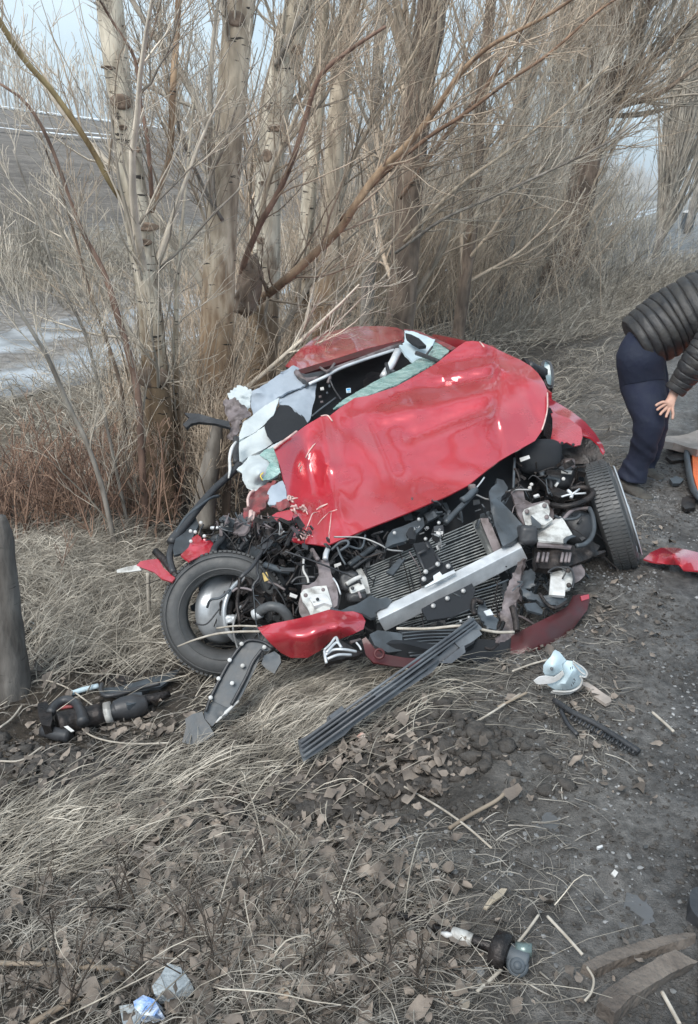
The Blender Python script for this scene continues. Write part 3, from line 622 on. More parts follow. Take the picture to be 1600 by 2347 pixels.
limb(t3, ZY('Q', [(-420, 1370, 7.2), (-300, 1280, 6.6), (-60, 1060, 6.5), (30, 930, 6.4), (130, 790, 6.4), (270, 650, 6.3), (400, 490, 6.2), (500, 340, 6.1), (640, 210, 6.0), (900, 70, 5.9), (1050, -30, 5.8)]), (20, 20, 18, 18, 17, 16, 14, 12, 10, 8, 6), M['bark_rust'], M['twig'], 46, 30, .9)
limb(t4, ZY('Q', [(-40, 1000, 7.6), (150, 800, 7.4), (350, 630, 7.3), (520, 520, 7.2), (720, 370, 7.1), (900, 250, 7.0), (1120, 60, 6.9), (1250, -30, 6.8)]), (9, 9, 9, 9, 8, 7, 6, 5), M['bark_red'], M['twig'], 47, 26, .8)
limb(t5, ZY('Q', [(210, 1150, 9.6), (420, 1000, 9.4), (640, 900, 9.3), (900, 780, 9.2), (1150, 660, 9.0), (1300, 560, 8.9)]), (7, 7, 6, 6, 5, 4), M['bark_grey'], M['twig_grey'], 48, 24, .9)
limb(t7, ZY('Q', [(1130, 550, 17), (1230, 480, 16.8), (1400, 430, 16.6), (1600, 290, 16.4)]), (24, 18, 12, 8), M['bark_dark'], M['twig_grey'], 49, 22, 2.2)
limb(t7, ZY('Q', [(1180, 500, 17), (1290, 330, 16.8), (1440, 210, 16.6), (1584, 60, 16.4), (1680, -40, 16.4)]), (26, 20, 14, 10, 8), M['bark_dark'], M['twig_grey'], 50, 24, 2.2)
limb(t7, ZY('Q', [(1210, 420, 17), (1300, 200, 16.8), (1370, 0, 16.6), (1400, -80, 16.6)]), (22, 18, 14, 12), M['bark_dark'], M['twig_grey'], 51, 24, 2.0)
limb(t2, ZY('O', [(1010, 1000, 5.9), (940, 880, 5.8), (830, 640, 5.7), (780, 420, 5.6), (730, 180, 5.6), (690, 0, 5.5)]), (9, 8, 7, 6, 5, 4), M['bark_grey'], M['twig_grey'], 52, 14, .6)
limb(t3, ZY('O', [(1250, 300, 7.3), (1330, 150, 7.2), (1420, -30, 7.1)]), (16, 14, 12), M['bark_grey'], M['twig_grey'], 53, 10, .9)
limb(t3, ZY('O', [(1150, 1100, 7.2), (1230, 800, 7.0), (1330, 560, 6.9), (1470, 300, 6.8), (1584, 60, 6.7), (1620, -40, 6.7)]), (11, 10, 9, 8, 7, 6), M['bark_tan'], M['twig'], 71, 26, .9)
limb(t4, ZY('Q', [(-60, 900, 8.2), (60, 640, 8.0), (190, 420, 7.9), (330, 180, 7.8), (420, -30, 7.7)]), (10, 9, 8, 7, 6), M['bark_tan'], M['twig'], 72, 26, 1.0)
limb(t5, ZY('Q', [(230, 900, 10.2), (420, 640, 10), (600, 420, 9.9), (760, 180, 9.8), (860, -30, 9.7)]), (11, 10, 9, 8, 6), M['bark_red'], M['twig'], 73, 30, 1.3)
limb(t5, ZY('Q', [(250, 1100, 10.2), (480, 860, 10), (700, 700, 9.9), (980, 480, 9.8), (1180, 300, 9.7)]), (9, 8, 7, 6, 5), M['bark_tan'], M['twig_grey'], 74, 30, 1.3)
limb(t6, ZY('Q', [(540, 1100, 12.3), (640, 800, 12.1), (800, 500, 12), (960, 200, 12), (1080, -30, 12)]), (9, 8, 7, 6, 5), M['bark_tan'], M['twig'], 75, 30, 1.6)
limb(t6b, ZY('Q', [(700, 1150, 14.6), (800, 900, 14.4), (980, 600, 14.3), (1150, 320, 14.2)]), (8, 8, 7, 5), M['bark_grey'], M['twig_grey'], 76, 30, 1.6)
limb(t2, ZY('O', [(960, 1150, 5.9), (930, 1000, 5.8), (860, 820, 5.7), (760, 620, 5.6), (680, 420, 5.6), (640, 300, 5.6)]), (8, 7, 6, 5, 4, 4), M['bark_tan'], M['twig'], 77, 16, .6)
# gnarled dark burl where the dark red limb leaves the knotty poplar, and scars on the nearest trunk
def scar(parent, px, py, Y, w, h, tilt=0):
    c = PV(px, py, Y); t = (c-CAM)@_f; n = CAM-c; n[2] = 0; n /= np.linalg.norm(n); a = np.cross(n, [0, 0, 1.]); mb = MB()
    ring = [(0.0, .0), (.6, .1), (.95, .35), (1.15, 0), (1.3, -.45)]
    V = []; k = 14
    for (r, hh) in ring:
        for j in range(k):
            th = 2*PI*j/k; V.append(c+a*(r*w/2*t/FOC*math.cos(th))+np.array([0, 0, 1.])*(r*h/2*t/FOC*math.sin(th)+.0)+n*(hh*.012+.002*math.sin(j*2.7)))
    F = [(i*k+j, i*k+(j+1) % k, (i+1)*k+(j+1) % k, (i+1)*k+j) for i in range(len(ring)-1) for j in range(k)]
    mb.add(V, F); mb.obj('branch_scar', M['bark_dark'], parent)
def front_Y(Y, w): return Y-w
for px, py, w, h in ((278, 233, 40, 26), (281, 292, 18, 9), (250, 155, 30, 7), (312, 343, 14, 12), (335, 520, 46, 16), (330, 555, 30, 12), (350, 865, 60, 40)):
    scar(t1, px, py, 5.3-.075, w, h)
for px, py, w, h in ((540, 42, 34, 26), (519, 330, 14, 6), (494, 575, 18, 8), (500, 480, 20, 12)): scar(t2, px, py, 5.9, w, h)
for px, py, w, h in ((612, 357, 20, 22), (632, 293, 30, 12), (606, 420, 22, 8), (600, 552, 20, 12), (680, 115, 20, 18), (615, 245, 12, 10)): scar(t3, px, py, 7.29, w, h)
bm = bmesh.new(); bmesh.ops.create_icosphere(bm, subdivisions=4, radius=1); V = np.array([v.co[:] for v in bm.verts]); F = [tuple(v.index for v in f.verts) for f in bm.faces]; bm.free()
V = V*(1+.55*ridge(V*2.3, 3, 3)[:, None]+.3*fbm(V*3, 2, 8)[:, None]); mesh_obj('burl', PV(572, 660, 6.45)+V*np.array([.085, .10, .21])+V[:, 2:]*np.array([.03, 0, 0]), F, M['bark_dark'], t3)

# saplings in front of the row at the left: each thin stem a plant of its own
def sapling(label, pts, w, m, tm, seed, n=16, L=.45):
    b = PV(*pts[0]); b[2] = zt(b[0], b[1]); T = empty('sapling', b, label, 'sapling', 'saplings left of the wreck')
    limb(T, pts, w, m, tm, seed, n, L, 'stem')
sapling('reddish-brown sapling stem just left of the nearest poplar', XP([(335, 1240, 5.0), (322, 1050, 5.0), (310, 880, 5.0), (262, 700, 5.0), (232, 610, 5.0), (180, 510, 4.95), (115, 330, 4.9), (60, 235, 4.85), (0, 190, 4.8)]), (14, 16, 16, 15, 12, 9, 8, 7, 6), M['bark_wine'], M['twig_grey'], 61, 22, .5)
sapling('grey knotty sapling crossing the puddled track at the left', XP([(262, 1240, 4.6), (230, 1100, 4.6), (195, 1000, 4.6), (160, 930, 4.6), (110, 815, 4.55), (78, 760, 4.5), (10, 650, 4.45), (-40, 560, 4.4)]), (12, 12, 11, 11, 10, 9, 6, 5), M['bark_grey'], M['twig_grey'], 62, 18, .5)
sapling('thin grey sapling with many side shoots in front of the ploughed field', XP([(300, 1235, 4.9), (262, 1060, 4.9), (200, 780, 4.9), (135, 640, 4.85), (80, 480, 4.8), (30, 340, 4.75)]), (8, 8, 7, 6, 5, 4), M['bark_grey'], M['twig_grey'], 63, 22, .5)
sapling('dark sapling close against the left side of the nearest trunk', XP([(300, 1220, 5.15), (285, 1000, 5.15), (270, 860, 5.15), (200, 650, 5.1), (160, 500, 5.05), (90, 300, 5.0)]), (9, 9, 8, 7, 5, 4), M['bark_dark'], M['twig'], 64, 22, .5)
sapling('pale slim stem between the nearest poplar and the grey trunk behind the wreck', XP([(408, 1190, 5.45), (402, 1000, 5.45), (398, 850, 5.45), (402, 640, 5.4), (420, 440, 5.4), (440, 220, 5.4)]), (20, 18, 14, 9, 6, 5), M['bark'], M['twig_grey'], 65, 24, .5)
sapling('short dark broken stem by the left flank of the wreck', XP([(462, 1190, 4.95), (470, 1100, 4.95), (485, 1020, 4.95), (492, 955, 4.95)]), (52, 48, 40, 26), M['bark_grey'], M['twig'], 66, 18, .4)
sapling('blackened thin stem next to the broken one beside the airbags', XP([(512, 1190, 5.1), (515, 1080, 5.1), (520, 960, 5.1)]), (22, 20, 16), M['bark_dark'], M['twig'], 67, 14, .35)
# stump / post at the left edge
b_ = Gs(30, 1590); pst = empty('tree_stump', b_, 'weathered grey stump standing at the left edge beside the broken strut', 'stump')
q0 = G(30, 1590); Yp = q0[1]
M['bark_post'] = bark('dark_fissured_post', (.17, .158, .145), (.095, .086, .078), .66, bump=1.0)
trunk_mesh('trunk', [PV(22, 1610, Yp), PV(20, 1500, Yp), PV(14, 1350, Yp), PV(5, 1240, Yp), PV(-4, 1185, Yp)], [.092, .068, .052, .044, .026], M['bark_post'], pst, lump=.35, seed=77, sides=28)

# bushes: dense bundles of thin shoots
def bush(name, label, px, py, spread, n, L, m, seed, dirv=(0, 0, 1), br=5, tw=3, fan=.45, rmin=.0016, cat='bush', r0=.006, group=None, K=7):
    q = np.random.default_rng(seed); c = Gs(px, py); T = empty(name, c, label, cat, group)
    xs = c[0]+q.normal(size=n)*spread[0]; ys = c[1]+q.normal(size=n)*spread[1]; zs = terrain(xs, ys)-.02
    d = unit(np.array(dirv)+q.normal(size=(n, 3))*np.array([fan, fan, fan*.4])); p = [np.stack([xs, ys, zs], 1)]; ln = L*(.5+q.random(n))
    for k in range(K-1):
        d = unit(d+q.normal(size=d.shape)*.08+np.array([0, 0, -.02*k])); p.append(p[-1]+d*(ln/(K-1))[:, None])
    Pt = np.stack(p, 1); R = np.full((n, 1), r0)*np.linspace(1, .3, K)[None]*(.5+q.random((n, 1)))
    l2, r2 = grow(Pt, R, br, L*.4, 30, 5, .6, .15, up=.2, jit=.12, rr=q); sets = [(Pt, R, 4), (l2, r2, 3)]
    if tw:
        l3, r3 = grow(l2, r2, tw, L*.17, 32, 4, .7, .1, up=.1, jit=.15, rr=q); sets.append((l3, r3, 3))
    tag(twig_mesh('stems', sets[:1], m, T, rmin, seed), kind='stuff'); tag(twig_mesh('twigs', sets[1:], m, T, rmin, seed), kind='stuff')
bush('reddish_bush', 'dense reddish-brown dry bush at the left edge below the puddled track', 60, 1190, (.45, .22), 190, .52, M['twig_red'], 81, fan=.3)
bush('reddish_bush', 'sparser reddish bush between the left edge bush and the nearest poplar', 235, 1180, (.28, .2), 50, .5, M['twig_red'], 82, fan=.35)
bush('undergrowth_bush', 'tangle of thin shoots between the two nearest poplar trunks', 430, 1130, (.22, .2), 150, 1.0, M['twig'], 83, fan=.3)
bush('undergrowth_bush', 'pale shoots around the trunk foot behind the airbags', 560, 900, (.35, .3), 200, 1.2, M['twig'], 84, fan=.3)
bush('undergrowth_bush', 'dense shoots behind the crumpled roof', 830, 735, (1.1, .5), 320, 1.7, M['twig'], 85, fan=.28)
bush('undergrowth_bush', 'brushwood at the foot of the thick dark trunk', 960, 720, (1.0, .6), 320, 2.0, M['twig'], 86, fan=.28, rmin=.003)
bush('undergrowth_bush', 'tall brushwood filling the gap right of the thick dark trunk', 1110, 690, (1.3, .8), 420, 2.3, M['twig_grey'], 87, fan=.25, rmin=.0035)
bush('undergrowth_bush', 'brushwood under the leaning old tree', 1260, 650, (1.1, .8), 300, 2.0, M['twig_grey'], 88, fan=.25, rmin=.0035, dirv=(.1, 0, 1))
bush('bleached_bush', 'bleached fallen brushwood lying on the bank behind the person', 1350, 710, (1.0, .9), 420, 1.3, M['straw'], 89, dirv=(.75, -.2, .45), fan=.35, rmin=.0028)
bush('bleached_bush', 'bleached twiggy bush at the right edge above the quilted jacket', 1530, 650, (1.2, .7), 260, .7, M['straw'], 90, dirv=(.5, -.1, .7), fan=.5, rmin=.0035)
bush('bleached_bush', 'pale dry twigs on the bank just behind the torn bonnet', 1190, 770, (.7, .5), 320, .9, M['straw'], 91, dirv=(.8, 0, .4), fan=.4)
bush('bleached_bush', 'low pale grass bush at the foot of the leaning old tree', 1290, 740, (.9, .5), 320, .8, M['straw'], 92, dirv=(.7, -.3, .3), fan=.4)
bush('dry_weeds', 'pale dry weeds at the edge of the ploughed field, far left', 70, 700, (1.6, .5), 200, .6, M['straw'], 93, fan=.35, rmin=.003)
bush('dry_weeds', 'pale dry weeds across the track behind the nearest poplar', 330, 640, (1.8, .5), 200, .6, M['straw'], 94, fan=.35, rmin=.003)
bush('dry_weeds', 'tall tuft of bleached grass standing out at the far side of the track', 75, 620, (.3, .25), 90, 1.1, M['straw'], 95, fan=.15, rmin=.003, tw=0)
# hazy tree line far across the field, distant hedge at the right
def treeline(label, s, u0, u1, h, n, seed, w):
    q = np.random.default_rng(seed); uu = u0+(u1-u0)*q.random(n); ss = s+q.normal(size=n)*4; X_, Y_ = xy(ss, uu); z = base_z(ss)
    p0 = np.stack([X_, Y_, z], 1); hh = h*(.6+.6*q.random(n))*(.7+.5*vnoise(np.stack([uu*.05, uu*0, uu*0], -1), seed)); K = 5
    Pt = np.stack([p0+np.array([0, 0, 1.])*(hh*k/(K-1))[:, None]+q.normal(size=(n, 3))*.25*(k > 0) for k in range(K)], 1)
    R = np.full((n, 1), w)*np.linspace(1, .25, K)[None]; l2, r2 = grow(Pt, R, 12, h*.3, 22, 4, .5, .1, up=.4, jit=.06, rr=q)
    o = twig_mesh('distant_treeline', [(Pt, R, 3), (l2, r2, 3)], M['twig_grey'], None, w*.3, seed); tag(o, label, 'treeline', kind='stuff')
treeline('hazy line of bare trees beyond the snow strip across the field', 112, -10, 330, 10, 420, 5, .16)
treeline('faint taller bare trees along the horizon behind the leaning tree', 40, 190, 700, 13, 300, 6, .25)
# ================================================================== the wreck
CAR = empty('wrecked_car', Gs(900, 1420), 'red car crushed against the poplars with its torn bonnet and front end ripped open', 'car')
# bonnet ------------------------------------------------------------
hood = Z('A', [(602, 866, 4.08), (640, 838, 4.1), (700, 795, 4.16), (800, 722, 4.28), (886, 672, 4.38), (940, 668, 4.38), (1000, 620, 4.42), (1090, 560, 4.48), (1180, 545, 4.52), (1340, 490, 4.60)]) + \
       Z('B', [(110, 430, 4.68), (280, 330, 4.76), (430, 215, 4.84), (480, 182, 4.86), (525, 176, 4.86), (575, 182, 4.85), (650, 212, 4.78), (760, 265, 4.68), (840, 300, 4.60), (910, 342, 4.5), (960, 390, 4.42), (1000, 450, 4.33), (1020, 500, 4.27), (1024, 620, 4.16), (1008, 700, 4.1), (985, 770, 4.06), (940, 835, 4.02), (820, 902, 3.98), (700, 970, 3.95), (620, 1030, 3.93), (500, 1128, 3.88), (370, 1195, 3.83), (240, 1250, 3.79), (100, 1310, 3.75), (0, 1350, 3.73)]) + \
       Z('D', [(180, 376, 3.69), (90, 415, 3.67), (0, 452, 3.65)]) + Z('C', [(1332, 268, 3.65), (1250, 258, 3.66), (1165, 250, 3.67), (1102, 236, 3.68), (1140, 140, 3.78)]) + \
       Z('M', [(1155, 750, 3.79), (1140, 690, 3.82), (1130, 640, 3.86), (1108, 560, 3.9), (1085, 450, 3.96), (1060, 360, 4.0), (1030, 240, 4.04)])
hin = [(735, 1010, 4.2), (765, 1060, 4.12), (700, 1080, 4.12), (720, 1150, 3.98), (775, 1170, 3.86), (850, 1000, 4.24), (850, 1100, 4.0), (950, 950, 4.36), (950, 1050, 4.1), (1050, 900, 4.46), (1050, 1000, 4.16), (1120, 850, 4.6), (1150, 930, 4.18), (1200, 930, 4.14), (1200, 870, 4.32), (900, 920, 4.5), (1000, 1110, 3.93)]
sheet('bonnet', hood, M['red'], CAR, inner=hin, step=10, thick=.006, namp=.014, nsc=2.4, crumple=.010, csc=3.6, wr=.0035, wsc=8, seed=5, creases=[
    (738, 955, 752, 1060, -.05, 20), (752, 1060, 778, 1190, -.03, 18), (700, 1000, 720, 1130, .055, 26), (1126, 795, 1148, 850, -.05, 12), (1148, 850, 1140, 960, -.05, 18), (1140, 960, 1160, 1040, -.02, 22),
    (905, 895, 1130, 862, .045, 12), (880, 960, 1120, 900, -.04, 14), (940, 1000, 1110, 935, .035, 12), (1000, 870, 1120, 840, -.03, 9), (800, 960, 950, 930, -.035, 14), (1195, 880, 1230, 960, .03, 22), (840, 960, 900, 1090, .03, 30),
    (690, 1140, 690, 1235, .02, 8), (720, 1150, 712, 1240, -.03, 7), (745, 1160, 748, 1245, .03, 7), (1150, 848, 1240, 880, -.025, 10), (1010, 830, 1110, 812, .03, 10)])
# edge of bare metal along the bonnet's torn rear edge and the scratches
for p, w in ((Z('A', [(602, 866, 4.07), (640, 836, 4.085), (700, 792, 4.14), (740, 762, 4.18)]), .006), (Z('A', [(886, 670, 4.36), (925, 666, 4.36), (955, 700, 4.32)]), .004),
             (Z('B', [(575, 182, 4.83), (640, 260, 4.74), (715, 345, 4.58)]), .004), (Z('B', [(1022, 520, 4.22), (1022, 620, 4.13), (1005, 705, 4.06), (985, 765, 4.02)]), .0035)):
    tube('torn_edge', p, w, M['scratch'], CAR, 6)
def scratches():
    for pts, w in ((Z('M', [(1270, 195), (1300, 140), (1335, 90), (1360, 65)]), 3.2), (Z('M', [(1205, 275), (1222, 240)]), 2.5), (Z('M', [(1222, 320), (1238, 270)]), 3), (Z('M', [(1370, 665), (1410, 640), (1470, 612)]), 5),
                   (Z('M', [(1270, 855), (1300, 780), (1335, 700), (1380, 690)]), 2), (Z('M', [(1380, 800), (1420, 750), (1480, 690)]), 1.7), (Z('M', [(1480, 890), (1492, 800), (1502, 690)]), 2.4), (Z('M', [(1482, 690), (1555, 665)]), 2.2),
                   (Z('M', [(1180, 920), (1230, 925), (1270, 900), (1320, 870)]), 2.6), (Z('M', [(1240, 930), (1250, 880), (1290, 920)]), 2.6), (Z('M', [(1200, 700), (1210, 770), (1180, 850)]), 1.6), (Z('M', [(1482, 950), (1484, 890)]), 3)):
        V = []
        yield pts, w
def hood_t(px, py):
    # depth of the bonnet under a pixel, read from its mesh
    v = ray(px, py); o = bpy.data.objects['bonnet']; a = Vector(CAM)-abs_loc(o); ok, loc, n, i = o.ray_cast(a, Vector(v).normalized())
    return (((np.array(loc)+np.array(abs_loc(o)))-CAM)@_f) if ok else None
for pts, w in scratches():
    q = [(x, y, hood_t(x, y)) for x, y in pts]; q = [(x, y, t-.004) for x, y, t in q if t]
    if len(q) >= 2: tube('paint_scratch', q, [w*.3*3.9/FOC]+[w*.62*3.9/FOC]*(len(q)-2)+[w*.25*3.9/FOC] if len(q) > 2 else w*.5*3.9/FOC, M['scratch'], CAR, 5)
# curled torn lumps at the bonnet's left edge
q_ = np.random.default_rng(8)
for (cx, cy, rr) in ((1135, 560, 26), (1165, 650, 45), (1240, 650, 26), (935, 790, 26), (1255, 905, 24)):
    mb = MB()
    for k in range(9):
        x, y = Z('M', [(cx+q_.normal()*rr*.5, cy+q_.normal()*rr*.45)])[0]; t = (hood_t(x, y) or 3.9)-.012; a = P(x, y, t); b = a+q_.normal(size=3)*.012+np.array([0, -.008, 0]); c = b+q_.normal(size=3)*.012
        V, F = tube_pts([a, b, c], [.006, .0045, .002], 5, 5); mb.add(V, F)
    mb.obj('torn_paint_curl', M['scratch'], CAR)

# roof and screen opening --------------------------------------------
roof = Z('N', [(178, 362, 5.35), (225, 300, 5.5), (290, 232, 5.75), (395, 148, 6.0), (540, 92, 6.3), (700, 60, 6.45), (900, 56, 6.45), (1020, 68, 6.4), (1072, 92, 6.3), (1078, 130, 6.1), (1062, 160, 5.85), (980, 182, 5.75), (800, 225, 5.6), (600, 290, 5.45), (400, 350, 5.3), (275, 388, 5.2)])
sheet('roof', roof, M['red'], CAR, inner=Z('N', [(450, 220, 5.75), (700, 150, 5.95), (900, 120, 6.05)]), step=9, thick=.01, namp=.05, nsc=2.2, crumple=.03, csc=3.5, seed=9,
      creases=[(662, 812, 790, 762, -.07, 8), (700, 815, 800, 790, .05, 7), (830, 765, 900, 770, .05, 12), (700, 800, 690, 830, .04, 6)])
sheet('roof_edge', Z('N', [(178, 364, 5.30), (275, 388, 5.16), (400, 352, 5.26), (600, 292, 5.40), (800, 227, 5.55), (1060, 165, 5.8), (1060, 190, 5.75), (830, 262, 5.45), (600, 330, 5.3), (420, 385, 5.2), (290, 425, 5.1)]), M['darkred'], CAR, step=12, thick=.02, namp=.01, seed=3)
tube('roof_rail', Z('N', [(262, 405, 5.12), (300, 450, 5.08), (350, 470, 5.08), (420, 452, 5.12), (520, 400, 5.2), (650, 350, 5.3), (850, 275, 5.45), (1010, 215, 5.62), (1060, 205, 5.65)]), .018, M['primer'], CAR, 8, 40)
tube('roof_rail', Z('N', [(360, 495, 5.04), (480, 440, 5.1), (600, 375, 5.2), (780, 310, 5.35), (1000, 238, 5.5)]), .010, M['alu'], CAR, 7, 40)
sheet('roof_bracket', Z('N', [(258, 400, 5.1), (330, 420, 5.08), (430, 400, 5.12), (500, 380, 5.16), (470, 420, 5.12), (370, 460, 5.08), (340, 515, 5.05), (300, 470, 5.05), (262, 440, 5.08)]), M['black'], CAR, step=8, thick=.015, crumple=.02, csc=9)
# cabin: a dark shell behind the opening
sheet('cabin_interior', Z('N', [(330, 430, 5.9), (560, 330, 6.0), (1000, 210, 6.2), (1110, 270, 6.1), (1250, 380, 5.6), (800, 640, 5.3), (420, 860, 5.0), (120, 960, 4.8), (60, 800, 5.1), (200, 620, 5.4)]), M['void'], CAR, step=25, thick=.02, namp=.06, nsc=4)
for pts, r, m in ((Z('N', [(505, 395, 5.14), (512, 450, 5.12), (500, 490, 5.12)]), .012, 'primer'), (Z('N', [(515, 460, 5.1), (545, 530, 5.08), (600, 612, 4.95)]), .005, 'black'), (Z('N', [(1030, 245, 5.5), (985, 340, 5.42), (920, 440, 5.3)]), .026, 'alu'),
                  (Z('N', [(940, 340, 5.3), (960, 410, 5.25), (990, 510, 5.15)]), .012, 'black'), (Z('N', [(930, 520, 5.15), (965, 410, 5.25), (1000, 400, 5.2)]), .012, 'slate'), (Z('N', [(560, 600, 5.0), (440, 690, 4.9), (380, 740, 4.85)]), .006, 'slate'), (Z('N', [(440, 370, 5.15), (500, 400, 5.1), (550, 340, 5.2)]), .008, 'primer')):
    tube('window_trim', pts, r, M[m], CAR, 7)
for x, y, w, h, m in ((455, 530, 26, 18, 'clip'), (440, 590, 20, 12, 'primer'), (452, 628, 20, 8, 'primer'), (492, 560, 14, 10, 'slate'), (510, 510, 12, 18, 'slate'), (655, 545, 34, 32, 'mask')):
    plate('trim_tag', Z('N', [(x-w/2, y-h/2, 5.0), (x+w/2, y-h/2-4, 5.0), (x+w/2+3, y+h/2-3, 4.98), (x-w/2+2, y+h/2, 4.98)]), M[m], CAR, .006)
M['bluelabel'] = mat('blue_label', (.05, .35, .70), .5, 0, var=.1)
plate('blue_label', Z('N', [(640, 532, 4.97), (668, 528, 4.97), (672, 540, 4.97), (644, 545, 4.97)]), M['bluelabel'], CAR, .004)
for i in range(2):                       # seat backs seen in the dark
    x = 640+i*130
    sheet('seat', Z('N', [(x, 500-i*50, 5.7), (x+60, 450-i*50, 5.75), (x+120, 460-i*50, 5.75), (x+130, 560-i*50, 5.5), (x+20, 620-i*50, 5.4)]), M['black'], CAR, step=10, thick=.08, namp=.02, rnd=True)
# windscreen: laminated glass folded over
sheet('windscreen', Z('N', [(1300, 165, 5.75), (1420, 240, 5.45), (1335, 320, 5.2), (1200, 395, 5.05), (1040, 490, 4.86), (860, 560, 4.72), (650, 640, 4.56), (540, 680, 4.5), (620, 610, 4.62), (760, 530, 4.8), (900, 450, 4.98), (1040, 390, 5.12), (1150, 330, 5.3), (1230, 260, 5.5), (1270, 200, 5.6)]), M['teal'], CAR, step=4, thick=.008, crumple=.02, csc=7, namp=.012, seed=4, wr=.018, wsc=13, edge_jit=1.5)
sheet('windscreen_pillar', Z('N', [(1080, 90, 5.95), (1150, 98, 5.9), (1310, 160, 5.7), (1290, 210, 5.55), (1240, 290, 5.4), (1150, 335, 5.3), (1100, 290, 5.4), (1060, 240, 5.5), (1040, 200, 5.6), (1080, 180, 5.7)]), M['mask'], CAR, step=5, thick=.012, crumple=.04, csc=6, seed=6, wr=.018, wsc=13, namp=.03, nsc=8, edge_jit=1.5)
sheet('pillar_hole', Z('N', [(1085, 110, 5.6), (1130, 120, 5.58), (1190, 150, 5.54), (1245, 205, 5.42), (1190, 210, 5.4), (1130, 180, 5.5), (1090, 150, 5.58)]), M['void'], CAR, step=8, thick=.02, crumple=.02)
sheet('door_frame', Z('N', [(1075, 80, 6.0), (1180, 92, 5.95), (1340, 160, 5.75), (1470, 220, 5.4), (1430, 240, 5.42), (1300, 165, 5.72), (1180, 108, 5.88), (1080, 92, 5.95)]), M['redprim'], CAR, step=10, thick=.02)
tube('wiper_arm', Z('N', [(1170, 262, 5.35), (1250, 290, 5.25), (1335, 325, 5.12)]), .014, M['black'], CAR, 6)
tube('wiper_arm', Z('N', [(1290, 215, 5.45), (1245, 275, 5.3)]), .008, M['black'], CAR, 6)
# right flank running back from the front wing (mostly hidden behind the bonnet)
Vd = [P(1265, 900, 4.5), P(1130, 792, 5.6), P(1010, 768, 6.6), P(1010, 768, 6.6)+np.array([0, 0, -.75]), P(1130, 792, 5.6)+np.array([0.1, 0, -.85]), P(1275, 930, 4.5)+np.array([0.05, 0, -.62])]
Vd = np.array(Vd); Vd2 = Vd+np.array([-.06, .02, 0])
mesh_obj('door', np.vstack([Vd, Vd2]), [(0, 5, 4, 1), (1, 4, 3, 2), (6, 7, 10, 11), (7, 8, 9, 10), (0, 1, 7, 6), (1, 2, 8, 7), (2, 3, 9, 8), (5, 11, 10, 4), (4, 10, 9, 3), (0, 6, 11, 5)], M['red'], CAR, False)
Vt = np.array([P(700, 850, 6.2), P(925, 775, 6.6), P(925, 775, 6.6)+np.array([.1, .9, -.25]), P(700, 850, 6.2)+np.array([-.1, .9, -.3]), P(700, 850, 6.2)+np.array([-.1, 1, -.95]), P(925, 775, 6.6)+np.array([.1, 1, -.95])])
mesh_obj('rear_body', np.vstack([Vt, Vt*1.0+np.array([0, -.04, -.02])]), [(0, 1, 2, 3), (3, 2, 5, 4), (6, 9, 8, 7), (9, 10, 11, 8), (0, 3, 9, 6), (1, 7, 8, 2), (3, 4, 10, 9), (2, 8, 11, 5), (4, 5, 11, 10), (0, 6, 7, 1)], M['redprim'], CAR, False)

# airbags and crushed left side ---------------------------------------
sheet('curtain_airbag', Z('A', [(465, 520, 5.0), (500, 505, 5.0), (570, 462, 5.1), (650, 405, 5.15), (718, 362, 5.2), (752, 380, 5.2), (738, 440, 5.1), (792, 478, 5.05), (760, 500, 5.05), (690, 520, 5.05), (620, 560, 5.0), (560, 620, 4.95), (480, 670, 4.9), (462, 610, 4.95)]), M['airbag2'], CAR, step=5, thick=.012, crumple=.025, csc=7, seed=11, creases=[(500, 890, 660, 855, .03, 6), (580, 900, 650, 905, -.02, 6)], wr=.018, wsc=13, namp=.03, nsc=8, edge_jit=1.5)
sheet('curtain_airbag', Z('A', [(636, 556, 5.05), (700, 520, 5.1), (792, 478, 5.1), (862, 450, 5.15), (850, 560, 5.05), (836, 620, 4.95), (822, 690, 4.8), (800, 712, 4.75), (745, 640, 4.85), (690, 605, 4.92), (630, 598, 4.95)]), M['airbag2'], CAR, step=5, thick=.012, crumple=.02, csc=6, seed=12, wr=.018, wsc=13, namp=.03, nsc=8, edge_jit=1.5)
sheet('airbag', Z('A', [(636, 556, 4.95), (600, 660, 4.85), (545, 720, 4.8), (480, 775, 4.75), (400, 810, 4.7), (382, 830, 4.7), (395, 770, 4.72), (420, 700, 4.8), (470, 670, 4.85), (540, 610, 4.9)]), M['airbag'], CAR, step=5, thick=.014, crumple=.02, csc=6, seed=13, wr=.018, wsc=13, namp=.03, nsc=8, edge_jit=1.5)
sheet('airbag', Z('A', [(382, 830, 4.72), (480, 775, 4.72), (545, 730, 4.72), (560, 780, 4.68), (600, 830, 4.6), (560, 860, 4.55), (520, 880, 4.5), (440, 920, 4.5), (390, 960, 4.5), (372, 950, 4.52), (378, 880, 4.6)]), M['airbag'], CAR, step=5, thick=.014, crumple=.02, csc=5, seed=14, wr=.018, wsc=13, namp=.03, nsc=8, edge_jit=1.5)
sheet('side_window_glass', Z('A', [(598, 662, 4.88), (640, 600, 4.95), (690, 605, 4.9), (745, 640, 4.85), (805, 712, 4.72), (720, 770, 4.6), (655, 812, 4.5), (598, 830, 4.5), (560, 780, 4.6), (545, 730, 4.7), (560, 700, 4.78)]), M['void'], CAR, step=14, thick=.01, namp=.01, rnd=True)
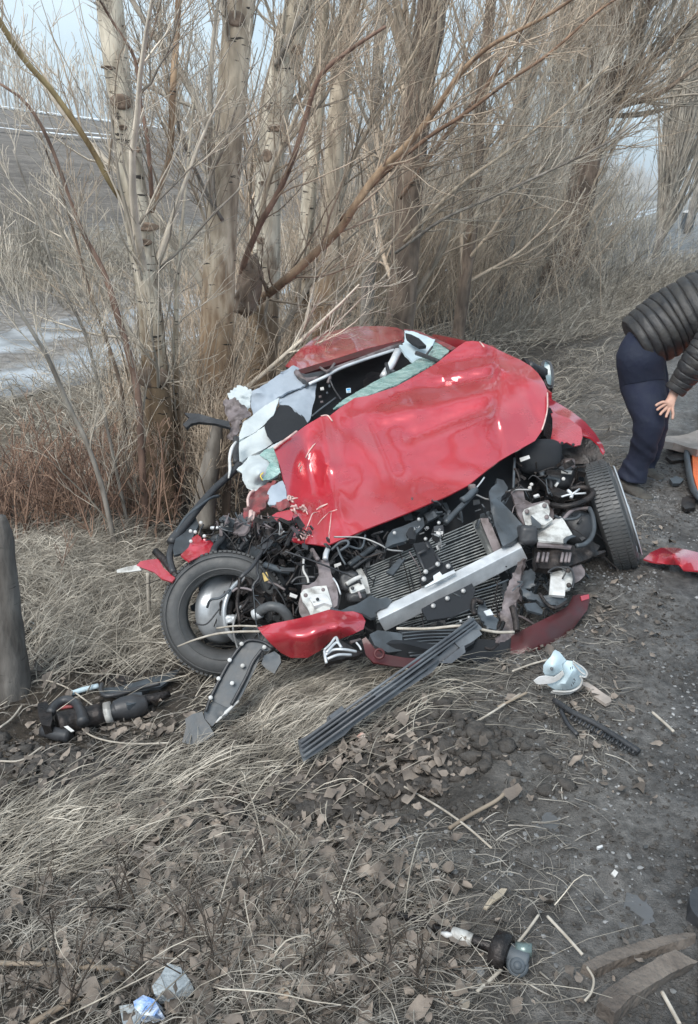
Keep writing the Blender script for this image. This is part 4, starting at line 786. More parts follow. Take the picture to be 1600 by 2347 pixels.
sheet('deflated_airbag', Z('M', [(850, 165, 4.25), (960, 85, 4.3), (1060, 35, 4.3), (1030, 80, 4.22), (975, 110, 4.18), (1000, 180, 4.15), (1030, 260, 4.1), (1045, 330, 4.05), (1000, 380, 4.02), (930, 410, 4.0), (890, 450, 3.98), (840, 490, 3.97), (790, 500, 3.97), (740, 470, 3.98), (700, 400, 4.02), (690, 330, 4.08), (640, 300, 4.14), (700, 250, 4.16), (760, 180, 4.2)]), M['airbag'], CAR, inner=Z('M', [(850, 320, 3.9)]), step=4, thick=.012, crumple=.05, csc=9, namp=.02, nsc=12, seed=15, wr=.018, wsc=13, edge_jit=1.5)
sheet('teal_glass_shard', Z('M', [(850, 170, 4.17), (900, 120, 4.2), (980, 100, 4.2), (1020, 230, 4.06), (1040, 330, 3.98), (960, 390, 3.94), (880, 400, 3.92), (890, 330, 3.95), (950, 230, 4.05)]), M['teal'], CAR, step=4, thick=.006, crumple=.04, csc=10, seed=16, wr=.018, wsc=13, namp=.03, nsc=8, edge_jit=1.5)
sheet('deflated_airbag', Z('M', [(960, 450, 3.92), (1060, 400, 3.95), (1085, 450, 3.94), (1100, 560, 3.88), (1040, 590, 3.86), (990, 620, 3.84), (930, 620, 3.85), (912, 560, 3.88), (925, 500, 3.9)]), M['airbag2'], CAR, step=4, thick=.01, crumple=.03, csc=9, seed=17, wr=.018, wsc=13, namp=.03, nsc=8, edge_jit=1.5)
tube('yellow_wire', Z('M', [(885, 330, 3.9), (860, 360, 3.88), (880, 400, 3.88)]), .003, mat('yellow_wire', (.7, .55, .1), .5), CAR, 6)
sheet('crushed_wing', Z('M', [(1000, 400, 3.95), (930, 425, 3.93), (850, 470, 3.92), (760, 520, 3.92), (745, 640, 3.88), (700, 660, 3.88), (690, 740, 3.84), (640, 760, 3.83), (595, 850, 3.8), (640, 880, 3.76), (730, 860, 3.74), (790, 790, 3.75), (830, 700, 3.78), (900, 640, 3.82), (930, 560, 3.86), (960, 480, 3.9)]), M['redprim'], CAR, step=5, thick=.01, crumple=.06, csc=9, namp=.02, seed=18, wr=.026, wsc=26, edge_jit=5)
sheet('crushed_wing', Z('M', [(600, 840, 3.78), (650, 720, 3.82), (700, 690, 3.82), (690, 760, 3.78), (760, 800, 3.72), (740, 870, 3.7), (690, 890, 3.7), (590, 870, 3.74)]), M['primer'], CAR, step=5, thick=.01, crumple=.05, csc=10, seed=19, wr=.026, wsc=26, edge_jit=5)
sheet('red_strip', Z('M', [(930, 740, 3.78), (1010, 690, 3.8), (1130, 665, 3.82), (1160, 700, 3.8), (1140, 760, 3.76), (1040, 775, 3.75), (960, 775, 3.76)]), M['red'], CAR, step=6, thick=.006, crumple=.03, csc=8, seed=20)
sheet('torn_wing', Z('M', [(1010, 600, 3.84), (1090, 570, 3.86), (1140, 620, 3.86), (1050, 680, 3.82), (960, 640, 3.84)]), M['redprim'], CAR, step=4, thick=.008, crumple=.04, csc=10, seed=21, wr=.026, wsc=26, edge_jit=5)
for pts, r in ((Z('M', [(748, 640, 3.84), (745, 570, 3.86), (770, 510, 3.88), (800, 495, 3.9)]), .006), (Z('M', [(775, 680, 3.76), (770, 770, 3.72)]), .011), (Z('M', [(800, 690, 3.76), (790, 765, 3.73)]), .006)):
    tube('bare_metal_edge', pts, r, M['scratch'], CAR, 6)
# upper left crushed pillar
sheet('crushed_pillar', Z('A', [(318, 540, 5.0), (380, 485, 5.05), (430, 490, 5.05), (465, 520, 5.0), (460, 600, 4.95), (440, 660, 4.9), (390, 650, 4.9), (340, 600, 4.95)]), M['airbag'], CAR, step=4, thick=.01, crumple=.10, csc=9, seed=22, wr=.026, wsc=26, edge_jit=5)
sheet('crushed_pillar', Z('A', [(295, 570, 4.9), (360, 560, 4.9), (430, 610, 4.86), (465, 665, 4.82), (400, 690, 4.8), (390, 770, 4.74), (350, 815, 4.72), (320, 800, 4.74), (345, 730, 4.8), (310, 660, 4.86)]), M['primer'], CAR, step=4, thick=.01, crumple=.12, csc=9, seed=23, wr=.026, wsc=26, edge_jit=5)
sheet('bent_black_strut', Z('A', [(60, 650, 4.75), (150, 655, 4.75), (250, 685, 4.75), (330, 700, 4.75), (340, 740, 4.73), (250, 715, 4.73), (150, 705, 4.72), (100, 715, 4.7), (70, 740, 4.68), (50, 720, 4.7), (90, 680, 4.73)]), M['black'], CAR, step=7, thick=.02, crumple=.02, csc=10)
tube('hanging_white_trim', Z('M', [(638, 50, 4.3), (600, 110, 4.25), (580, 200, 4.2), (582, 300, 4.15), (570, 380, 4.1)]), [.006, .010, .008, .008, .004], M['clip'], CAR, 6)
tube('black_cable', Z('M', [(640, 20, 4.5), (635, 120, 4.4), (640, 240, 4.3)]), .018, M['black'], CAR, 7)
tube('sill_bar', Z('M', [(672, 255, 4.25), (560, 370, 4.15), (440, 480, 4.05), (300, 640, 3.95), (130, 860, 3.85), (40, 970, 3.8)]), [.020, .018, .018, .02, .024, .022], M['black'], CAR, 6, 30)
tube('sill_bar', Z('M', [(480, 540, 4.05), (400, 560, 4.0), (300, 640, 3.93), (180, 740, 3.88), (60, 940, 3.8)]), .008, M['slate'], CAR, 6, 26)
sheet('wheel_arch_liner', Z('M', [(170, 820, 3.88), (270, 730, 3.92), (300, 800, 3.88), (250, 900, 3.82), (230, 1000, 3.76), (150, 1060, 3.72), (75, 1080, 3.7), (65, 1020, 3.74), (90, 930, 3.8)]), M['slate'], CAR, step=9, thick=.012, namp=.02, seed=4)
sheet('front_wing', Z('M', [(240, 920, 3.76), (290, 890, 3.78), (330, 925, 3.76), (425, 945, 3.74), (430, 985, 3.72), (415, 1050, 3.68), (330, 1075, 3.64), (215, 1135, 3.6), (135, 1075, 3.62), (205, 1010, 3.7)]), M['red'], CAR, step=6, thick=.008, crumple=.07, csc=9, seed=31)
sheet('front_wing', Z('C', [(165, 385, 3.72), (190, 360, 3.72), (240, 350, 3.72), (300, 345, 3.72), (330, 400, 3.68), (400, 460, 3.62), (380, 485, 3.6), (320, 465, 3.62), (270, 425, 3.66), (200, 400, 3.7)]), M['red'], CAR, step=6, thick=.008, crumple=.03, csc=9, seed=32)
sheet('wing_tip', Z('C', [(45, 412, 3.75), (100, 395, 3.74), (175, 380, 3.72), (195, 415, 3.70), (120, 425, 3.73), (48, 430, 3.75)]), M['white'], CAR, step=10, thick=.01, namp=.004)
tube('wing_bracket', Z('C', [(280, 300, 3.76), (330, 350, 3.72), (370, 400, 3.68), (405, 450, 3.64)]), .018, M['grease'], CAR, 6)
tube('wing_bracket', Z('C', [(380, 270, 3.78), (365, 340, 3.72), (390, 430, 3.64)]), .016, M['black'], CAR, 6)
for x, y in ((318, 783), (268, 868), (228, 952), (225, 860), (350, 905), (300, 1012)):
    mb = MB(); c = P(*Z('M', [(x, y, 3.7)])[0]); disc(mb, c, .008, CAM-c, .006, 8); mb.obj('white_clip', M['clip'], CAR)

# engine bay ------------------------------------------------------------
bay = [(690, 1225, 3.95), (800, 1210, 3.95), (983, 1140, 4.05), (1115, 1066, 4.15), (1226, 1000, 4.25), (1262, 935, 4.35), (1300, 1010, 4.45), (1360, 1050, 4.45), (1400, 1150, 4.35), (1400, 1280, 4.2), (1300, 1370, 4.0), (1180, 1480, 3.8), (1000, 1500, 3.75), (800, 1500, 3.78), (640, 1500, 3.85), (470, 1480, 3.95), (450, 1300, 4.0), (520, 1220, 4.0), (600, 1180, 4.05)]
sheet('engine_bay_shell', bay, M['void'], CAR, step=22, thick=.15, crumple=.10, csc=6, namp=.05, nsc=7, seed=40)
def lump(name, k, cx, cy, t, w, h, d, m, seed, amp=.25, sub=3, fr=9):
    bm = bmesh.new(); bmesh.ops.create_icosphere(bm, subdivisions=sub, radius=1); V = np.array([v.co[:] for v in bm.verts]); F = [tuple(v.index for v in f.verts) for f in bm.faces]; bm.free()
    (x, y), = Z(k, [(cx, cy)]); s = ZR[k][2]; V = np.sign(V)*np.abs(V)**.6; V = V*(1+amp*ridge(V*fr*.22, 2, seed)[:, None])
    c = P(x, y, t); return mesh_obj(name, c+_r*V[:, :1]*(w/2/s*t/FOC)+_u*V[:, 1:2]*(h/2/s*t/FOC)+_f*V[:, 2:3]*d, F, m, CAR)
lump('engine_block', 'H', 1200, 300, 3.95, 520, 560, .10, M['grease'], 1, .5, 4, 14)
lump('engine_cover', 'H', 640, 330, 3.86, 380, 210, .07, M['black'], 2, .35, 4)
lump('gearbox', 'H', 1180, 950, 3.82, 520, 620, .12, M['black'], 3, .45, 4, 12)
lump('oil_filter', 'H', 1240, 420, 3.80, 180, 160, .05, M['grease'], 4, .4)
lump('alternator', 'H', 1240, 250, 3.82, 190, 130, .05, M['slate'], 14, .5)
lump('brake_servo', 'K', 640, 240, 4.2, 430, 330, .10, M['black'], 5, .3)
lump('washer_tank', 'K', 900, 850, 3.98, 380, 420, .10, M['black'], 6, .3)
lump('battery_tray', 'B', 960, 940, 4.15, 300, 240, .07, M['void'], 7, .2)
sheet('flat_bracket', Z('H', [(850, 450, 3.76), (960, 350, 3.78), (1045, 345, 3.78), (1050, 440, 3.74), (1000, 520, 3.7), (930, 530, 3.7)]), M['slate'], CAR, thick=.006, step=20)
sheet('control_arm', Z('H', [(840, 735, 3.66), (930, 740, 3.66), (1010, 800, 3.65), (1060, 900, 3.62), (1085, 970, 3.6), (1000, 930, 3.6), (920, 850, 3.62)]), M['grease'], CAR, thick=.03, step=15, namp=.01)
sheet('suspension_strut', Z('H', [(1120, 880, 3.68), (1250, 860, 3.68), (1270, 960, 3.64), (1200, 1010, 3.62), (1080, 980, 3.62)]), M['black'], CAR, thick=.05, step=15, rnd=True)
sheet('steering_knuckle', Z('H', [(880, 990, 3.62), (1000, 960, 3.62), (1100, 1010, 3.6), (1060, 1080, 3.58), (960, 1150, 3.56), (860, 1180, 3.56), (800, 1120, 3.58)]), M['grease'], CAR, thick=.04, step=12, crumple=.03, csc=12)
tube('coolant_hose', Z('H', [(985, 1210, 3.52), (1060, 1150, 3.50), (1160, 1110, 3.48), (1270, 1130, 3.48), (1350, 1200, 3.49), (1400, 1290, 3.50)]), .021, mat('grey_rubber_hose', (.10, .105, .11), .5, 0, var=.3), CAR, 14, 30)
tube('hose_clamp', Z('H', [(962, 1215, 3.52), (1040, 1180, 3.51)]), .0235, M['alu'], CAR, 12)
plate('yellow_label', Z('H', [(1060, 705, 3.6), (1115, 690, 3.6), (1148, 785, 3.58), (1088, 808, 3.58)]), mat('yellow_label', (.62, .45, .16), .6), CAR, .004)
plate('white_label', Z('H', [(1400, 940, 3.56), (1490, 975, 3.56), (1475, 1010, 3.55), (1392, 985, 3.55)]), M['clip'], CAR, .004)
plate('white_label', Z('I', [(610, 495, 3.6), (690, 470, 3.6), (700, 500, 3.6), (620, 535, 3.6)]), M['clip'], CAR, .004)
plate('white_label', Z('B', [(838, 950, 4.02), (900, 930, 4.02), (908, 952, 4.02), (846, 975, 4.02)]), M['clip'], CAR, .004)
plate('white_label', Z('K', [(720, 145, 4.08), (855, 152, 4.08), (845, 190, 4.06), (724, 180, 4.06)]), M['white'], CAR, .004)
# wires in the left bay
for pts, r, m in ((Z('H', [(1130, 140, 3.8), (1090, 260, 3.72), (1075, 400, 3.66), (1010, 520, 3.6), (930, 640, 3.55), (830, 730, 3.52), (790, 780, 3.52)]), .009, 'black'),
                  (Z('H', [(1010, 540, 3.6), (1000, 680, 3.55), (1020, 760, 3.53), (960, 840, 3.52), (940, 920, 3.51)]), .006, 'black'), (Z('H', [(940, 915, 3.5), (850, 890, 3.5), (760, 890, 3.5), (700, 930, 3.5)]), .005, 'primer'),
                  (Z('H', [(790, 760, 3.5), (780, 900, 3.5), (760, 1080, 3.5), (790, 1290, 3.48)]), .008, 'grease'), (Z('H', [(900, 1020, 3.52), (840, 1100, 3.5), (790, 1160, 3.5)]), .006, 'grease'),
                  (Z('H', [(1570, 540, 3.6), (1480, 640, 3.58), (1430, 740, 3.57), (1350, 860, 3.56)]), .006, 'grease'), (Z('H', [(1130, 810, 3.58), (1240, 850, 3.57), (1340, 910, 3.56)]), .006, 'primer'),
                  (Z('H', [(600, 200, 3.78), (580, 290, 3.74), (500, 380, 3.7), (470, 460, 3.66)]), .016, 'black'), (Z('H', [(1440, 180, 3.76), (1400, 280, 3.72), (1350, 380, 3.7)]), .012, 'black'),
                  (Z('H', [(1090, 600, 3.66), (1200, 640, 3.64), (1300, 670, 3.62), (1400, 690, 3.62)]), .014, 'slate'), (Z('H', [(440, 160, 3.85), (560, 155, 3.84)]), .008, 'alu'), (Z('H', [(780, 430, 3.72), (830, 360, 3.74), (900, 300, 3.76)]), .012, 'black'),
                  (Z('I', [(245, 420, 3.6), (240, 560, 3.56), (290, 660, 3.54), (300, 720, 3.53)]), .005, 'clip'), (Z('I', [(600, 660, 3.52), (650, 740, 3.5), (690, 860, 3.49)]), .004, 'alu'), (Z('I', [(90, 720, 3.56), (180, 650, 3.56), (380, 650, 3.54)]), .006, 'black'),
                  (Z('I', [(650, 285, 3.58), (690, 390, 3.56), (750, 500, 3.54)]), .005, 'slate'), (Z('I', [(580, 320, 3.6), (680, 230, 3.6), (770, 210, 3.6), (780, 260, 3.59), (680, 330, 3.58)]), .006, 'slate'), (Z('I', [(780, 270, 3.62), (940, 300, 3.64), (990, 140, 3.68)]), .005, 'slate'),
                  (Z('I', [(680, 260, 3.66), (860, 160, 3.68), (1030, 60, 3.72)]), .006, 'grease'), (Z('I', [(345, 320, 3.62), (380, 380, 3.58), (420, 440, 3.55)]), .011, 'primer'), (Z('I', [(545, 290, 3.62), (515, 360, 3.58), (505, 430, 3.55)]), .012, 'alu')):
    tube('wire', pts, r, M[m], CAR, 6)
# loose fragments heaped in the bay: small bent plates, too small to pick apart
def debris(name, region, n, t0, t1, size, m, seed):
    q = np.random.default_rng(seed); mb = MB(); x0, y0, x1, y1 = region
    for i in range(n):
        x, y = x0+(x1-x0)*q.random(), y0+(y1-y0)*q.random(); c = P(x, y, t0+(t1-t0)*q.random()); a = unit(q.normal(size=3)); b = unit(np.cross(a, q.normal(size=3))); e = np.cross(a, b)
        l, w, h = size*(.4+q.random()*1.2), size*(.15+q.random()*.5), size*.06
        V, F = box_axes(c, a*l/2, b*w/2, e*h); V = np.array(V); V += fbm(V*20, 2, seed)[:, None]*size*.12; mb.add(V, F)
        if i % 3 == 0:
            V, F = tube_pts([c-a*l, c+b*w, c+a*l], size*.06, 5, 7); mb.add(V, F)
    return tag(mb.obj(name, m, CAR, smooth=False), kind='stuff')
debris('engine_fragments', (560, 1185, 700, 1330), 60, 3.66, 3.85, .05, M['grease'], 51)
debris('engine_fragments', (600, 1190, 760, 1420), 60, 3.56, 3.8, .045, M['black'], 52)
debris('engine_fragments', (500, 1190, 640, 1260), 36, 3.72, 3.86, .06, M['slate'], 53)
debris('engine_fragments', (540, 1350, 680, 1440), 40, 3.56, 3.66, .05, M['grease'], 54)
debris('engine_fragments', (1180, 1060, 1350, 1180), 70, 4.0, 4.2, .05, M['grease'], 55)
debris('engine_fragments', (1200, 1180, 1330, 1330), 70, 3.86, 4.0, .05, M['black'], 56)
debris('engine_fragments', (1150, 1300, 1290, 1440), 70, 3.66, 3.85, .05, M['slate'], 57)
debris('engine_fragments', (820, 1430, 1150, 1490), 60, 3.55, 3.7, .05, M['black'], 58)
debris('engine_fragments', (760, 1220, 900, 1300), 40, 3.7, 3.8, .05, M['black'], 59)
debris('engine_fragments', (930, 1150, 1150, 1200), 40, 3.8, 3.95, .05, M['slate'], 60)
debris('engine_fragments', (490, 1180, 660, 1240), 40, 3.7, 3.8, .03, M['primer'], 61)

q_ = np.random.default_rng(91)          # torn wiring hanging through the bay
for (x0, y0, x1, y1, t0, t1, n) in ((520, 1200, 720, 1430, 3.5, 3.72, 26), (1180, 1060, 1360, 1300, 3.82, 4.1, 24), (1120, 1300, 1300, 1440, 3.5, 3.66, 16), (760, 1230, 960, 1330, 3.6, 3.72, 10), (440, 1180, 640, 1250, 3.68, 3.8, 12)):
    for k in range(n):
        x, y = x0+(x1-x0)*q_.random(), y0+(y1-y0)*q_.random(); t_ = t0+(t1-t0)*q_.random(); pts = [(x, y, t_)]
        dx, dy = q_.normal()*22, abs(q_.normal())*20+4
        for j in range(4): x += dx+q_.normal()*12; y += dy+q_.normal()*12; dx *= .8; t_ += q_.normal()*.012; pts.append((x, y, t_))
        tube('loose_wire', pts, .0018+.004*q_.random()**2, M[['black', 'grease', 'slate', 'primer', 'boltm'][int(q_.choice(5, p=[.42, .25, .15, .1, .08]))]], CAR, 5)
# radiator -----------------------------------------------------------
rad_c = {'tl': (175, 582, 3.72), 'tr': (800, 312, 3.92), 'br': (965, 870, 3.74), 'bl': (300, 1010, 3.56)}
rc = {k: P(*Z('D', [v])[0]) for k, v in rad_c.items()}
plate('radiator', Z('D', [rad_c['tl'], rad_c['tr'], rad_c['br'], rad_c['bl']]), M['void'], CAR, .03)
mb = MB(); nrm = np.cross(rc['tr']-rc['tl'], rc['bl']-rc['tl']); nrm /= np.linalg.norm(nrm); nrm *= -1 if nrm@(CAM-rc['tl']) < 0 else 1
q_ = np.random.default_rng(2)
for k in range(36):
    f = (k+.5)/36; a = rc['tl']*(1-f)+rc['bl']*f+nrm*.006; b = rc['tr']*(1-f)+rc['br']*f+nrm*.006; dn = (rc['bl']-rc['tl'])/np.linalg.norm(rc['bl']-rc['tl'])
    m_ = (a+b)/2+dn*q_.normal()*.002; 
    for s0, s1 in ((a, m_), (m_, b)):
        V, F = box_axes((s0+s1)/2, (s1-s0)/2, dn*.0024, nrm*.008); mb.add(V, F)
tag(mb.obj('cooling_fins', M['fin'], CAR, smooth=False), kind='stuff')
plate('radiator_tank', Z('D', [(770, 322, 3.86), (795, 312, 3.88), (900, 480, 3.82), (885, 500, 3.8), (850, 500, 3.8)]), M['fin'], CAR, .03)
sheet('radiator_tank', Z('D', [(795, 312, 3.85), (835, 310, 3.85), (870, 390, 3.8), (905, 480, 3.76), (870, 495, 3.78), (835, 420, 3.8)]), M['primer'], CAR, thick=.04, step=12, rnd=True)
plate('radiator_tank', Z('D', [(150, 580, 3.68), (178, 570, 3.7), (205, 620, 3.66), (225, 700, 3.6), (205, 705, 3.6), (175, 640, 3.64)]), M['white'], CAR, .03)
plate('latch_plate', Z('I', [(790, 770, 3.54), (950, 700, 3.56), (988, 785, 3.54), (820, 850, 3.52)]), M['white'], CAR, .02)
mb = MB(); c = P(*Z('I', [(835, 782, 3.515)])[0]); disc(mb, c, .008, CAM-c, .006, 10); mb.obj('hole_cap', M['black'], CAR)
tube('latch_rod', Z('I', [(760, 735, 3.53), (850, 680, 3.55), (940, 640, 3.56)]), .010, M['clip'], CAR, 7)
plate('latch_tab', Z('I', [(895, 825, 3.52), (918, 818, 3.52), (948, 895, 3.5), (925, 905, 3.5)]), M['primer'], CAR, .008)
lump('horn', 'I', 790, 700, 3.6, 240, 260, .05, M['black'], 8, .5)
lump('horn', 'I', 880, 890, 3.56, 260, 130, .05, M['black'], 9, .3)
# slate crossmember below the bonnet
sheet('crossmember', Z('J', [(0, 600, 3.72), (120, 560, 3.74), (370, 450, 3.8), (385, 555, 3.76), (300, 640, 3.72), (150, 740, 3.66), (0, 780, 3.62)]) + Z('D', [(300, 470, 3.6), (315, 400, 3.66)]), M['slate'], CAR, thick=.02, step=16)
plate('crossmember_tab', Z('J', [(380, 410, 3.84), (530, 345, 3.87), (575, 430, 3.84), (430, 500, 3.79)]), M['slate'], CAR, .012)
bolts('bolt', Z('J', [(318, 478, 3.73), (22, 642, 3.65), (560, 520, 3.74), (398, 715, 3.68)]), .0085, M['boltm'], CAR)
sheet('latch_housing', Z('J', [(160, 650, 3.68), (200, 580, 3.7), (240, 565, 3.7), (290, 650, 3.67), (270, 720, 3.65), (200, 710, 3.65)]), M['void'], CAR, thick=.03, step=12)
sheet('latch_housing', Z('J', [(500, 560, 3.72), (610, 545, 3.74), (625, 640, 3.7), (560, 700, 3.68), (505, 650, 3.69)]), M['black'], CAR, thick=.04, step=12)
debris('latch_fragments', (925, 1205, 1020, 1260), 20, 3.62, 3.7, .02, M['boltm'], 62)
# central support across the radiator
sheet('centre_support', Z('J', [(250, 770, 3.66), (440, 740, 3.68), (530, 900, 3.64), (600, 1000, 3.6), (690, 980, 3.6), (740, 1080, 3.58), (600, 1145, 3.55), (560, 1100, 3.56), (480, 1190, 3.54), (360, 1250, 3.5), (330, 1180, 3.53), (400, 1120, 3.56), (330, 980, 3.6)]), M['void'], CAR, thick=.015, step=14, namp=.004)
for a, b in (((300, 900, 3.6), (400, 850, 3.62)), ((300, 900, 3.6), (400, 1120, 3.54)), ((430, 1090, 3.54), (560, 1020, 3.56)), ((520, 900, 3.6), (590, 1010, 3.56)), ((440, 830, 3.62), (400, 760, 3.64))):
    tube('support_rib', Z('J', [a, b]), .007, M['black'], CAR, 6)
bolts('bolt', Z('J', [(672, 1045, 3.55), (378, 1200, 3.5), (545, 1020, 3.55), (400, 1112, 3.53)]), .011, M['boltm'], CAR)
bolts('bolt', Z('J', [(855, 1345, 3.52), (662, 1435, 3.49), (492, 1525, 3.46), (700, 1478, 3.48)]), .011, M['boltm'], CAR)
sheet('broken_fin_bracket', Z('I', [(1240, 590, 3.6), (1400, 420, 3.64), (1475, 420, 3.64), (1370, 560, 3.6), (1320, 620, 3.58)]), M['slate'], CAR, thick=.01, step=12, crumple=.02)
tube('air_duct_rib', Z('I', [(790, 500, 3.66), (960, 380, 3.7), (1140, 250, 3.74)]), .013, M['slate'], CAR, 6)
tube('air_duct_rib', Z('I', [(840, 540, 3.66), (1000, 430, 3.69), (1170, 330, 3.72)]), .007, M['black'], CAR, 6)
tube('bonnet_stay', Z('J', [(640, 520, 3.72), (750, 400, 3.76), (880, 270, 3.8), (1010, 130, 3.86)]), .013, M['slate'], CAR, 7)
tube('stay_cap', Z('J', [(840, 250, 3.78), (920, 200, 3.8), (1000, 110, 3.84)]), .017, M['slate'], CAR, 7)
tube('cable', Z('J', [(1010, 100, 3.84), (1060, 40, 3.88), (1110, -30, 3.9)]), .004, M['alu'], CAR, 6)
lump('stay_joint', 'J', 960, 90, 3.84, 90, 80, .02, M['primer'], 12, .5)
sheet('air_duct', Z('J', [(1165, 140, 3.88), (1200, 90, 3.9), (1260, 40, 3.92), (1260, -20, 3.95), (1340, 0, 3.95), (1395, 90, 3.9), (1380, 140, 3.88), (1320, 200, 3.85), (1310, 260, 3.84), (1420, 370, 3.8), (1580, 550, 3.74), (1560, 640, 3.7), (1460, 740, 3.66), (1340, 800, 3.64), (1320, 780, 3.65), (1240, 560, 3.74), (1190, 350, 3.8)]), M['slate'], CAR, thick=.03, step=14, namp=.015, nsc=10, creases=[(1128, 1150, 1160, 1240, -.03, 6), (1150, 1150, 1190, 1225, .02, 5)])
lump('duct_clamp', 'K', 300, 930, 3.72, 250, 250, .06, M['black'], 10, .3)
# bumper beam: a closed aluminium box section
def beam(name, A, B, up, dep, m, bow=0.0, n=14):
    mb = MB(); V = []
    for i in range(n+1):
        f = i/n; c = A*(1-f)+B*f+(-_f)*bow*math.sin(f*PI); U = up[0]*(1-f)+up[1]*f
        V += [c, c+U, c+U+dep, c+dep]
    F = [(i*4+k, i*4+(k+1) % 4, (i+1)*4+(k+1) % 4, (i+1)*4+k) for i in range(n) for k in range(4)]+[(3, 2, 1, 0), (n*4, n*4+1, n*4+2, n*4+3)]
    mb.add(V, F); o = mb.obj(name, m, CAR, smooth=False); bevel(o, .003, 2); return o
bl, bt = P(*Z('D', [(300, 900, 3.47)])[0]), P(*Z('D', [(264, 838, 3.42)])[0]); br_, btr = P(*Z('D', [(1040, 524, 3.73)])[0]), P(*Z('D', [(1010, 462, 3.68)])[0])
top_d = P(*Z('D', [(240, 812, 3.56)])[0])-P(*Z('D', [(262, 832, 3.44)])[0])
beam('bumper_beam', bl, br_, (bt-bl, btr-br_), np.array([-.010, .060, .010]), M['alu'], .02)
sheet('beam_end', Z('D', [(1085, 405, 3.72), (1218, 312, 3.78), (1228, 322, 3.77), (1272, 395, 3.72), (1240, 410, 3.70), (1228, 440, 3.68), (1090, 425, 3.68)]), M['white'], CAR, thick=.01, step=10)
sheet('beam_end', Z('D', [(1082, 376, 3.78), (1208, 300, 3.84), (1220, 312, 3.79), (1086, 405, 3.73)]), M['clip'], CAR, thick=.01, step=20)
sheet('beam_end_lip', Z('K', [(745, 980, 3.68), (780, 950, 3.69), (850, 930, 3.7), (900, 945, 3.7), (840, 960, 3.68), (790, 990, 3.66), (770, 1030, 3.64), (745, 1020, 3.65)]), M['slate'], CAR, thick=.006, step=8)
sheet('beam_bracket', Z('J', [(490, 1160, 3.52), (570, 1108, 3.54), (600, 1150, 3.52), (740, 1085, 3.56), (765, 1120, 3.54), (400, 1300, 3.48), (390, 1285, 3.48), (500, 1215, 3.5)]), M['alu'], CAR, thick=.008, step=20)
plate('black_bracket', Z('J', [(350, 1560, 3.40), (560, 1440, 3.44), (800, 1330, 3.48), (960, 1250, 3.50), (1000, 1330, 3.47), (960, 1480, 3.42), (940, 1584, 3.40), (700, 1660, 3.36), (420, 1700, 3.34)]), M['void'], CAR, .012)
bolts('bolt', Z('J', [(855, 1345, 3.46), (662, 1435, 3.43), (492, 1525, 3.40)]), .0105, M['boltm'], CAR)
bolts('bolt', Z('L', [(222, 490, 3.36), (296, 455, 3.38)]), .006, M['boltm'], CAR)
tube('bracket_rib', Z('J', [(730, 1370, 3.46), (830, 1420, 3.45)]), .004, M['slate'], CAR, 5)
tube('bracket_rib', Z('L', [(100, 475, 3.36), (200, 430, 3.38), (300, 385, 3.4)]), .003, M['slate'], CAR, 5)
tube('thin_rod', Z('J', [(1000, 1350, 3.5), (1200, 1290, 3.56), (1400, 1210, 3.62)]), .004, M['slate'], CAR, 5)
for x, y in ((1282, 1155), (1378, 1108), (1375, 1050), (1270, 1195)):
    c = P(*Z('J', [(x, y, 3.575)])[0]); mb = MB(); disc(mb, c, .004, CAM-c, .002, 7); mb.obj('hole', M['void'], CAR)
# left crash-can bracket
sheet('strut_bracket', Z('I', [(385, 460, 3.58), (470, 440, 3.58), (540, 430, 3.58), (560, 520, 3.56), (580, 620, 3.54), (640, 740, 3.5), (660, 880, 3.46), (650, 990, 3.43), (560, 1050, 3.42), (420, 1100, 3.42), (230, 1150, 3.42), (190, 1080, 3.44), (180, 960, 3.46), (210, 850, 3.48), (230, 740, 3.5), (300, 745, 3.5), (380, 700, 3.52), (430, 620, 3.54), (420, 520, 3.56)]), M['primer'], CAR, thick=.02, step=12, crumple=.02, csc=9, seed=71)
sheet('crash_can', Z('I', [(205, 850, 3.46), (240, 800, 3.47), (380, 760, 3.48), (520, 750, 3.48), (560, 880, 3.45), (590, 980, 3.42), (560, 1040, 3.40), (440, 1075, 3.38), (330, 1115, 3.38), (290, 1020, 3.4), (230, 940, 3.43)]), M['white'], CAR, thick=.02, step=11, crumple=.02, csc=12, seed=72)
sheet('crash_can', Z('I', [(300, 890, 3.44), (380, 850, 3.45), (500, 850, 3.45), (560, 930, 3.42), (590, 990, 3.40), (490, 960, 3.4), (370, 1000, 3.38), (340, 950, 3.4)]), M['clip'], CAR, thick=.015, step=11, crumple=.015, csc=12, seed=73)
for x, y, r in ((412, 915, .007), (370, 968, .008), (268, 868, .009), (480, 800, .008)):
    c = P(*Z('I', [(x, y, 3.405)])[0]); mb = MB(); disc(mb, c, r, CAM-c, .003, 9); mb.obj('hole' if x < 420 and y > 900 else 'bolt', M['void'] if x < 420 and y > 900 else M['primer'], CAR)
# left plastic cover between red bumper and radiator
sheet('torn_duct', Z('I', [(560, 1005, 3.4), (600, 1040, 3.4), (700, 1060, 3.4), (800, 1000, 3.42), (960, 950, 3.44), (1040, 880, 3.47), (1310, 910, 3.5), (1310, 960, 3.48), (1240, 1010, 3.46), (1100, 1060, 3.43), (1110, 1120, 3.4), (1050, 1140, 3.39), (960, 1080, 3.4), (850, 1060, 3.4), (720, 1080, 3.39), (600, 1060, 3.39)]), M['slate'], CAR, thick=.012, step=11, crumple=.03, csc=9, seed=74, wr=.026, wsc=26, edge_jit=5)
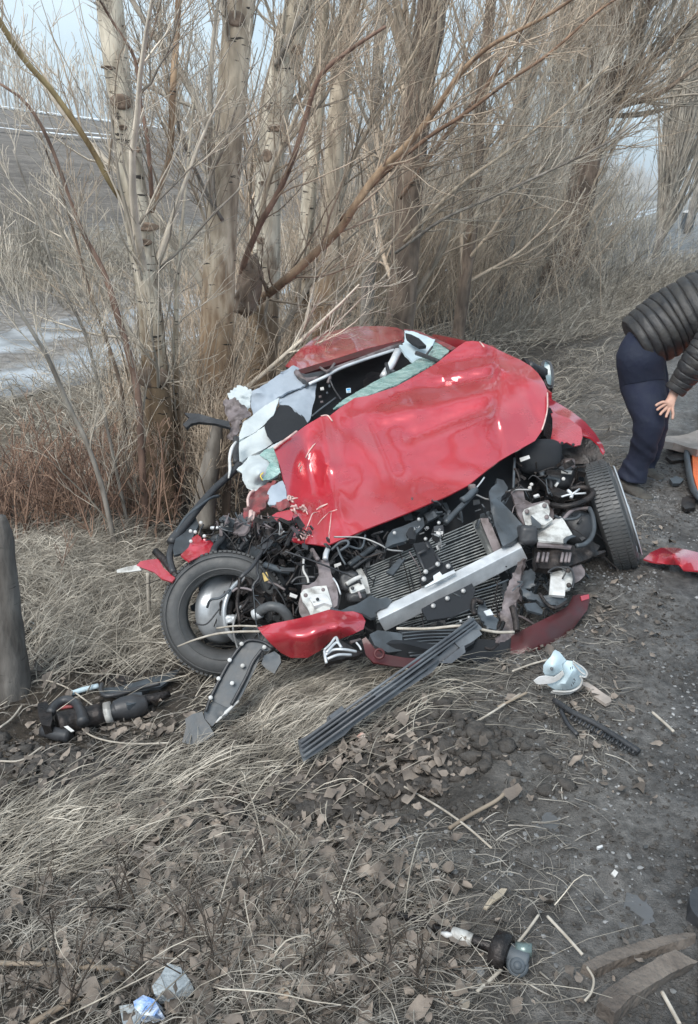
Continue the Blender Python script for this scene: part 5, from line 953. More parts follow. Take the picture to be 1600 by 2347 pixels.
# right crash-can plates
sheet('mount_plate', Z('K', [(105, 390, 4.0), (200, 350, 4.02), (260, 370, 4.0), (280, 500, 3.96), (370, 550, 3.92), (560, 505, 3.94), (610, 560, 3.92), (640, 710, 3.86), (560, 800, 3.82), (350, 830, 3.8), (270, 810, 3.81), (190, 670, 3.86), (150, 520, 3.93)]), M['primer'], CAR, thick=.01, step=16, namp=.008)
plate('mount_plate', Z('K', [(250, 665, 3.83), (275, 620, 3.84), (510, 532, 3.87), (555, 545, 3.87), (585, 640, 3.83), (570, 700, 3.81), (400, 800, 3.77), (290, 820, 3.77)]), M['white'], CAR, .01)
plate('crash_can', Z('K', [(355, 690, 3.76), (500, 630, 3.79), (620, 740, 3.75), (520, 810, 3.72), (480, 805, 3.72)]), M['white'], CAR, .02)
plate('crash_can_side', Z('K', [(355, 690, 3.75), (480, 805, 3.71), (470, 845, 3.70), (370, 850, 3.70)]), M['slate'], CAR, .01)
bolts('bolt', Z('K', [(305, 648, 3.81), (518, 575, 3.84), (545, 715, 3.735)]), .011, M['primer'], CAR)
plate('mount_plate', Z('K', [(590, 1390, 3.62), (700, 1360, 3.64), (760, 1335, 3.65), (850, 1340, 3.64), (868, 1450, 3.60), (830, 1584, 3.55), (740, 1600, 3.54), (590, 1600, 3.54)]), M['white'], CAR, .01)
plate('crash_can', Z('L', [(1040, 75, 3.6), (1150, 90, 3.6), (1170, 140, 3.57), (1168, 260, 3.52), (1025, 250, 3.52), (1035, 140, 3.56)]), M['clip'], CAR, .015)
tube('seal', Z('L', [(1120, 0, 3.62), (1200, 5, 3.6), (1235, 40, 3.58), (1248, 110, 3.55), (1235, 190, 3.52)]), .005, M['black'], CAR, 6)
bolts('bolt', Z('L', [(1198, 30, 3.58), (1203, 165, 3.53)]), .011, M['grease'], CAR)
# bay at the right: pipes
for pts, r, m in ((Z('K', [(600, 565, 3.9), (700, 585, 3.86), (850, 575, 3.84), (1000, 520, 3.86), (1085, 460, 3.88), (1100, 410, 3.92), (1040, 370, 3.98), (920, 355, 4.0), (830, 380, 4.0)]), .014, 'grease'), (Z('K', [(1060, 605, 3.86), (1100, 700, 3.82), (1115, 850, 3.78), (1080, 970, 3.74), (1000, 1045, 3.7), (900, 1065, 3.68)]), .011, 'slate'),
                  (Z('K', [(750, 740, 3.8), (820, 660, 3.84), (900, 620, 3.86), (1060, 605, 3.86)]), .009, 'primer'), (Z('K', [(720, 470, 3.94), (830, 440, 3.94), (1020, 425, 3.94)]), .005, 'alu'), (Z('K', [(800, 390, 3.96), (850, 440, 3.94), (840, 480, 3.92)]), .008, 'alu'), (Z('K', [(850, 440, 3.93), (940, 375, 3.96)]), .005, 'alu'),
                  (Z('K', [(500, 230, 4.08), (485, 180, 4.1), (540, 145, 4.12)]), .012, 'slate'), (Z('K', [(500, 230, 4.08), (600, 245, 4.06), (690, 270, 4.05), (650, 335, 4.02)]), .009, 'slate'), (Z('K', [(155, 0, 4.05), (148, 180, 4.0), (140, 370, 3.95)]), .006, 'slate'), (Z('K', [(155, 120, 4.0), (200, 200, 4.0), (220, 290, 3.98)]), .006, 'grease'),
                  (Z('K', [(680, 0, 4.2), (660, 80, 4.18), (640, 160, 4.14)]), .014, 'primer'), (Z('K', [(640, 700, 3.84), (740, 740, 3.8), (900, 730, 3.8), (950, 680, 3.82)]), .007, 'slate'), (Z('K', [(550, 150, 4.1), (600, 330, 4.05), (560, 480, 4.0)]), .010, 'black')):
    tube('pipe', pts, r, M[m], CAR, 7)
sheet('battery_cover', Z('K', [(530, 380, 4.0), (640, 345, 4.02), (790, 400, 3.98), (830, 440, 3.96), (700, 480, 3.93), (620, 440, 3.95)]), M['grease'], CAR, thick=.03, step=12)
plate('relay', Z('K', [(380, 450, 3.96), (440, 430, 3.96), (460, 450, 3.95), (400, 470, 3.95)]), M['clip'], CAR, .01)
plate('white_label', Z('K', [(645, 325, 4.0), (670, 290, 4.02), (695, 300, 4.02), (665, 345, 4.0)]), M['clip'], CAR, .006)
bolts('bolt', Z('K', [(748, 252, 4.03), (340, 360, 3.98), (360, 320, 3.98)]), .009, M['clip'], CAR)
lump('shock_mount', 'K', 800, 80, 4.18, 150, 150, .05, M['primer'], 21, .3)
sheet('arch_liner', Z('K', [(830, 20, 4.35), (1000, 20, 4.4), (1060, 100, 4.38), (1040, 180, 4.3), (950, 210, 4.25), (900, 290, 4.2), (840, 300, 4.2), (790, 200, 4.25)]), M['grease'], CAR, thick=.01, step=12, namp=.02)
# front wing, right
sheet('front_wing', Z('B', [(1022, 545, 4.5), (1080, 580, 4.55), (1180, 640, 4.5), (1270, 710, 4.42), (1340, 790, 4.33), (1390, 870, 4.24), (1402, 910, 4.2), (1392, 930, 4.18), (1360, 860, 4.2), (1310, 815, 4.24), (1258, 800, 4.26), (1252, 770, 4.28), (1160, 690, 4.36), (1075, 650, 4.42), (1030, 610, 4.46)]), M['red'], CAR, step=9, thick=.008, namp=.01)
sheet('wing_flange', Z('B', [(1028, 610, 4.44), (1080, 655, 4.38), (1165, 690, 4.32), (1245, 750, 4.24), (1255, 800, 4.2), (1240, 862, 4.14), (1200, 872, 4.13), (1150, 845, 4.14), (1110, 862, 4.13), (1095, 840, 4.14), (1042, 835, 4.16), (1055, 760, 4.24), (1055, 690, 4.33)]), M['red'], CAR, step=9, thick=.006, namp=.008)
bolts('hole', Z('B', [(1118, 852, 4.125), (1192, 862, 4.115)]), .008, M['void'], CAR, .002)
sheet('wheel_arch', Z('B', [(1258, 802, 4.27), (1310, 818, 4.24), (1360, 862, 4.2), (1398, 935, 4.17), (1380, 960, 4.17), (1350, 985, 4.17), (1300, 985, 4.2), (1200, 990, 4.22), (1140, 960, 4.25), (1100, 890, 4.25), (1200, 880, 4.24), (1244, 866, 4.24)]), M['grease'], CAR, step=9, thick=.02, crumple=.03, csc=9)
sheet('bay_side', Z('B', [(1022, 620, 4.46), (1055, 690, 4.42), (1050, 780, 4.32), (1040, 840, 4.26), (1000, 800, 4.25), (1000, 740, 4.3)]), M['grease'], CAR, step=12, thick=.02)
# door mirror
mc = Z('B', [(1020, 400)])[0]
mshell = Z('B', [(1000, 300, 5.05), (1040, 310, 5.04), (1062, 360, 5.02), (1068, 430, 5.0), (1058, 485, 4.98), (1030, 490, 4.98), (1005, 450, 5.0), (985, 380, 5.02), (980, 320, 5.04)])
sheet('door_mirror', mshell, M['black'], CAR, step=8, thick=.09, rnd=True)
sheet('mirror_face', Z('B', [(1008, 310, 5.02), (1034, 322, 5.0), (1048, 370, 4.99), (1052, 430, 4.98), (1044, 470, 4.97), (1024, 460, 4.97), (1008, 400, 4.99), (1000, 340, 5.01)]), mat('blue_grey_mirror_back', (.16, .24, .27), .25, 0, var=.2, coat=.5), CAR, step=8, thick=.01, rnd=True)
tube('mirror_rim', Z('B', [(1008, 308, 5.0), (1036, 322, 4.99), (1050, 370, 4.97), (1054, 430, 4.96), (1046, 475, 4.95)]), .005, M['slate'], CAR, 6)
tube('mirror_arm', Z('B', [(990, 390, 5.02), (950, 370, 4.95), (900, 330, 4.9)]), [.04, .03, .025], M['black'], CAR, 8)
sheet('mirror_base', Z('B', [(860, 285, 4.92), (905, 300, 4.92), (960, 350, 4.92), (955, 385, 4.9), (900, 340, 4.88)]), M['grease'], CAR, step=7, thick=.03, crumple=.03, csc=14)

# bumper skins ------------------------------------------------------------
sheet('bumper_skin', Z('C', [(898, 762, 3.38), (1000, 735, 3.36), (1150, 705, 3.36), (1280, 668, 3.36), (1330, 652, 3.37), (1420, 665, 3.38), (1500, 662, 3.4), (1530, 680, 3.4), (1552, 720, 3.38), (1540, 770, 3.34), (1480, 800, 3.31), (1400, 830, 3.3), (1330, 850, 3.3), (1280, 900, 3.29), (1200, 945, 3.29), (1100, 945, 3.32), (1040, 915, 3.35), (980, 860, 3.36), (930, 805, 3.37)]), M['red'], CAR, inner=Z('C', [(1100, 800, 3.24), (1250, 770, 3.22), (1400, 740, 3.25), (1150, 880, 3.26)]), step=9, thick=.005, namp=.006, seed=81, creases=[(590, 1445, 830, 1405, .02, 10)])
sheet('bumper_skin', Z('L', [(682, 625, 3.42), (800, 560, 3.42), (960, 480, 3.46), (1100, 410, 3.52), (1200, 350, 3.57), (1240, 260, 3.64), (1300, 245, 3.66), (1385, 240, 3.68), (1395, 280, 3.66), (1370, 390, 3.6), (1300, 480, 3.54), (1200, 620, 3.48), (1100, 720, 3.43), (960, 800, 3.38), (800, 870, 3.34), (680, 890, 3.34), (672, 760, 3.36)]), M['darkred'], CAR, inner=Z('L', [(1000, 620, 3.40), (850, 740, 3.34), (1250, 430, 3.52)]), step=9, thick=.006, namp=.008, seed=82)
plate('red_reflector', Z('L', [(1310, 262, 3.64), (1385, 245, 3.66), (1388, 285, 3.65), (1320, 305, 3.62)]), M['red'], CAR, .006)
sheet('bumper_skin', Z('D', [(180, 940, 3.3), (200, 928, 3.3), (245, 985, 3.28), (290, 1015, 3.26), (400, 1035, 3.26), (500, 1040, 3.28), (560, 1070, 3.26), (480, 1088, 3.24), (350, 1080, 3.23), (240, 1060, 3.23), (200, 1020, 3.26)]), M['darkred'], CAR, step=9, thick=.008, namp=.01, seed=83)
mb = MB(); V, F = revolve([(.022, 0), (.022, .01), (.013, .012), (.013, 0), (.022, 0)], P(*Z('D', [(270, 1015, 3.22)])[0]), CAM-P(*Z('D', [(270, 1015, 3.22)])[0]), 18); mb.add(V, F); mb.obj('sensor_ring', M['darkred'], CAR)
sheet('lower_bracket', Z('I', [(1040, 1340, 3.3), (1140, 1290, 3.32), (1300, 1310, 3.33), (1440, 1330, 3.33), (1430, 1540, 3.27), (1260, 1560, 3.25), (1100, 1470, 3.26)]), M['slate'], CAR, thick=.03, step=14, crumple=.04, csc=8, seed=84)
sheet('lower_grille', Z('D', [(370, 900, 3.36), (520, 870, 3.4), (700, 860, 3.42), (800, 860, 3.42), (760, 960, 3.34), (600, 1060, 3.27), (480, 1040, 3.28), (380, 1000, 3.3)]), M['void'], CAR, thick=.03, step=14, namp=.02)
for k in range(9):
    y = 885+k*17; tube('grille_bar', Z('D', [(380+k*6, y+6, 3.34-k*.008), (520, y-6, 3.36-k*.008), (700-k*16, y-10, 3.38-k*.009)]), .0035, M['slate'], CAR, 5)
plate('slab_fragment', Z('I', [(800, 1420, 3.28), (930, 1385, 3.3), (940, 1405, 3.3), (830, 1445, 3.27)]), M['primer'], CAR, .01)
tube('thin_bracket', Z('I', [(880, 1440, 3.24), (920, 1490, 3.22), (940, 1530, 3.21)]), .004, M['alu'], CAR, 6)
# crushed fog lamp with chrome bowl
sheet('lamp_bowl', Z('I', [(490, 1510, 3.2), (560, 1440, 3.22), (630, 1375, 3.24), (680, 1400, 3.22), (780, 1460, 3.22), (900, 1540, 3.22), (960, 1560, 3.22), (900, 1600, 3.18), (700, 1640, 3.14), (520, 1680, 3.12), (495, 1600, 3.15)]), M['grease'], CAR, thick=.02, step=9, crumple=.05, csc=12, seed=85)
for pts in ([(495, 1530, 3.13), (560, 1470, 3.15), (632, 1378, 3.18), (660, 1440, 3.14)], [(510, 1590, 3.1), (600, 1530, 3.12), (740, 1525, 3.12), (880, 1550, 3.14)], [(520, 1560, 3.1), (640, 1440, 3.14), (700, 1500, 3.12)], [(530, 1640, 3.08), (660, 1590, 3.09), (820, 1590, 3.12)], [(495, 1540, 3.12), (505, 1620, 3.09), (520, 1690, 3.08)]):
    tube('chrome_rim', Z('I', pts), .0055, M['alu'], CAR, 6)
# headlamp housing wreckage at the right
sheet('lamp_housing', Z('K', [(410, 1050, 3.7), (440, 1010, 3.72), (760, 1030, 3.74), (900, 1060, 3.74), (1080, 1000, 3.8), (1150, 1040, 3.8), (1195, 1060, 3.8), (1150, 1130, 3.76), (1250, 1110, 3.8), (1265, 1130, 3.79), (1000, 1240, 3.7), (800, 1310, 3.64), (640, 1340, 3.62), (430, 1330, 3.6), (400, 1200, 3.64)]), M['grease'], CAR, thick=.03, step=9, crumple=.06, csc=11, seed=86)
for x in (450, 510, 560, 740, 790, 830):
    tube('housing_rib', Z('K', [(x, 1150, 3.64), (x-20, 1260, 3.6)]), .007, M['primer'], CAR, 5)
sheet('housing_edge', Z('K', [(430, 1020, 3.68), (600, 1025, 3.69), (750, 1040, 3.7), (850, 1060, 3.7), (840, 1085, 3.68), (700, 1070, 3.67), (560, 1060, 3.66), (430, 1060, 3.66)]), M['primer'], CAR, thick=.01, step=10, crumple=.01)
sheet('torn_support', Z('L', [(610, 300, 3.52), (660, 150, 3.6), (710, 20, 3.66), (760, -60, 3.7), (800, -90, 3.7), (770, 40, 3.62), (750, 180, 3.56), (760, 240, 3.53), (700, 400, 3.47), (720, 560, 3.42), (690, 740, 3.38), (640, 750, 3.37), (560, 680, 3.38), (590, 560, 3.42), (580, 440, 3.47)]), M['primer'], CAR, thick=.02, step=5, crumple=.07, csc=10, seed=87, wr=.026, wsc=26, edge_jit=5)
sheet('torn_support', Z('L', [(760, 60, 3.64), (850, 20, 3.66), (900, 40, 3.64), (890, 180, 3.58), (800, 200, 3.56), (900, 240, 3.55), (1000, 260, 3.55), (1100, 250, 3.56), (1190, 290, 3.57), (1180, 350, 3.54), (1060, 340, 3.52), (900, 300, 3.5), (780, 270, 3.52)]), M['slate'], CAR, thick=.02, step=5, crumple=.06, csc=10, seed=88, wr=.026, wsc=26, edge_jit=5)
plate('torn_panel', Z('L', [(800, 330, 3.5), (900, 320, 3.52), (970, 390, 3.5), (960, 425, 3.48), (830, 390, 3.47)]), M['slate'], CAR, .01)
sheet('torn_mesh', Z('L', [(400, 310, 3.44), (440, 320, 3.44), (500, 420, 3.42), (560, 480, 3.4), (540, 560, 3.37), (460, 560, 3.36), (420, 480, 3.38), (370, 400, 3.42)]), M['slate'], CAR, thick=.01, step=5, crumple=.03, csc=12, seed=89, wr=.026, wsc=26, edge_jit=5)
plate('foil_tag', Z('L', [(430, 400, 3.37), (490, 380, 3.38), (520, 430, 3.36), (460, 440, 3.35)]), M['alu'], CAR, .004)
sheet('torn_flap', Z('K', [(850, 1310, 3.66), (960, 1290, 3.7), (1020, 1360, 3.68), (1010, 1430, 3.65), (900, 1510, 3.6), (870, 1500, 3.6)]), M['primer'], CAR, thick=.006, step=12, crumple=.03, wr=.026, wsc=26, edge_jit=5)
for pts, r in ((Z('L', [(520, 600, 3.38), (580, 560, 3.38), (610, 500, 3.4)]), .01), (Z('L', [(440, 730, 3.3), (500, 745, 3.3), (560, 700, 3.33)]), .006), (Z('L', [(430, 320, 3.42), (350, 300, 3.42), (335, 380, 3.4), (350, 430, 3.38)]), .012), (Z('L', [(690, 360, 3.44), (720, 480, 3.4), (730, 580, 3.37)]), .014), (Z('L', [(940, 240, 3.54), (1000, 330, 3.5), (1080, 370, 3.48), (1180, 320, 3.52)]), .008)):
    tube('torn_strip', pts, r, M['grease'], CAR, 6)
# black sheet below the bumper, the shade there put into its colour
sheet('undershield_shade', Z('L', [(-900, 660, 3.36), (-300, 640, 3.34), (100, 640, 3.36), (560, 660, 3.4), (680, 640, 3.42), (690, 890, 3.34), (400, 880, 3.32), (60, 780, 3.3), (-300, 690, 3.28), (-700, 700, 3.3)]), M['void'], CAR, thick=.06, step=16, namp=.02)

# wheels -----------------------------------------------------------------
def make_wheel(label, c, axis, R, width, rim=True, tread=True, rimoff=0.0, rimtilt=None, rimc=None, open_=True):
    root = bpy.data.objects.new('wheel', None); COL.objects.link(root); root.location = Vector(c)-Vector(abs_loc(CAR)); root.parent = CAR; root['label'] = label; root.empty_display_size = .05
    w = width/2; prof = [(R*.655, -w*.82), (R*.70, -w*.98), (R*.80, -w*1.04), (R*.90, -w*.98), (R*.965, -w*.85), (R*.99, -w*.7), (R, -w*.3), (R, w*.3), (R*.99, w*.7), (R*.965, w*.85), (R*.90, w*.98), (R*.80, w*1.04), (R*.70, w*.98), (R*.655, w*.82), (R*.63, w*.7), (R*.62, 0), (R*.63, -w*.7), (R*.655, -w*.82)]
    V, F = revolve(prof, c, axis, 90)
    V = V+(fbm(V*6, 2, 3)*.006)[:, None]*unit(V-np.asarray(c))
    mesh_obj('tyre', V, F, M['rubber'], root)
    ax = np.asarray(axis, float); ax /= np.linalg.norm(ax); a = np.cross(ax, [0, 0, 1.0]); a /= np.linalg.norm(a); b = np.cross(ax, a)
    if tread:
        mb = MB()
        for k in range(84):
            th = 2*PI*k/84; dr = a*math.cos(th)+b*math.sin(th); tn = np.cross(ax, dr)
            for j, (h0, h1) in enumerate(((-.80, -.36), (-.30, .30), (.36, .80))):
                cc = np.asarray(c)+dr*(R*1.001)+ax*w*(h0+h1)/2+tn*(.004*j)
                V, F = box_axes(cc, ax*w*(h1-h0)/2*.96, tn*(PI*R/84*.66), dr*.0045); mb.add(V, F)
        tag(mb.obj('tread_blocks', M['rubber'], root, smooth=False), kind='stuff')
    mb = MB()
    for sgn in (1, -1):
        for rr in (.72, .925):
            V, F = revolve([(R*rr-.002, sgn*w*1.0), (R*rr, sgn*w*1.055), (R*rr+.004, sgn*w*1.0)], c, ax, 72); mb.add(V, F)
    mb.obj('sidewall_ring', M['rubber'], root)
    return root, a, b, ax
# left: tyre pushed off its rim, facing the viewer
lc = P(517, 1404, 3.72); lax = unit(np.array([.10, -.93, .42])); 
wl, a_, b_, ax_ = make_wheel('front wheel knocked flat with the tyre hanging off the rim', lc, lax, .268, .19)
rc_ = P(545, 1397, 3.74); rax = unit(np.array([.74, -.60, .30]))
V, F = revolve([(.138, .088), (.152, .092), (.156, .084), (.150, .070), (.138, .060), (.128, .035), (.124, -.035), (.130, -.055), (.146, -.070), (.150, -.085), (.158, -.098), (.152, -.102), (.138, -.088), (.118, -.035), (.120, .035), (.13, .065), (.138, .088)], rc_, rax, 64)
mesh_obj('rim', V, F, M['rim'], wl)
mb = MB(); V, F = revolve([(.001, -.02), (.10, -.02), (.102, -.03), (.102, -.042), (.001, -.045)], rc_, rax, 40); mb.add(V, F); mb.obj('brake_disc', M['grease'], wl)
mb = MB(); A2 = np.cross(rax, [0, 0, 1.]); A2 /= np.linalg.norm(A2); B2 = np.cross(rax, A2)
for k in range(5):
    th = 2*PI*k/5+.4; d = A2*math.cos(th)+B2*math.sin(th); tn = np.cross(rax, d)
    mb2 = MB(); V, F = box_axes(rc_+d*.07-rax*.06, d*.05, tn*.016, rax*.01); mb2.add(V, F); o = mb2.obj('spoke', M['rim'], wl, smooth=False); bevel(o, .004)
V, F = revolve([(.001, .0), (.035, .0), (.04, -.02), (.04, -.06), (.001, -.065)], rc_, rax, 24); mb.add(V, F); mb.obj('hub', M['grease'], wl)
lump('brake_caliper', 'H', 640, 1130, 3.66, 180, 230, .05, M['grease'], 31, .5)
lump('ball_joint', 'H', 680, 1260, 3.6, 130, 100, .03, M['alu'], 32, .6)
sheet('inner_wheel_scraps', Z('H', [(190, 1110, 3.78), (260, 1050, 3.78), (300, 1090, 3.77), (240, 1160, 3.76), (200, 1150, 3.76)]), M['slate'], CAR, step=9, thick=.01, crumple=.03)
tube('torn_red_rag', Z('H', [(300, 1000, 3.76), (350, 940, 3.76), (380, 905, 3.76)]), .008, M['redprim'], CAR, 5)
# right: standing nearly edge-on
rcx = P(1399, 1181, 4.14); rxx = unit(_r*.92+_u*.29-_f*.27)
wr, a_, b_, ax_ = make_wheel('front wheel splayed out, seen edge-on on its ribbed tread', rcx, rxx, .268, .125)
V, F = revolve([(.165, .05), (.178, .075), (.182, .083), (.172, .086), (.15, .07), (.05, .05), (.001, .05), (.001, .03), (.05, .03), (.15, .045), (.165, .05)], rcx, rxx, 48); mesh_obj('rim', V, F, M['rim'], wr)
for k in range(5):
    th = 2*PI*k/5; d = a_*math.cos(th)+b_*math.sin(th); tn = np.cross(ax_, d); mb2 = MB(); V, F = box_axes(rcx+d*.10+ax_*.075, d*.07, tn*.02, ax_*.014); mb2.add(V, F); bevel(mb2.obj('spoke', M['rim'], wr, smooth=False), .004)
mb = MB(); disc(mb, rcx+ax_*.075, .035, ax_, .02, 16); mb.obj('hub', M['rim'], wr)
V, F = revolve([(.205, .070), (.225, .086), (.228, .080)], rcx, rxx, 60); mesh_obj('rim_lip', V, F, M['alu'], wr)
# ================================================================== loose wreckage on the ground
def gl(pts, lift=0.0):                  # lay pixels on the ground: (px, py[, lift]) -> (px, py, t)
    out = []
    for p in pts:
        q = G(p[0], p[1], lift+(p[2] if len(p) > 2 else 0)); out.append((p[0], p[1], (q-CAM)@_f))
    return out
def at(name, px, py, label, cat, group=None): return empty(name, Gs(px, py), label, cat, group)

# long ribbed grille bar --------------------------------------------------
gb = at('grille_bar', 690, 1735, 'long ribbed dark grey plastic bar lying from the front bumper down onto the straw', 'bumper bar')
g0, g1 = gl([(690, 1742)], .03)[0][2], 3.24
def gt(x): return g0+(g1-g0)*(x-685)/(1100-685)
_gq = [(x, gt(x), min(gl([(x, 1742+(x-690)*(1450-1742)/(1100-690)+12)], .07)[0][2], gt(x)+.3)) for x in (690, 790, 890, 1000, 1100)]
_k0 = min(b-a for _, a, b in _gq[:4])
def gbp(pts): return [(x, y, gt(x)+min(0, _k0)+(y-(1742+(x-690)*(1430-1742)/(1100-690)))*-.0004) for x, y in Z('S', pts)]
sheet('backplate', gbp([(133, 470), (235, 415), (240, 385), (292, 345), (312, 372), (398, 305), (402, 290), (470, 262), (492, 250), (640, 125), (760, 22), (800, 62), (775, 85), (735, 108), (700, 150), (650, 185), (620, 222), (500, 300), (420, 355), (330, 420), (300, 452), (240, 490), (152, 548), (140, 510)]), M['barmat'], gb, thick=.008, step=16)
for a, b, r in (((140, 478), (770, 28), .006), ((142, 494), (776, 40), .005), ((146, 512), (782, 50), .005), ((150, 530), (640, 178), .006)):
    pa, pb = gbp([a, b]); tube('rib', [(pa[0], pa[1], pa[2]-.012), (pb[0], pb[1], pb[2]-.012)], r, M['barmat'], gb, 4, 12)
mb = MB()
for a, b in (((180, 482), (280, 410)), ((330, 378), (470, 278)), ((520, 245), (620, 172)), ((200, 490), (290, 428)), ((500, 282), (600, 210)), ((640, 160), (740, 70))):
    pa, pb = gbp([a, b]); A = P(pa[0], pa[1], pa[2]-.006); B = P(pb[0], pb[1], pb[2]-.006); V, F = tube_pts([A, B], .0065, 4, 2); mb.add(V, F)
mb.obj('slot_row', M['void'], gb)
for c in ([(402, 292), (478, 258), (490, 275), (415, 312)], [(245, 383), (290, 347), (305, 365), (258, 402)], [(650, 190), (700, 150), (735, 125), (740, 150), (690, 190)]):
    plate('mounting_tab', [(x, y, t-.016) for x, y, t in gbp(c)], M['barmat'], gb, .01)
sheet('end_cap', [(x, y, t-.01) for x, y, t in gbp([(690, 105), (730, 65), (790, 70), (800, 85), (760, 115), (720, 135)])], M['barmat'], gb, thick=.02, step=10)

# clipped undertray strip -------------------------------------------------
ut = at('undertray_strip', 560, 1600, 'dark plastic strip with white clips leaning from the flat tyre down to the straw', 'plastic strip')
ub = gl([(490, 1690)], .02)[0][2]
def utp(k, pts): return [(x, y, ub+(3.28-ub)*(1700-y)/(1700-1470)) for x, y in Z(k, pts)]
sheet('strip_body', utp('C', [(800, 872), (850, 842), (930, 855), (985, 885), (960, 905), (925, 900), (905, 960), (890, 1000), (850, 1080), (800, 1180), (745, 1255), (700, 1240), (650, 1215), (615, 1195), (668, 1080), (728, 965)]), M['slate'], ut, thick=.006, step=14, namp=.006)
tube('raised_edge', [(x, y, t-.01) for x, y, t in utp('C', [(990, 885), (930, 848), (850, 838), (800, 870), (730, 965), (668, 1078), (612, 1192), (585, 1270)])], .006, M['black'], ut, 6, 40)
tube('raised_edge', [(x, y, t-.01) for x, y, t in utp('C', [(925, 895), (870, 970), (830, 1060), (740, 1230)])], .007, M['black'], ut, 6, 30)
sheet('end_plate', utp('E', [(960, 560), (1000, 535), (1050, 522), (1060, 560), (1090, 600), (1112, 640), (1060, 680), (1012, 700), (945, 682), (955, 640), (965, 600)]), M['slate'], ut, thick=.006, step=14, namp=.01, seed=5)
sheet('bracket', utp('E', [(1060, 520), (1100, 470), (1150, 470), (1200, 500), (1180, 540), (1120, 580), (1100, 600), (1062, 560)]), M['slate'], ut, thick=.015, step=9, crumple=.03, csc=12)
tube('pale_edge', utp('E', [(1120, 580), (1170, 530), (1240, 465)]), [.003, .008, .004], M['clip'], ut, 6)
sheet('side_bracket', utp('C', [(940, 930), (1000, 905), (1035, 930), (1040, 970), (1000, 1040), (950, 1010), (920, 980)]), M['slate'], ut, thick=.015, step=9, crumple=.03, csc=12, seed=3)
for p in utp('C', [(802, 860), (940, 880), (730, 958), (808, 992), (663, 1070), (745, 1098), (615, 1185)]):
    c = P(p[0], p[1], p[2]-.016); mb = MB(); disc(mb, c, .0085, CAM-c, .008, 9); mb.obj('clip', M['clip'], ut)

# broken strut at the left -------------------------------------------------
st = at('suspension_strut', 250, 1650, 'broken black strut with curved handle and white ring, left of the clipped strip', 'car part')
def sp(pts, lift=.05): return gl(Z('E', pts), lift)
tube('cylinder', sp([(300, 590), (420, 565), (540, 535)], .045), [.048, .050, .046], M['grease'], st, 16)
tube('shaft', sp([(430, 565), (600, 520), (640, 508)], .05), .032, M['black'], st, 14)
tube('white_ring', sp([(545, 530), (580, 521)], .055), .042, M['white'], st, 16)
tube('rubber_boot', sp([(590, 518), (640, 505), (700, 495), (760, 480)], .05), [.036, .046, .05, .034], M['black'], st, 14)
tube('shaft_end', sp([(740, 470), (820, 450), (880, 430)], .04), [.026, .022, .014], M['grease'], st, 10)
sheet('head_plate', sp([(195, 480), (240, 468), (262, 500), (272, 560), (262, 600), (215, 590), (200, 540)], .09), M['grease'], st, thick=.05, step=12, crumple=.02, rnd=True)
tube('curved_handle', sp([(262, 530), (290, 490), (340, 462), (395, 480), (425, 540), (430, 580)], .09), [.018, .020, .018, .018, .02, .024], M['black'], st, 10, 30)
tube('under_tube', sp([(230, 620), (300, 640), (360, 650)], .03), .026, M['black'], st, 10)
plate('white_label', sp([(330, 600), (352, 596), (385, 622), (368, 628)], .08), M['clip'], st, .003)
tube('red_wire', sp([(300, 510), (340, 500), (380, 495)], .07), .008, M['redprim'], st, 6)
sheet('flange', sp([(640, 450), (690, 425), (735, 420), (740, 450), (700, 480), (660, 490)], .09), M['slate'], st, thick=.02, step=10, crumple=.02)
bd = at('wiper_blade_cover', 330, 1560, 'long dark curved plastic scrap lying between the stump and the flat tyre', 'plastic scrap')
sheet('blade', sp([(530, 400), (600, 395), (720, 365), (850, 325), (935, 300), (965, 265), (900, 345), (830, 395), (720, 405), (640, 425), (600, 440), (540, 430)], .03), M['slate'], bd, thick=.012, step=12, namp=.01)
tube('bent_rim', sp([(530, 380), (525, 410), (545, 440), (620, 432), (730, 400), (830, 375)], .06), .010, M['black'], bd, 7, 30)
sheet('lower_scrap', sp([(590, 440), (720, 400), (830, 370), (835, 385), (760, 420), (640, 450)], .01), M['void'], bd, thick=.01, step=12)
o = tube('pale_strip', sp([(370, 430), (430, 410), (510, 390)], .02), .012, M['mask'], None, 6); tag(o, 'short pale blue-green plastic strip lying above the curved strut handle', 'plastic scrap')
o = sheet('dark_scrap', sp([(530, 350), (600, 320), (660, 330), (690, 360), (640, 385), (560, 380)], .02), M['grease'], None, thick=.02, step=10, crumple=.05, csc=12); tag(o, 'crumpled dark scrap just above the long curved plastic piece', 'scrap')
o = plate('paper_scrap', gl(Z('E', [(140, 55), (165, 42), (205, 110), (175, 122)]), .015), M['mask'], None, .003); tag(o, 'small pale rectangular scrap on the bank right of the stump', 'paper scrap')

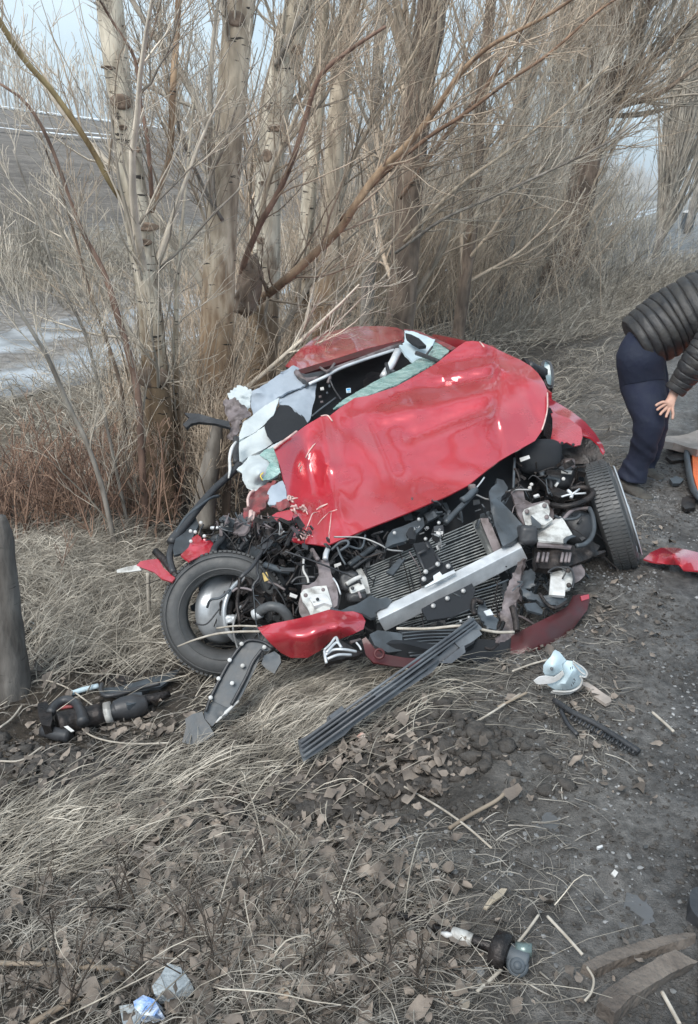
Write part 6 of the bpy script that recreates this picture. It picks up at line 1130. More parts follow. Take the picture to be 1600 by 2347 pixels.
# drive shaft at the bottom right --------------------------------------------
ds = at('drive_shaft', 1150, 2170, 'torn drive shaft with a white-taped sleeve and a metal joint lying in the mud', 'drive shaft')
def up(pts, lift=.02): return gl(Z('U', pts), lift)
tube('shaft', up([(60, 425), (150, 445), (230, 490), (320, 520), (400, 555), (470, 575)], .018), [.008, .010, .011, .012, .013, .013], M['grease'], ds, 9, 30)
tube('white_sleeve', up([(468, 572), (520, 592), (562, 605)], .022), [.016, .018, .015], M['white'], ds, 12, 14)
tube('shaft_end', up([(560, 604), (600, 618), (650, 632)], .022), .015, M['grease'], ds, 10)
tube('paper_tab', up([(420, 572), (445, 580), (470, 580)], .03), [.004, .008, .004], M['clip'], ds, 6)
c_ = P(*up([(690, 655)], .03)[0]); A_ = unit(P(*up([(800, 700)], .03)[0])-P(*up([(640, 630)], .03)[0]))
V, F = revolve([(.030, -.022), (.042, -.018), (.045, 0), (.042, .018), (.030, .022), (.028, 0), (.030, -.022)], c_, A_, 28); mesh_obj('joint_ring', V, F, M['grease'], ds)
tube('joint_body', up([(700, 655), (760, 680), (815, 700)], .032), [.024, .028, .026], M['slate'], ds, 12)
tube('joint_lug', up([(755, 640), (830, 650)], .05), .015, mat('greenish_metal', (.20, .26, .25), .35, .6), ds, 12)
c_ = P(*up([(765, 718)], .03)[0]); mb = MB()
for r, h in ((.025, .012), (.018, .018), (.010, .023)): disc(mb, c_, r, CAM-c_, h, 20)
mb.obj('joint_cap', M['slate'], ds)
# slabs
M['slab'] = mat('muddy_slab', (.165, .14, .12), .88, 0, col2=(.085, .07, .06), scale=9, bump=.9, bscale=60)
def slab(pts, label, h):
    o = sheet('muddy_slab', gl(Z('U', pts), h), M['slab'], None, thick=h*.7+.01, step=8, namp=.008, nsc=10, seed=len(pts), edge_jit=3); tag(o, label, 'slab', 'muddy slabs at the road edge')
slab([(1060, 712), (1120, 680), (1200, 645), (1350, 600), (1480, 575), (1570, 568), (1572, 582), (1480, 612), (1380, 645), (1300, 668), (1200, 700), (1110, 742)], 'thin curved muddy slab at the road edge, upper one of the two', .022)
slab([(1130, 872), (1160, 830), (1290, 745), (1400, 682), (1480, 645), (1560, 690), (1584, 700), (1480, 745), (1380, 800), (1280, 860), (1205, 935)], 'thick broad muddy slab at the bottom right below the thin curved one', .045)

# pale blue plastic shell --------------------------------------------------------
mk = at('plastic_shell', 1285, 1560, 'pale blue and white folded plastic shell lying on the verge beside the dark red bumper', 'plastic shell')
mt = gl([(1290, 1570)], .03)[0][2]
def mp_(pts, d=0): return [(x, y, mt-(1570-y)*.0006-d-(p[2] if len(p) > 2 else 0)) for (x, y), p in zip([q[:2] for q in Z('L', [a[:2] for a in pts])], pts)]
sheet('shell_body', mp_([(1120, 860), (1180, 845), (1240, 852), (1300, 890), (1345, 925), (1368, 965), (1355, 998), (1320, 992), (1305, 985), (1318, 1030), (1300, 1080), (1240, 1115), (1160, 1125), (1080, 1115), (1040, 1090), (1010, 1070), (1040, 1040), (1120, 1010), (1150, 960)], .02), M['mask'], mk, inner=mp_([(1220, 980, .07), (1150, 1060, .05), (1270, 930, .05)], .02), step=8, thick=.005, rnd=True)
sheet('shell_wing', mp_([(1000, 850), (1040, 810), (1060, 770), (1080, 752), (1120, 770), (1160, 820), (1180, 845), (1140, 880), (1155, 950), (1130, 940), (1100, 980), (1040, 990), (990, 985), (970, 950), (972, 890)], .03), M['mask'], mk, inner=mp_([(1060, 900, .05)], .02), step=8, thick=.004, rnd=True)
sheet('shell_flap', mp_([(885, 1035), (930, 1000), (1000, 990), (1070, 1000), (1110, 975), (1150, 940), (1160, 975), (1120, 1020), (1060, 1050), (980, 1062), (910, 1060)], .05), M['clip'], mk, step=8, thick=.005, rnd=True, namp=.008)
tube('shell_rim', mp_([(1305, 985), (1322, 1030), (1300, 1085), (1240, 1120), (1160, 1130), (1060, 1125)], .04), .004, M['clip'], mk, 6, 40)
sheet('shell_lip', mp_([(1040, 1140), (1060, 1118), (1160, 1128), (1250, 1115), (1305, 1080), (1280, 1115), (1220, 1150), (1120, 1162)], .02), M['clip'], mk, step=8, thick=.004)
tube('shell_rim', mp_([(1240, 852), (1300, 890), (1345, 925), (1368, 965), (1355, 998), (1320, 992)], .045), .0035, M['clip'], mk, 6, 30)
tube('shell_rim', mp_([(1240, 870), (1310, 950), (1350, 975)], .07), .003, M['clip'], mk, 6, 20)
c_ = P(*mp_([(1048, 922)], .075)[0]); mb = MB(); disc(mb, c_, .006, CAM-c_, .002, 12); mb.obj('vent_hole', M['slate'], mk)
mb = MB()
def stroke(pts, r=.0011):
    V, F = tube_pts([P(*p) for p in mp_(pts, .098)], r, 4, max(2, len(pts)*2)); mb.add(V, F)
for ox, oy in ((1222, 905), (1238, 900)): stroke([(ox, oy), (ox-6, oy+8), (ox, oy+16), (ox-4, oy+24)])
for k, (a, b) in enumerate((((1225, 1060), (1232, 1082)), ((1238, 1040), (1248, 1064)), ((1250, 1010), (1262, 1034)), ((1252, 1040), (1260, 1050)), ((1244, 1018), (1256, 1022)))): stroke([a, b])
mb.obj('printed_marks', M['slate'], mk)
o = sheet('cloth_strap', gl(Z('L', [(1320, 1040), (1370, 1045), (1440, 1085), (1500, 1130), (1584, 1185), (1590, 1215), (1540, 1240), (1480, 1200), (1430, 1170), (1395, 1100), (1330, 1070)]), .02), M['beige'], None, thick=.012, step=6, crumple=.02, csc=18, namp=.006, nsc=20); tag(o, 'pale crumpled cloth strip trailing right from the blue plastic shell', 'cloth strip')
# serrated dark strip and small scraps on the verge
sr = at('serrated_strip', 1350, 1680, 'thin dark serrated plastic strip lying on the mud below the blue shell', 'plastic strip')
tube('strip_body', gl(Z('S', [(1062, 325), (1130, 370), (1210, 410), (1290, 460), (1370, 512)]), .03), .011, M['black'], sr, 5, 20)
tube('strip_body', gl(Z('S', [(1085, 360), (1110, 410), (1145, 450)]), .025), .008, M['black'], sr, 5, 12)
mb = MB()
for k in range(16):
    f = k/16; x, y = 1130+(1370-1130)*f, 380+(512-380)*f; V, F = tube_pts([P(*gl(Z('S', [(x, y)]), .03)[0]), P(*gl(Z('S', [(x-10, y+14)]), .025)[0])], .0055, 4, 2); mb.add(V, F)
mb.obj('serrations', M['black'], sr)
o = sheet('red_body_fragment', gl(Z('F', [(945, 2122), (990, 2080), (1060, 2048), (1150, 2048), (1230, 2060), (1330, 2085), (1440, 2120), (1450, 2190), (1380, 2210), (1300, 2200), (1210, 2195), (1180, 2165), (1100, 2160), (1000, 2140)]), .05), M['red'], None, thick=.008, step=8, namp=.01, inner=gl(Z('F', [(1150, 2100)]), .11)); tag(o, 'curved red body fragment lying on the road edge at the right', 'body fragment')

# small litter ------------------------------------------------------------------------
def scrap(name, k, pts, m, label, cat, lift=.015, **kw):
    o = sheet(name, gl(Z(k, pts), lift), m, None, step=kw.pop('step', 6), thick=kw.pop('thick', .006), **kw); tag(o, label, cat); return o
M['clear'] = mat('crumpled_clear_plastic', (.42, .46, .48), .25, 0, col2=(.26, .29, .31), scale=20, bump=.7, coat=.5)
scrap('crushed_bottle', 'T', [(690, 1010), (730, 960), (760, 905), (820, 925), (862, 985), (840, 1010), (800, 1040), (750, 1060), (700, 1045)], M['clear'], 'crushed clear plastic bottle in the dead twigs at the bottom', 'bottle', .05, thick=.03, crumple=.02, csc=22)
scrap('blue_foil', 'T', [(605, 1080), (650, 1050), (700, 1070), (722, 1110), (700, 1145), (640, 1140), (612, 1110)], mat('blue_white_foil', (.10, .28, .70), .3, .2, col2=(.75, .80, .85), scale=22, bump=.6), 'crumpled blue and white foil wrapper at the bottom edge', 'wrapper', .05, thick=.03, crumple=.02, csc=26)
scrap('clear_film', 'T', [(540, 1100), (600, 1090), (640, 1150), (620, 1200), (560, 1190)], M['clear'], 'torn clear film under the blue foil wrapper', 'plastic film', .02, crumple=.02, csc=20)
scrap('white_paper', 'T', [(1160, 700), (1200, 680), (1260, 690), (1290, 720), (1260, 750), (1190, 740)], M['white'], 'torn white paper half hidden in dead leaves near the bottom middle', 'paper', .02, crumple=.02, csc=22)
scrap('flat_stone', 'T', [(1255, 1030), (1275, 990), (1310, 978), (1330, 1000), (1320, 1045), (1280, 1070), (1258, 1055)], mat('tan_stone', (.42, .33, .25), .8), 'tan flat stone among the leaves at the bottom', 'stone', .025, thick=.03, rnd=True)
scrap('curled_leaf', 'U', [(610, 455), (640, 410), (690, 368), (718, 370), (700, 400), (650, 430), (625, 462)], mat('pale_leaf', (.45, .38, .29), .8), 'pale curled strip of bark above the drive shaft', 'bark strip', .02)
scrap('round_leaf', 'U', [(500, 885), (520, 868), (548, 878), (550, 900), (525, 915), (503, 905)], mat('tan_leaf', (.36, .31, .25), .8), 'round tan leaf below the drive shaft', 'leaf', .012, rnd=True, thick=.002)
scrap('white_plastic_bit', 'U', [(1190, 300), (1205, 282), (1222, 296), (1208, 318)], M['clip'], 'small square white bit on the mud right of the puddle', 'plastic bit', .012)
scrap('white_plastic_bit', 'U', [(1125, 178), (1150, 170), (1152, 180), (1130, 188)], M['clip'], 'tiny white sliver on the mud above the square white bit', 'plastic bit', .01)
scrap('orange_scrap', 'S', [(345, 455), (362, 440), (378, 448), (372, 465), (350, 468)], mat('orange_white_scrap', (.6, .2, .1), .5, col2=(.7, .65, .6)), 'tiny orange and white scrap under the lower end of the ribbed bar', 'scrap', .02)
for k_, (x, y) in enumerate(((1245, 1290), (900, 1545), (990, 1680), (1000, 1790), (240, 1690), (1480, 1940))):
    scrap('grit_chip', 'X', [(x*.99-4, y*.99-3), (x*.99+4, y*.99-4), (x*.99+5, y*.99+3), (x*.99-3, y*.99+4)], M['stone'], ['light chip on the bank behind the door mirror side', 'light chip under the front bumper middle', 'light chip right of the ribbed bar', 'light chip in the churned soil below the ribbed bar', 'light chip left of the clipped strip end', 'light chip near the asphalt edge at the right'][k_], 'chip', .01)
# shallow wet patches in the mud
M['wetmud'] = mat('wet_mud', (.105, .107, .112), .3, 0, col2=(.085, .083, .082), scale=7, bump=.2, rvar=.12, bscale=40)
for k, (pts, lf) in enumerate((([(850, 110), (900, 60), (950, 90), (985, 150), (980, 200), (930, 230), (870, 240), (830, 190)], .0), ([(1280, 370), (1360, 320), (1440, 330), (1500, 380), (1480, 440), (1400, 500), (1330, 520), (1260, 560), (1180, 590), (1150, 560), (1250, 480)], .0))):
    q = gl(Z('U', pts)); w = np.array([P(*p) for p in q]); zf = w[:, 2].mean()-.007; mid_ = w.mean(0); w = mid_+(w-mid_)*1.25; n_ = 26; V = [np.array([mid_[0], mid_[1], zf])]
    cl = cr_spline(np.vstack([w, w[:1]]), n_+1)[:-1]; V += [np.array([c[0], c[1], zf]) for c in cl]
    tag(mesh_obj('shallow_puddle', V, [(0, 1+i, 1+(i+1) % n_) for i in range(n_)], M['wetmud']), kind='structure')

# sticks worth naming ---------------------------------------------------------------
def stick(name, label, pix, r, m, cat='stick', n=None, group=None):
    V, F = tube_pts([P(*p) for p in pix], r, 6, n or len(pix)*6); o = mesh_obj(name, V, F, m); return tag(o, label, cat, group)
M['palestick'] = mat('pale_stripped_stick', (.50, .46, .40), .7, 0, col2=(.34, .30, .25), scale=20, bump=.2)
stick('pale_stick', 'long pale stick lying across the flat tyre', Z('C', [(415, 876, 3.42), (520, 835, 3.40), (650, 800, 3.38), (780, 787, 3.34), (912, 785, 3.30)]), [.003, .004, .005, .005, .005], M['palestick'])
stick('pale_stick', 'shorter pale stick just above the long one at the flat tyre', Z('C', [(650, 766, 3.5), (760, 752, 3.45), (895, 754, 3.34)]), .004, M['palestick'])
stick('pale_stick', 'pale flexible stick lying across the bumper beam and the ribbed bar', Z('D', [(360, 884, 3.2), (520, 885, 3.18), (690, 870, 3.16), (780, 885, 3.16), (880, 903, 3.18), (970, 902, 3.2)]), .0055, M['palestick'])
stick('wooden_stake', 'upright pale stake standing left of the flat tyre', [gl([(342, 1440)], -.02)[0], (341, 1380, gl([(342, 1440)])[0][2]-.05), (339, 1313, gl([(342, 1440)])[0][2]-.11)], .0095, M['palestick'], 'stake')
SG = 'long straws and sticks scattered on the ground'
for lab, k, pts, r, m in (
    ('long pale straw running diagonally over the churned soil in the middle', 'S', [(420, 578), (520, 640), (640, 710), (740, 780), (835, 862)], .0035, 'palestick'),
    ('brown branch half sunk in the mud above the drive shaft', 'S', [(680, 790), (760, 740), (850, 690), (890, 655)], .006, 'twig'),
    ('pale stick entering at the left edge over the straw', 'T', [(0, 330), (130, 305), (250, 288)], .005, 'palestick'),
    ('curved grey stem running right through the dead weeds at bottom left', 'T', [(250, 480), (460, 498), (600, 515), (700, 610), (820, 740), (930, 880)], .004, 'palestick'),
    ('long thin stem crossing the lower middle', 'T', [(820, 412), (1040, 398), (1300, 375), (1584, 335)], .003, 'palestick'),
    ('thick grey stick along the bottom left edge', 'T', [(0, 905), (200, 912), (420, 925), (610, 930)], .007, 'twig'),
    ('grey stick slanting up from the bottom left corner', 'T', [(140, 1182), (300, 1090), (440, 1020), (560, 950)], .008, 'twig'),
    ('brown stick pointing right at the bottom left', 'T', [(180, 840), (300, 865), (430, 900)], .006, 'twig'),
    ('straight twig lying on the mud right of the blue shell', 'S', [(1418, 368), (1460, 405), (1495, 438)], .005, 'palestick'),
    ('short stick near the ribbed bar on dark soil', 'S', [(770, 408), (850, 360), (940, 300)], .004, 'palestick'),
    ('grey stem lying beneath the dark red bumper', 'L', [(560, 1270), (680, 1210), (820, 1140)], .005, 'twig'),
    ('pale stem beside the blue shell', 'L', [(690, 945), (850, 885), (1010, 840)], .004, 'palestick'),
    ('thin stem slanting above the two slabs', 'U', [(900, 495), (980, 580), (1060, 670)], .004, 'palestick'),
    ('pale stem leaning against the drive shaft joint', 'U', [(760, 622), (810, 560), (860, 490)], .0035, 'palestick'),
    ('bent thin stem below the thin slab', 'U', [(1080, 725), (1110, 780), (1100, 840), (1070, 880)], .003, 'palestick'),
    ('pale stick below the drive shaft', 'U', [(580, 838), (640, 785), (692, 735)], .0045, 'palestick'),
    ('pale stick at the bottom right corner', 'U', [(1420, 838), (1460, 910), (1500, 984)], .005, 'palestick'),
    ('arched stem curling over the broken strut', 'E', [(110, 430), (150, 380), (230, 360), (350, 400), (480, 490)], .0035, 'palestick'),
    ('long straw under the broken strut', 'E', [(400, 580), (460, 640), (560, 675), (700, 690), (880, 685)], .0035, 'palestick'),
    ('long straw pointing down from the stump', 'E', [(0, 780), (110, 775), (220, 705)], .004, 'palestick'),
    ('pale twig slanting on the soil at the far left', 'E', [(0, 605), (60, 560), (115, 490)], .0045, 'palestick')):
    stick('dry_stem', lab, gl(Z(k, pts), .025), r, M[m], 'stem', group=SG)

# ================================================================== person bending over at the right
b_ = Gs(1465, 1140)
PS = empty('person', b_, 'person bending forward at the right edge in dark quilted jacket and navy trousers', 'person')
def V3(px, py, Y): return PV(px, py, Y)
zc = lambda p: p
YN = G(1440, 1128)[1]; YF = G(1480, 1085)[1]; YM = (YN+YF)/2
J = dict(pel=V3(1470, 800, YM), hipN=V3(1472, 840, YM-.03), hipF=V3(1486, 830, YM+.10), kneeN=V3(1486, 960, YN-.03), kneeF=V3(1504, 945, YF-.03), ankN=V3(1450, 1080, YN), ankF=V3(1470, 1058, YF),
         toeN=V3(1452, 1112, YN), toeF=V3(1480, 1080, YF), sp1=V3(1535, 752, YM), sp2=V3(1605, 706, YM-.02), chest=V3(1668, 680, YM-.03), neck=V3(1722, 668, YM-.04), head=V3(1790, 700, YM-.05), crown=V3(1850, 735, YM-.05),
         shN=V3(1672, 705, YM-.22), shF=V3(1680, 690, YM+.16), elN=V3(1618, 800, YM-.30), wrN=V3(1548, 893, YM-.26), elF=V3(1670, 830, YM+.16), wrF=V3(1640, 930, YM+.1), palm=V3(1534, 925, YM-.28))
names = list(J); R_ = dict(pel=.09, hipN=.055, hipF=.05, kneeN=.036, kneeF=.034, ankN=.03, ankF=.03, toeN=.03, toeF=.03, sp1=.13, sp2=.15, chest=.15, neck=.055, head=.095, crown=.075, shN=.06, shF=.06, elN=.045, wrN=.027, elF=.045, wrF=.027, palm=.030)
vs_ = [J[k] for k in names]; rs_ = [R_[k] for k in names]
E_ = [('pel', 'hipN'), ('pel', 'hipF'), ('hipN', 'kneeN'), ('hipF', 'kneeF'), ('kneeN', 'ankN'), ('kneeF', 'ankF'), ('ankN', 'toeN'), ('ankF', 'toeF'), ('pel', 'sp1'), ('sp1', 'sp2'), ('sp2', 'chest'), ('chest', 'neck'), ('neck', 'head'), ('head', 'crown'), ('chest', 'shN'), ('chest', 'shF'), ('shN', 'elN'), ('elN', 'wrN'), ('wrN', 'palm'), ('shF', 'elF'), ('elF', 'wrF')]
es = [(names.index(a), names.index(b)) for a, b in E_]
pi_ = names.index('palm')
for ch in ([(1520, 921), (1508, 926), (1502, 931)], [(1521, 929), (1510, 936), (1505, 941)], [(1525, 938), (1516, 946), (1512, 952)], [(1533, 941), (1528, 951), (1526, 958)], [(1541, 935), (1543, 950), (1541, 962)]):
    prev = pi_
    for j, (x, y) in enumerate(ch):
        vs_.append(V3(x, y, YM-.31-.01*j)); rs_.append(.0095-.001*j); es.append((prev, len(vs_)-1)); prev = len(vs_)-1
pf = names.index('wrF'); c_ = J['wrF']+np.array([0, -.02, -.09]); vs_.append(c_); rs_.append(.03); es.append((pf, len(vs_)-1)); pr = len(vs_)-1
for j in range(5):
    d0 = c_+np.array([-.035+.018*j, -.01, -.05-.01*(j in (1, 2))]); vs_.append(d0); rs_.append(.009); es.append((pr, len(vs_)-1)); vs_.append(d0+np.array([0, -.012, -.03])); rs_.append(.008); es.append((len(vs_)-2, len(vs_)-1))
def skin_mesh(name, verts, radii, edges, m, parent, root=0, sub=2):
    me = bpy.data.meshes.new(name); me.from_pydata([tuple(v) for v in verts], edges, []); o = bpy.data.objects.new(name, me); COL.objects.link(o)
    o.modifiers.new('skin', 'SKIN'); o.modifiers['skin'].use_smooth_shade = True
    for i, r in enumerate(radii): me.skin_vertices[0].data[i].radius = (r, r)
    me.skin_vertices[0].data[root].use_root = True
    s = o.modifiers.new('sub', 'SUBSURF'); s.levels = sub; s.render_levels = sub
    dg = bpy.context.evaluated_depsgraph_get(); ev = o.evaluated_get(dg); m2 = bpy.data.meshes.new_from_object(ev)
    co = np.empty(len(m2.vertices)*3, np.float32); m2.vertices.foreach_get('co', co); F = [tuple(p.vertices) for p in m2.polygons]
    bpy.data.objects.remove(o); bpy.data.meshes.remove(m2); return co.reshape(-1, 3), F
V, F = skin_mesh('body', vs_, rs_, es, M['skin'], PS); mesh_obj('body', V, F, M['skin'], PS)
# trousers
def leg_tube(path, wpx, Ys, seed, closed_top=False):
    pts = [V3(x, y, Y) for (x, y), Y in zip(path, Ys)]; q = cr_spline(np.array(pts), 110); R = np.interp(np.linspace(0, 1, 110), np.linspace(0, 1, len(wpx)), wpx)*((pts[0]-CAM)@_f)/FOC
    V = []; an = np.arange(40)*2*PI/40; T = unit(np.gradient(q, axis=0))
    for i in range(110):
        a = unit(np.cross(T[i], np.array([0, -1., 0]))); b = np.cross(T[i], a); V.append(q[i]+R[i]*(np.cos(an)[:, None]*a+.9*np.sin(an)[:, None]*b))
    V = np.concatenate(V); c = np.repeat(q, 40, 0); f = np.repeat(np.linspace(0, 1, 110), 40); w = .35+1.0*np.clip((f-.45)*2.2, 0, 1)
    sk = V*np.array([6, 6, 13.])+np.stack([V[:, 2]*0, V[:, 2]*0, V[:, 0]*9], 1)
    V = V+unit(V-c)*(w*(.022*ridge(sk, 2, seed)+.012*fbm(V*7, 2, seed+2)))[:, None]
    F = [(i*40+k, i*40+(k+1) % 40, (i+1)*40+(k+1) % 40, (i+1)*40+k) for i in range(109) for k in range(40)]+[tuple(range(40))[::-1], tuple(109*40+k for k in range(40))]; return V, F
mb = MB()
V, F = leg_tube([(1500, 768), (1470, 812), (1474, 880), (1486, 962), (1474, 1030), (1454, 1072), (1446, 1098)], [44, 54, 52, 43, 32, 29, 36], [YM]+[YM-.06]*2+[YN-.04, YN-.02, YN, YN], 4); mb.add(V, F)
V, F = leg_tube([(1500, 768), (1484, 812), (1494, 880), (1506, 950), (1496, 1010), (1482, 1050), (1474, 1074)], [40, 42, 40, 34, 28, 26, 29], [YM]+[YM+.10]*2+[YF-.03, YF-.02, YF, YF], 5); mb.add(V, F)
mb.obj('trousers', M['trouser'], PS)
# quilted jacket: torso and sleeves with horizontal baffles
def quilt(name, path, radii, flat_, baffles, m, depth=.035, sides=36, up_=None, amp2=.012, seed=0):
    q = cr_spline(np.array(path), 260); d = np.linspace(0, 1, 260); R = np.interp(d, np.linspace(0, 1, len(radii)), radii)
    T = unit(np.gradient(q, axis=0)); V = []; an = np.arange(sides)*2*PI/sides
    for i in range(260):
        a = unit(np.cross(T[i], np.array([0, -1., 0]))); b = np.cross(T[i], a); ph = (d[i]*baffles) % 1; k = R[i]*(1.02-.06*math.exp(-(min(ph, 1-ph)/.06)**2)-.02*math.exp(-(min(ph, 1-ph)/.25)**2))
        V.append(q[i]+k*(np.cos(an)[:, None]*a+flat_*np.sin(an)[:, None]*b))
    V = np.concatenate(V); c = np.repeat(q, sides, 0); V = V+unit(V-c)*(amp2*fbm(V*9, 3, seed)+.012*ridge(V*np.array([11, 11, 17.]), 2, seed+1))[:, None]
    F = [(i*sides+k, i*sides+(k+1) % sides, (i+1)*sides+(k+1) % sides, (i+1)*sides+k) for i in range(259) for k in range(sides)]+[tuple(range(sides))[::-1], tuple(259*sides+k for k in range(sides))]
    return mesh_obj(name, V, F, m, PS)
quilt('jacket', [V3(1455, 788, YM), V3(1500, 762, YM), V3(1545, 735, YM), V3(1605, 704, YM-.02), V3(1660, 682, YM-.03), V3(1705, 672, YM-.04), V3(1725, 668, YM-.05)], [.150, .178, .19, .195, .19, .14, .08], 1.15, 14, M['jacket'], seed=1)
quilt('sleeve', [V3(1668, 700, YM-.2), V3(1648, 745, YM-.27), V3(1622, 795, YM-.30), V3(1588, 838, YM-.29), V3(1560, 878, YM-.27), V3(1545, 898, YM-.27)], [.09, .098, .095, .085, .07, .052], 1.0, 13, M['jacket'], seed=2)
quilt('sleeve', [V3(1680, 700, YM+.15), V3(1675, 770, YM+.16), V3(1668, 835, YM+.16), V3(1650, 890, YM+.13), V3(1640, 925, YM+.1)], [.085, .09, .088, .07, .05], 1.0, 11, M['jacket'], seed=3)
quilt('collar', [V3(1702, 672, YM-.04), V3(1732, 668, YM-.05), V3(1748, 675, YM-.05)], [.10, .085, .07], 1.0, 2, M['jacket'], seed=4)
V, F = skin_mesh('hair', [J['head']+np.array([.0, 0, .045]), J['crown']+np.array([0, 0, .03]), J['neck']+np.array([.08, .0, .06])], [.09, .078, .06], [(0, 1), (0, 2)], M['hair'], PS, 0, 2); mesh_obj('hair', V, F, M['hair'], PS)
# face details on the head (turned down, beyond the picture's edge)
hd = J['head']; fx = unit(J['crown']-J['neck']); dn = unit(np.array([.35, 0, -1.0]))
for s in (-1, 1):
    mb = MB(); bm = bmesh.new(); bmesh.ops.create_icosphere(bm, subdivisions=2, radius=.012); Vv = np.array([v.co[:] for v in bm.verts]); Fv = [tuple(v.index for v in f.verts) for f in bm.faces]; bm.free()
    mb.add(Vv+hd+dn*.088+fx*.02+np.array([0, s*.032, 0]), Fv); mb.obj('eye', M['clip'], PS)
    V, F = tube_pts([hd+np.array([0, s*.09, .0]), hd+np.array([.01, s*.105, -.01]), hd+np.array([.0, s*.092, -.035])], [.01, .014, .008], 7, 8); mesh_obj('ear', V, F, M['skin'], PS)
V, F = tube_pts([hd+dn*.085+fx*.015, hd+dn*.105-fx*.01, hd+dn*.118-fx*.035, hd+dn*.09-fx*.04], [.008, .012, .016, .008], 8, 12); mesh_obj('nose', V, F, M['skin'], PS)
V, F = tube_pts([hd+dn*.092-fx*.065+np.array([0, -.025, 0]), hd+dn*.102-fx*.065, hd+dn*.092-fx*.065+np.array([0, .025, 0])], [.004, .007, .004], 6, 10); mesh_obj('mouth', V, F, M['redprim'], PS)
def shoe(a, toe, w, name='shoe'):
    a = np.array(a); toe = np.array(toe); z = min(zt(a[0], a[1]), zt(toe[0], toe[1])); d = toe-a; d[2] = 0; L_ = np.linalg.norm(d)+.09; d = unit(d); sd_ = np.cross(d, [0, 0, 1.]); h0 = a-d*.08; h0[2] = z; V = []; n = 22; k = 16
    for i in range(n):
        f = i/(n-1); wd = w*(.62+.38*math.sin(min(1, f*1.25)*PI*.75))*(1 if f < .9 else math.sqrt(max(0, 1-((f-.9)/.1)**2))*.9+.1)*(1 if f > .08 else .6+f*5); ht = .12-.02*f if f < .3 else .114-.075*min(1, (f-.3)/.45); ht *= (1 if f < .9 else .75)
        for j in range(k):
            th = 2*PI*j/k; V.append(h0+d*L_*f+sd_*math.cos(th)*wd+np.array([0, 0, 1.])*(max(-.0, ht/2+math.sin(th)*ht/2)))
    F = [(i*k+j, i*k+(j+1) % k, (i+1)*k+(j+1) % k, (i+1)*k+j) for i in range(n-1) for j in range(k)]+[tuple(range(k))[::-1], tuple((n-1)*k+j for j in range(k))]
    o = mesh_obj(name, V, F, M['shoe'], PS); V2 = []
    for i in range(n):
        f = i/(n-1); wd = w*1.06*(.62+.38*math.sin(min(1, f*1.25)*PI*.75))*(1 if f < .93 else .6)*(1 if f > .05 else .6); V2 += [h0+d*L_*f-sd_*wd+np.array([0, 0, -.012]), h0+d*L_*f+sd_*wd+np.array([0, 0, -.012]), h0+d*L_*f+sd_*wd+np.array([0, 0, .018]), h0+d*L_*f-sd_*wd+np.array([0, 0, .018])]
    F2 = [(i*4+j, i*4+(j+1) % 4, (i+1)*4+(j+1) % 4, (i+1)*4+j) for i in range(n-1) for j in range(4)]+[(3, 2, 1, 0), ((n-1)*4, (n-1)*4+1, (n-1)*4+2, (n-1)*4+3)]
    mesh_obj('shoe_sole', V2, F2, M['slate'], PS)
shoe(Gs(1424, 1126), Gs(1492, 1144), .058); shoe(Gs(1466, 1086), Gs(1516, 1100), .055)

# things lying by the person's feet --------------------------------------------------------
om = at('rescue_stretcher', 1660, 1110, 'orange padded sheet with a dark grey border at the right edge beside the person', 'rescue sheet')
def fp(pts, lift=.03): return gl(Z('F', pts), lift)
sheet('orange_panel', fp([(1268, 1400), (1310, 1325), (1420, 1300), (1600, 1300), (1800, 1320), (1860, 1560), (1850, 1800), (1600, 1790), (1400, 1740), (1310, 1680), (1275, 1560)], .06), M['orange'], om, step=14, thick=.04, namp=.015, nsc=9)
tube('grey_border', fp([(1235, 1380), (1232, 1440), (1250, 1560), (1275, 1660), (1330, 1730), (1420, 1785), (1600, 1830), (1850, 1840)], .05), .02, M['slate'], om, 8, 40)
o = sheet('beige_cloth', fp([(1080, 1322), (1100, 1305), (1180, 1302), (1240, 1290), (1330, 1255), (1450, 1240), (1450, 1330), (1380, 1390), (1300, 1395), (1230, 1378), (1150, 1350), (1090, 1342)], .10), M['beige'], None, step=7, thick=.05, crumple=.05, csc=9, namp=.02); tag(o, 'rumpled beige-grey cloth lying at the top of the orange sheet', 'cloth')
for k, (pts, lab) in enumerate((([(1100, 1350), (1180, 1340), (1220, 1375), (1160, 1400), (1110, 1380)], 'dark wet rag under the beige cloth'), ([(1090, 1440), (1160, 1420), (1225, 1410), (1220, 1460), (1130, 1470)], 'flat dark rag left of the grey border'),
                                ([(1120, 1590), (1160, 1570), (1215, 1590), (1190, 1620), (1140, 1620)], 'crumpled grey rag by the person in front of the orange sheet'), ([(1200, 1720), (1240, 1700), (1290, 1715), (1290, 1780), (1220, 1790), (1195, 1760)], 'dark scrap with a white stripe under the orange sheet'))):
    o = sheet('dark_rag', fp(pts, .03), M['grease'] if k != 2 else M['slate'], None, step=7, thick=.02, crumple=.05, csc=12, seed=k); tag(o, lab, 'rag', 'dark rags near the orange sheet')
bb = at('roadside_bin', 1577, 512, 'small dark bin with a white lid far along the verge at the right edge', 'bin')
Yb = G(1577, 524)[1]; c0_ = PV(1577, 505, Yb); zb = zt(c0_[0], c0_[1]); tt = (c0_-CAM)@_f; wb = 28*tt/FOC; hb = 36*tt/FOC
V, F = tube_pts([np.array([c0_[0], c0_[1], zb-.02]), np.array([c0_[0], c0_[1], c0_[2]+hb*.45])], [wb*.5, wb*.55], 14, 2); mesh_obj('bin_body', V, F, M['slate'], bb, False)
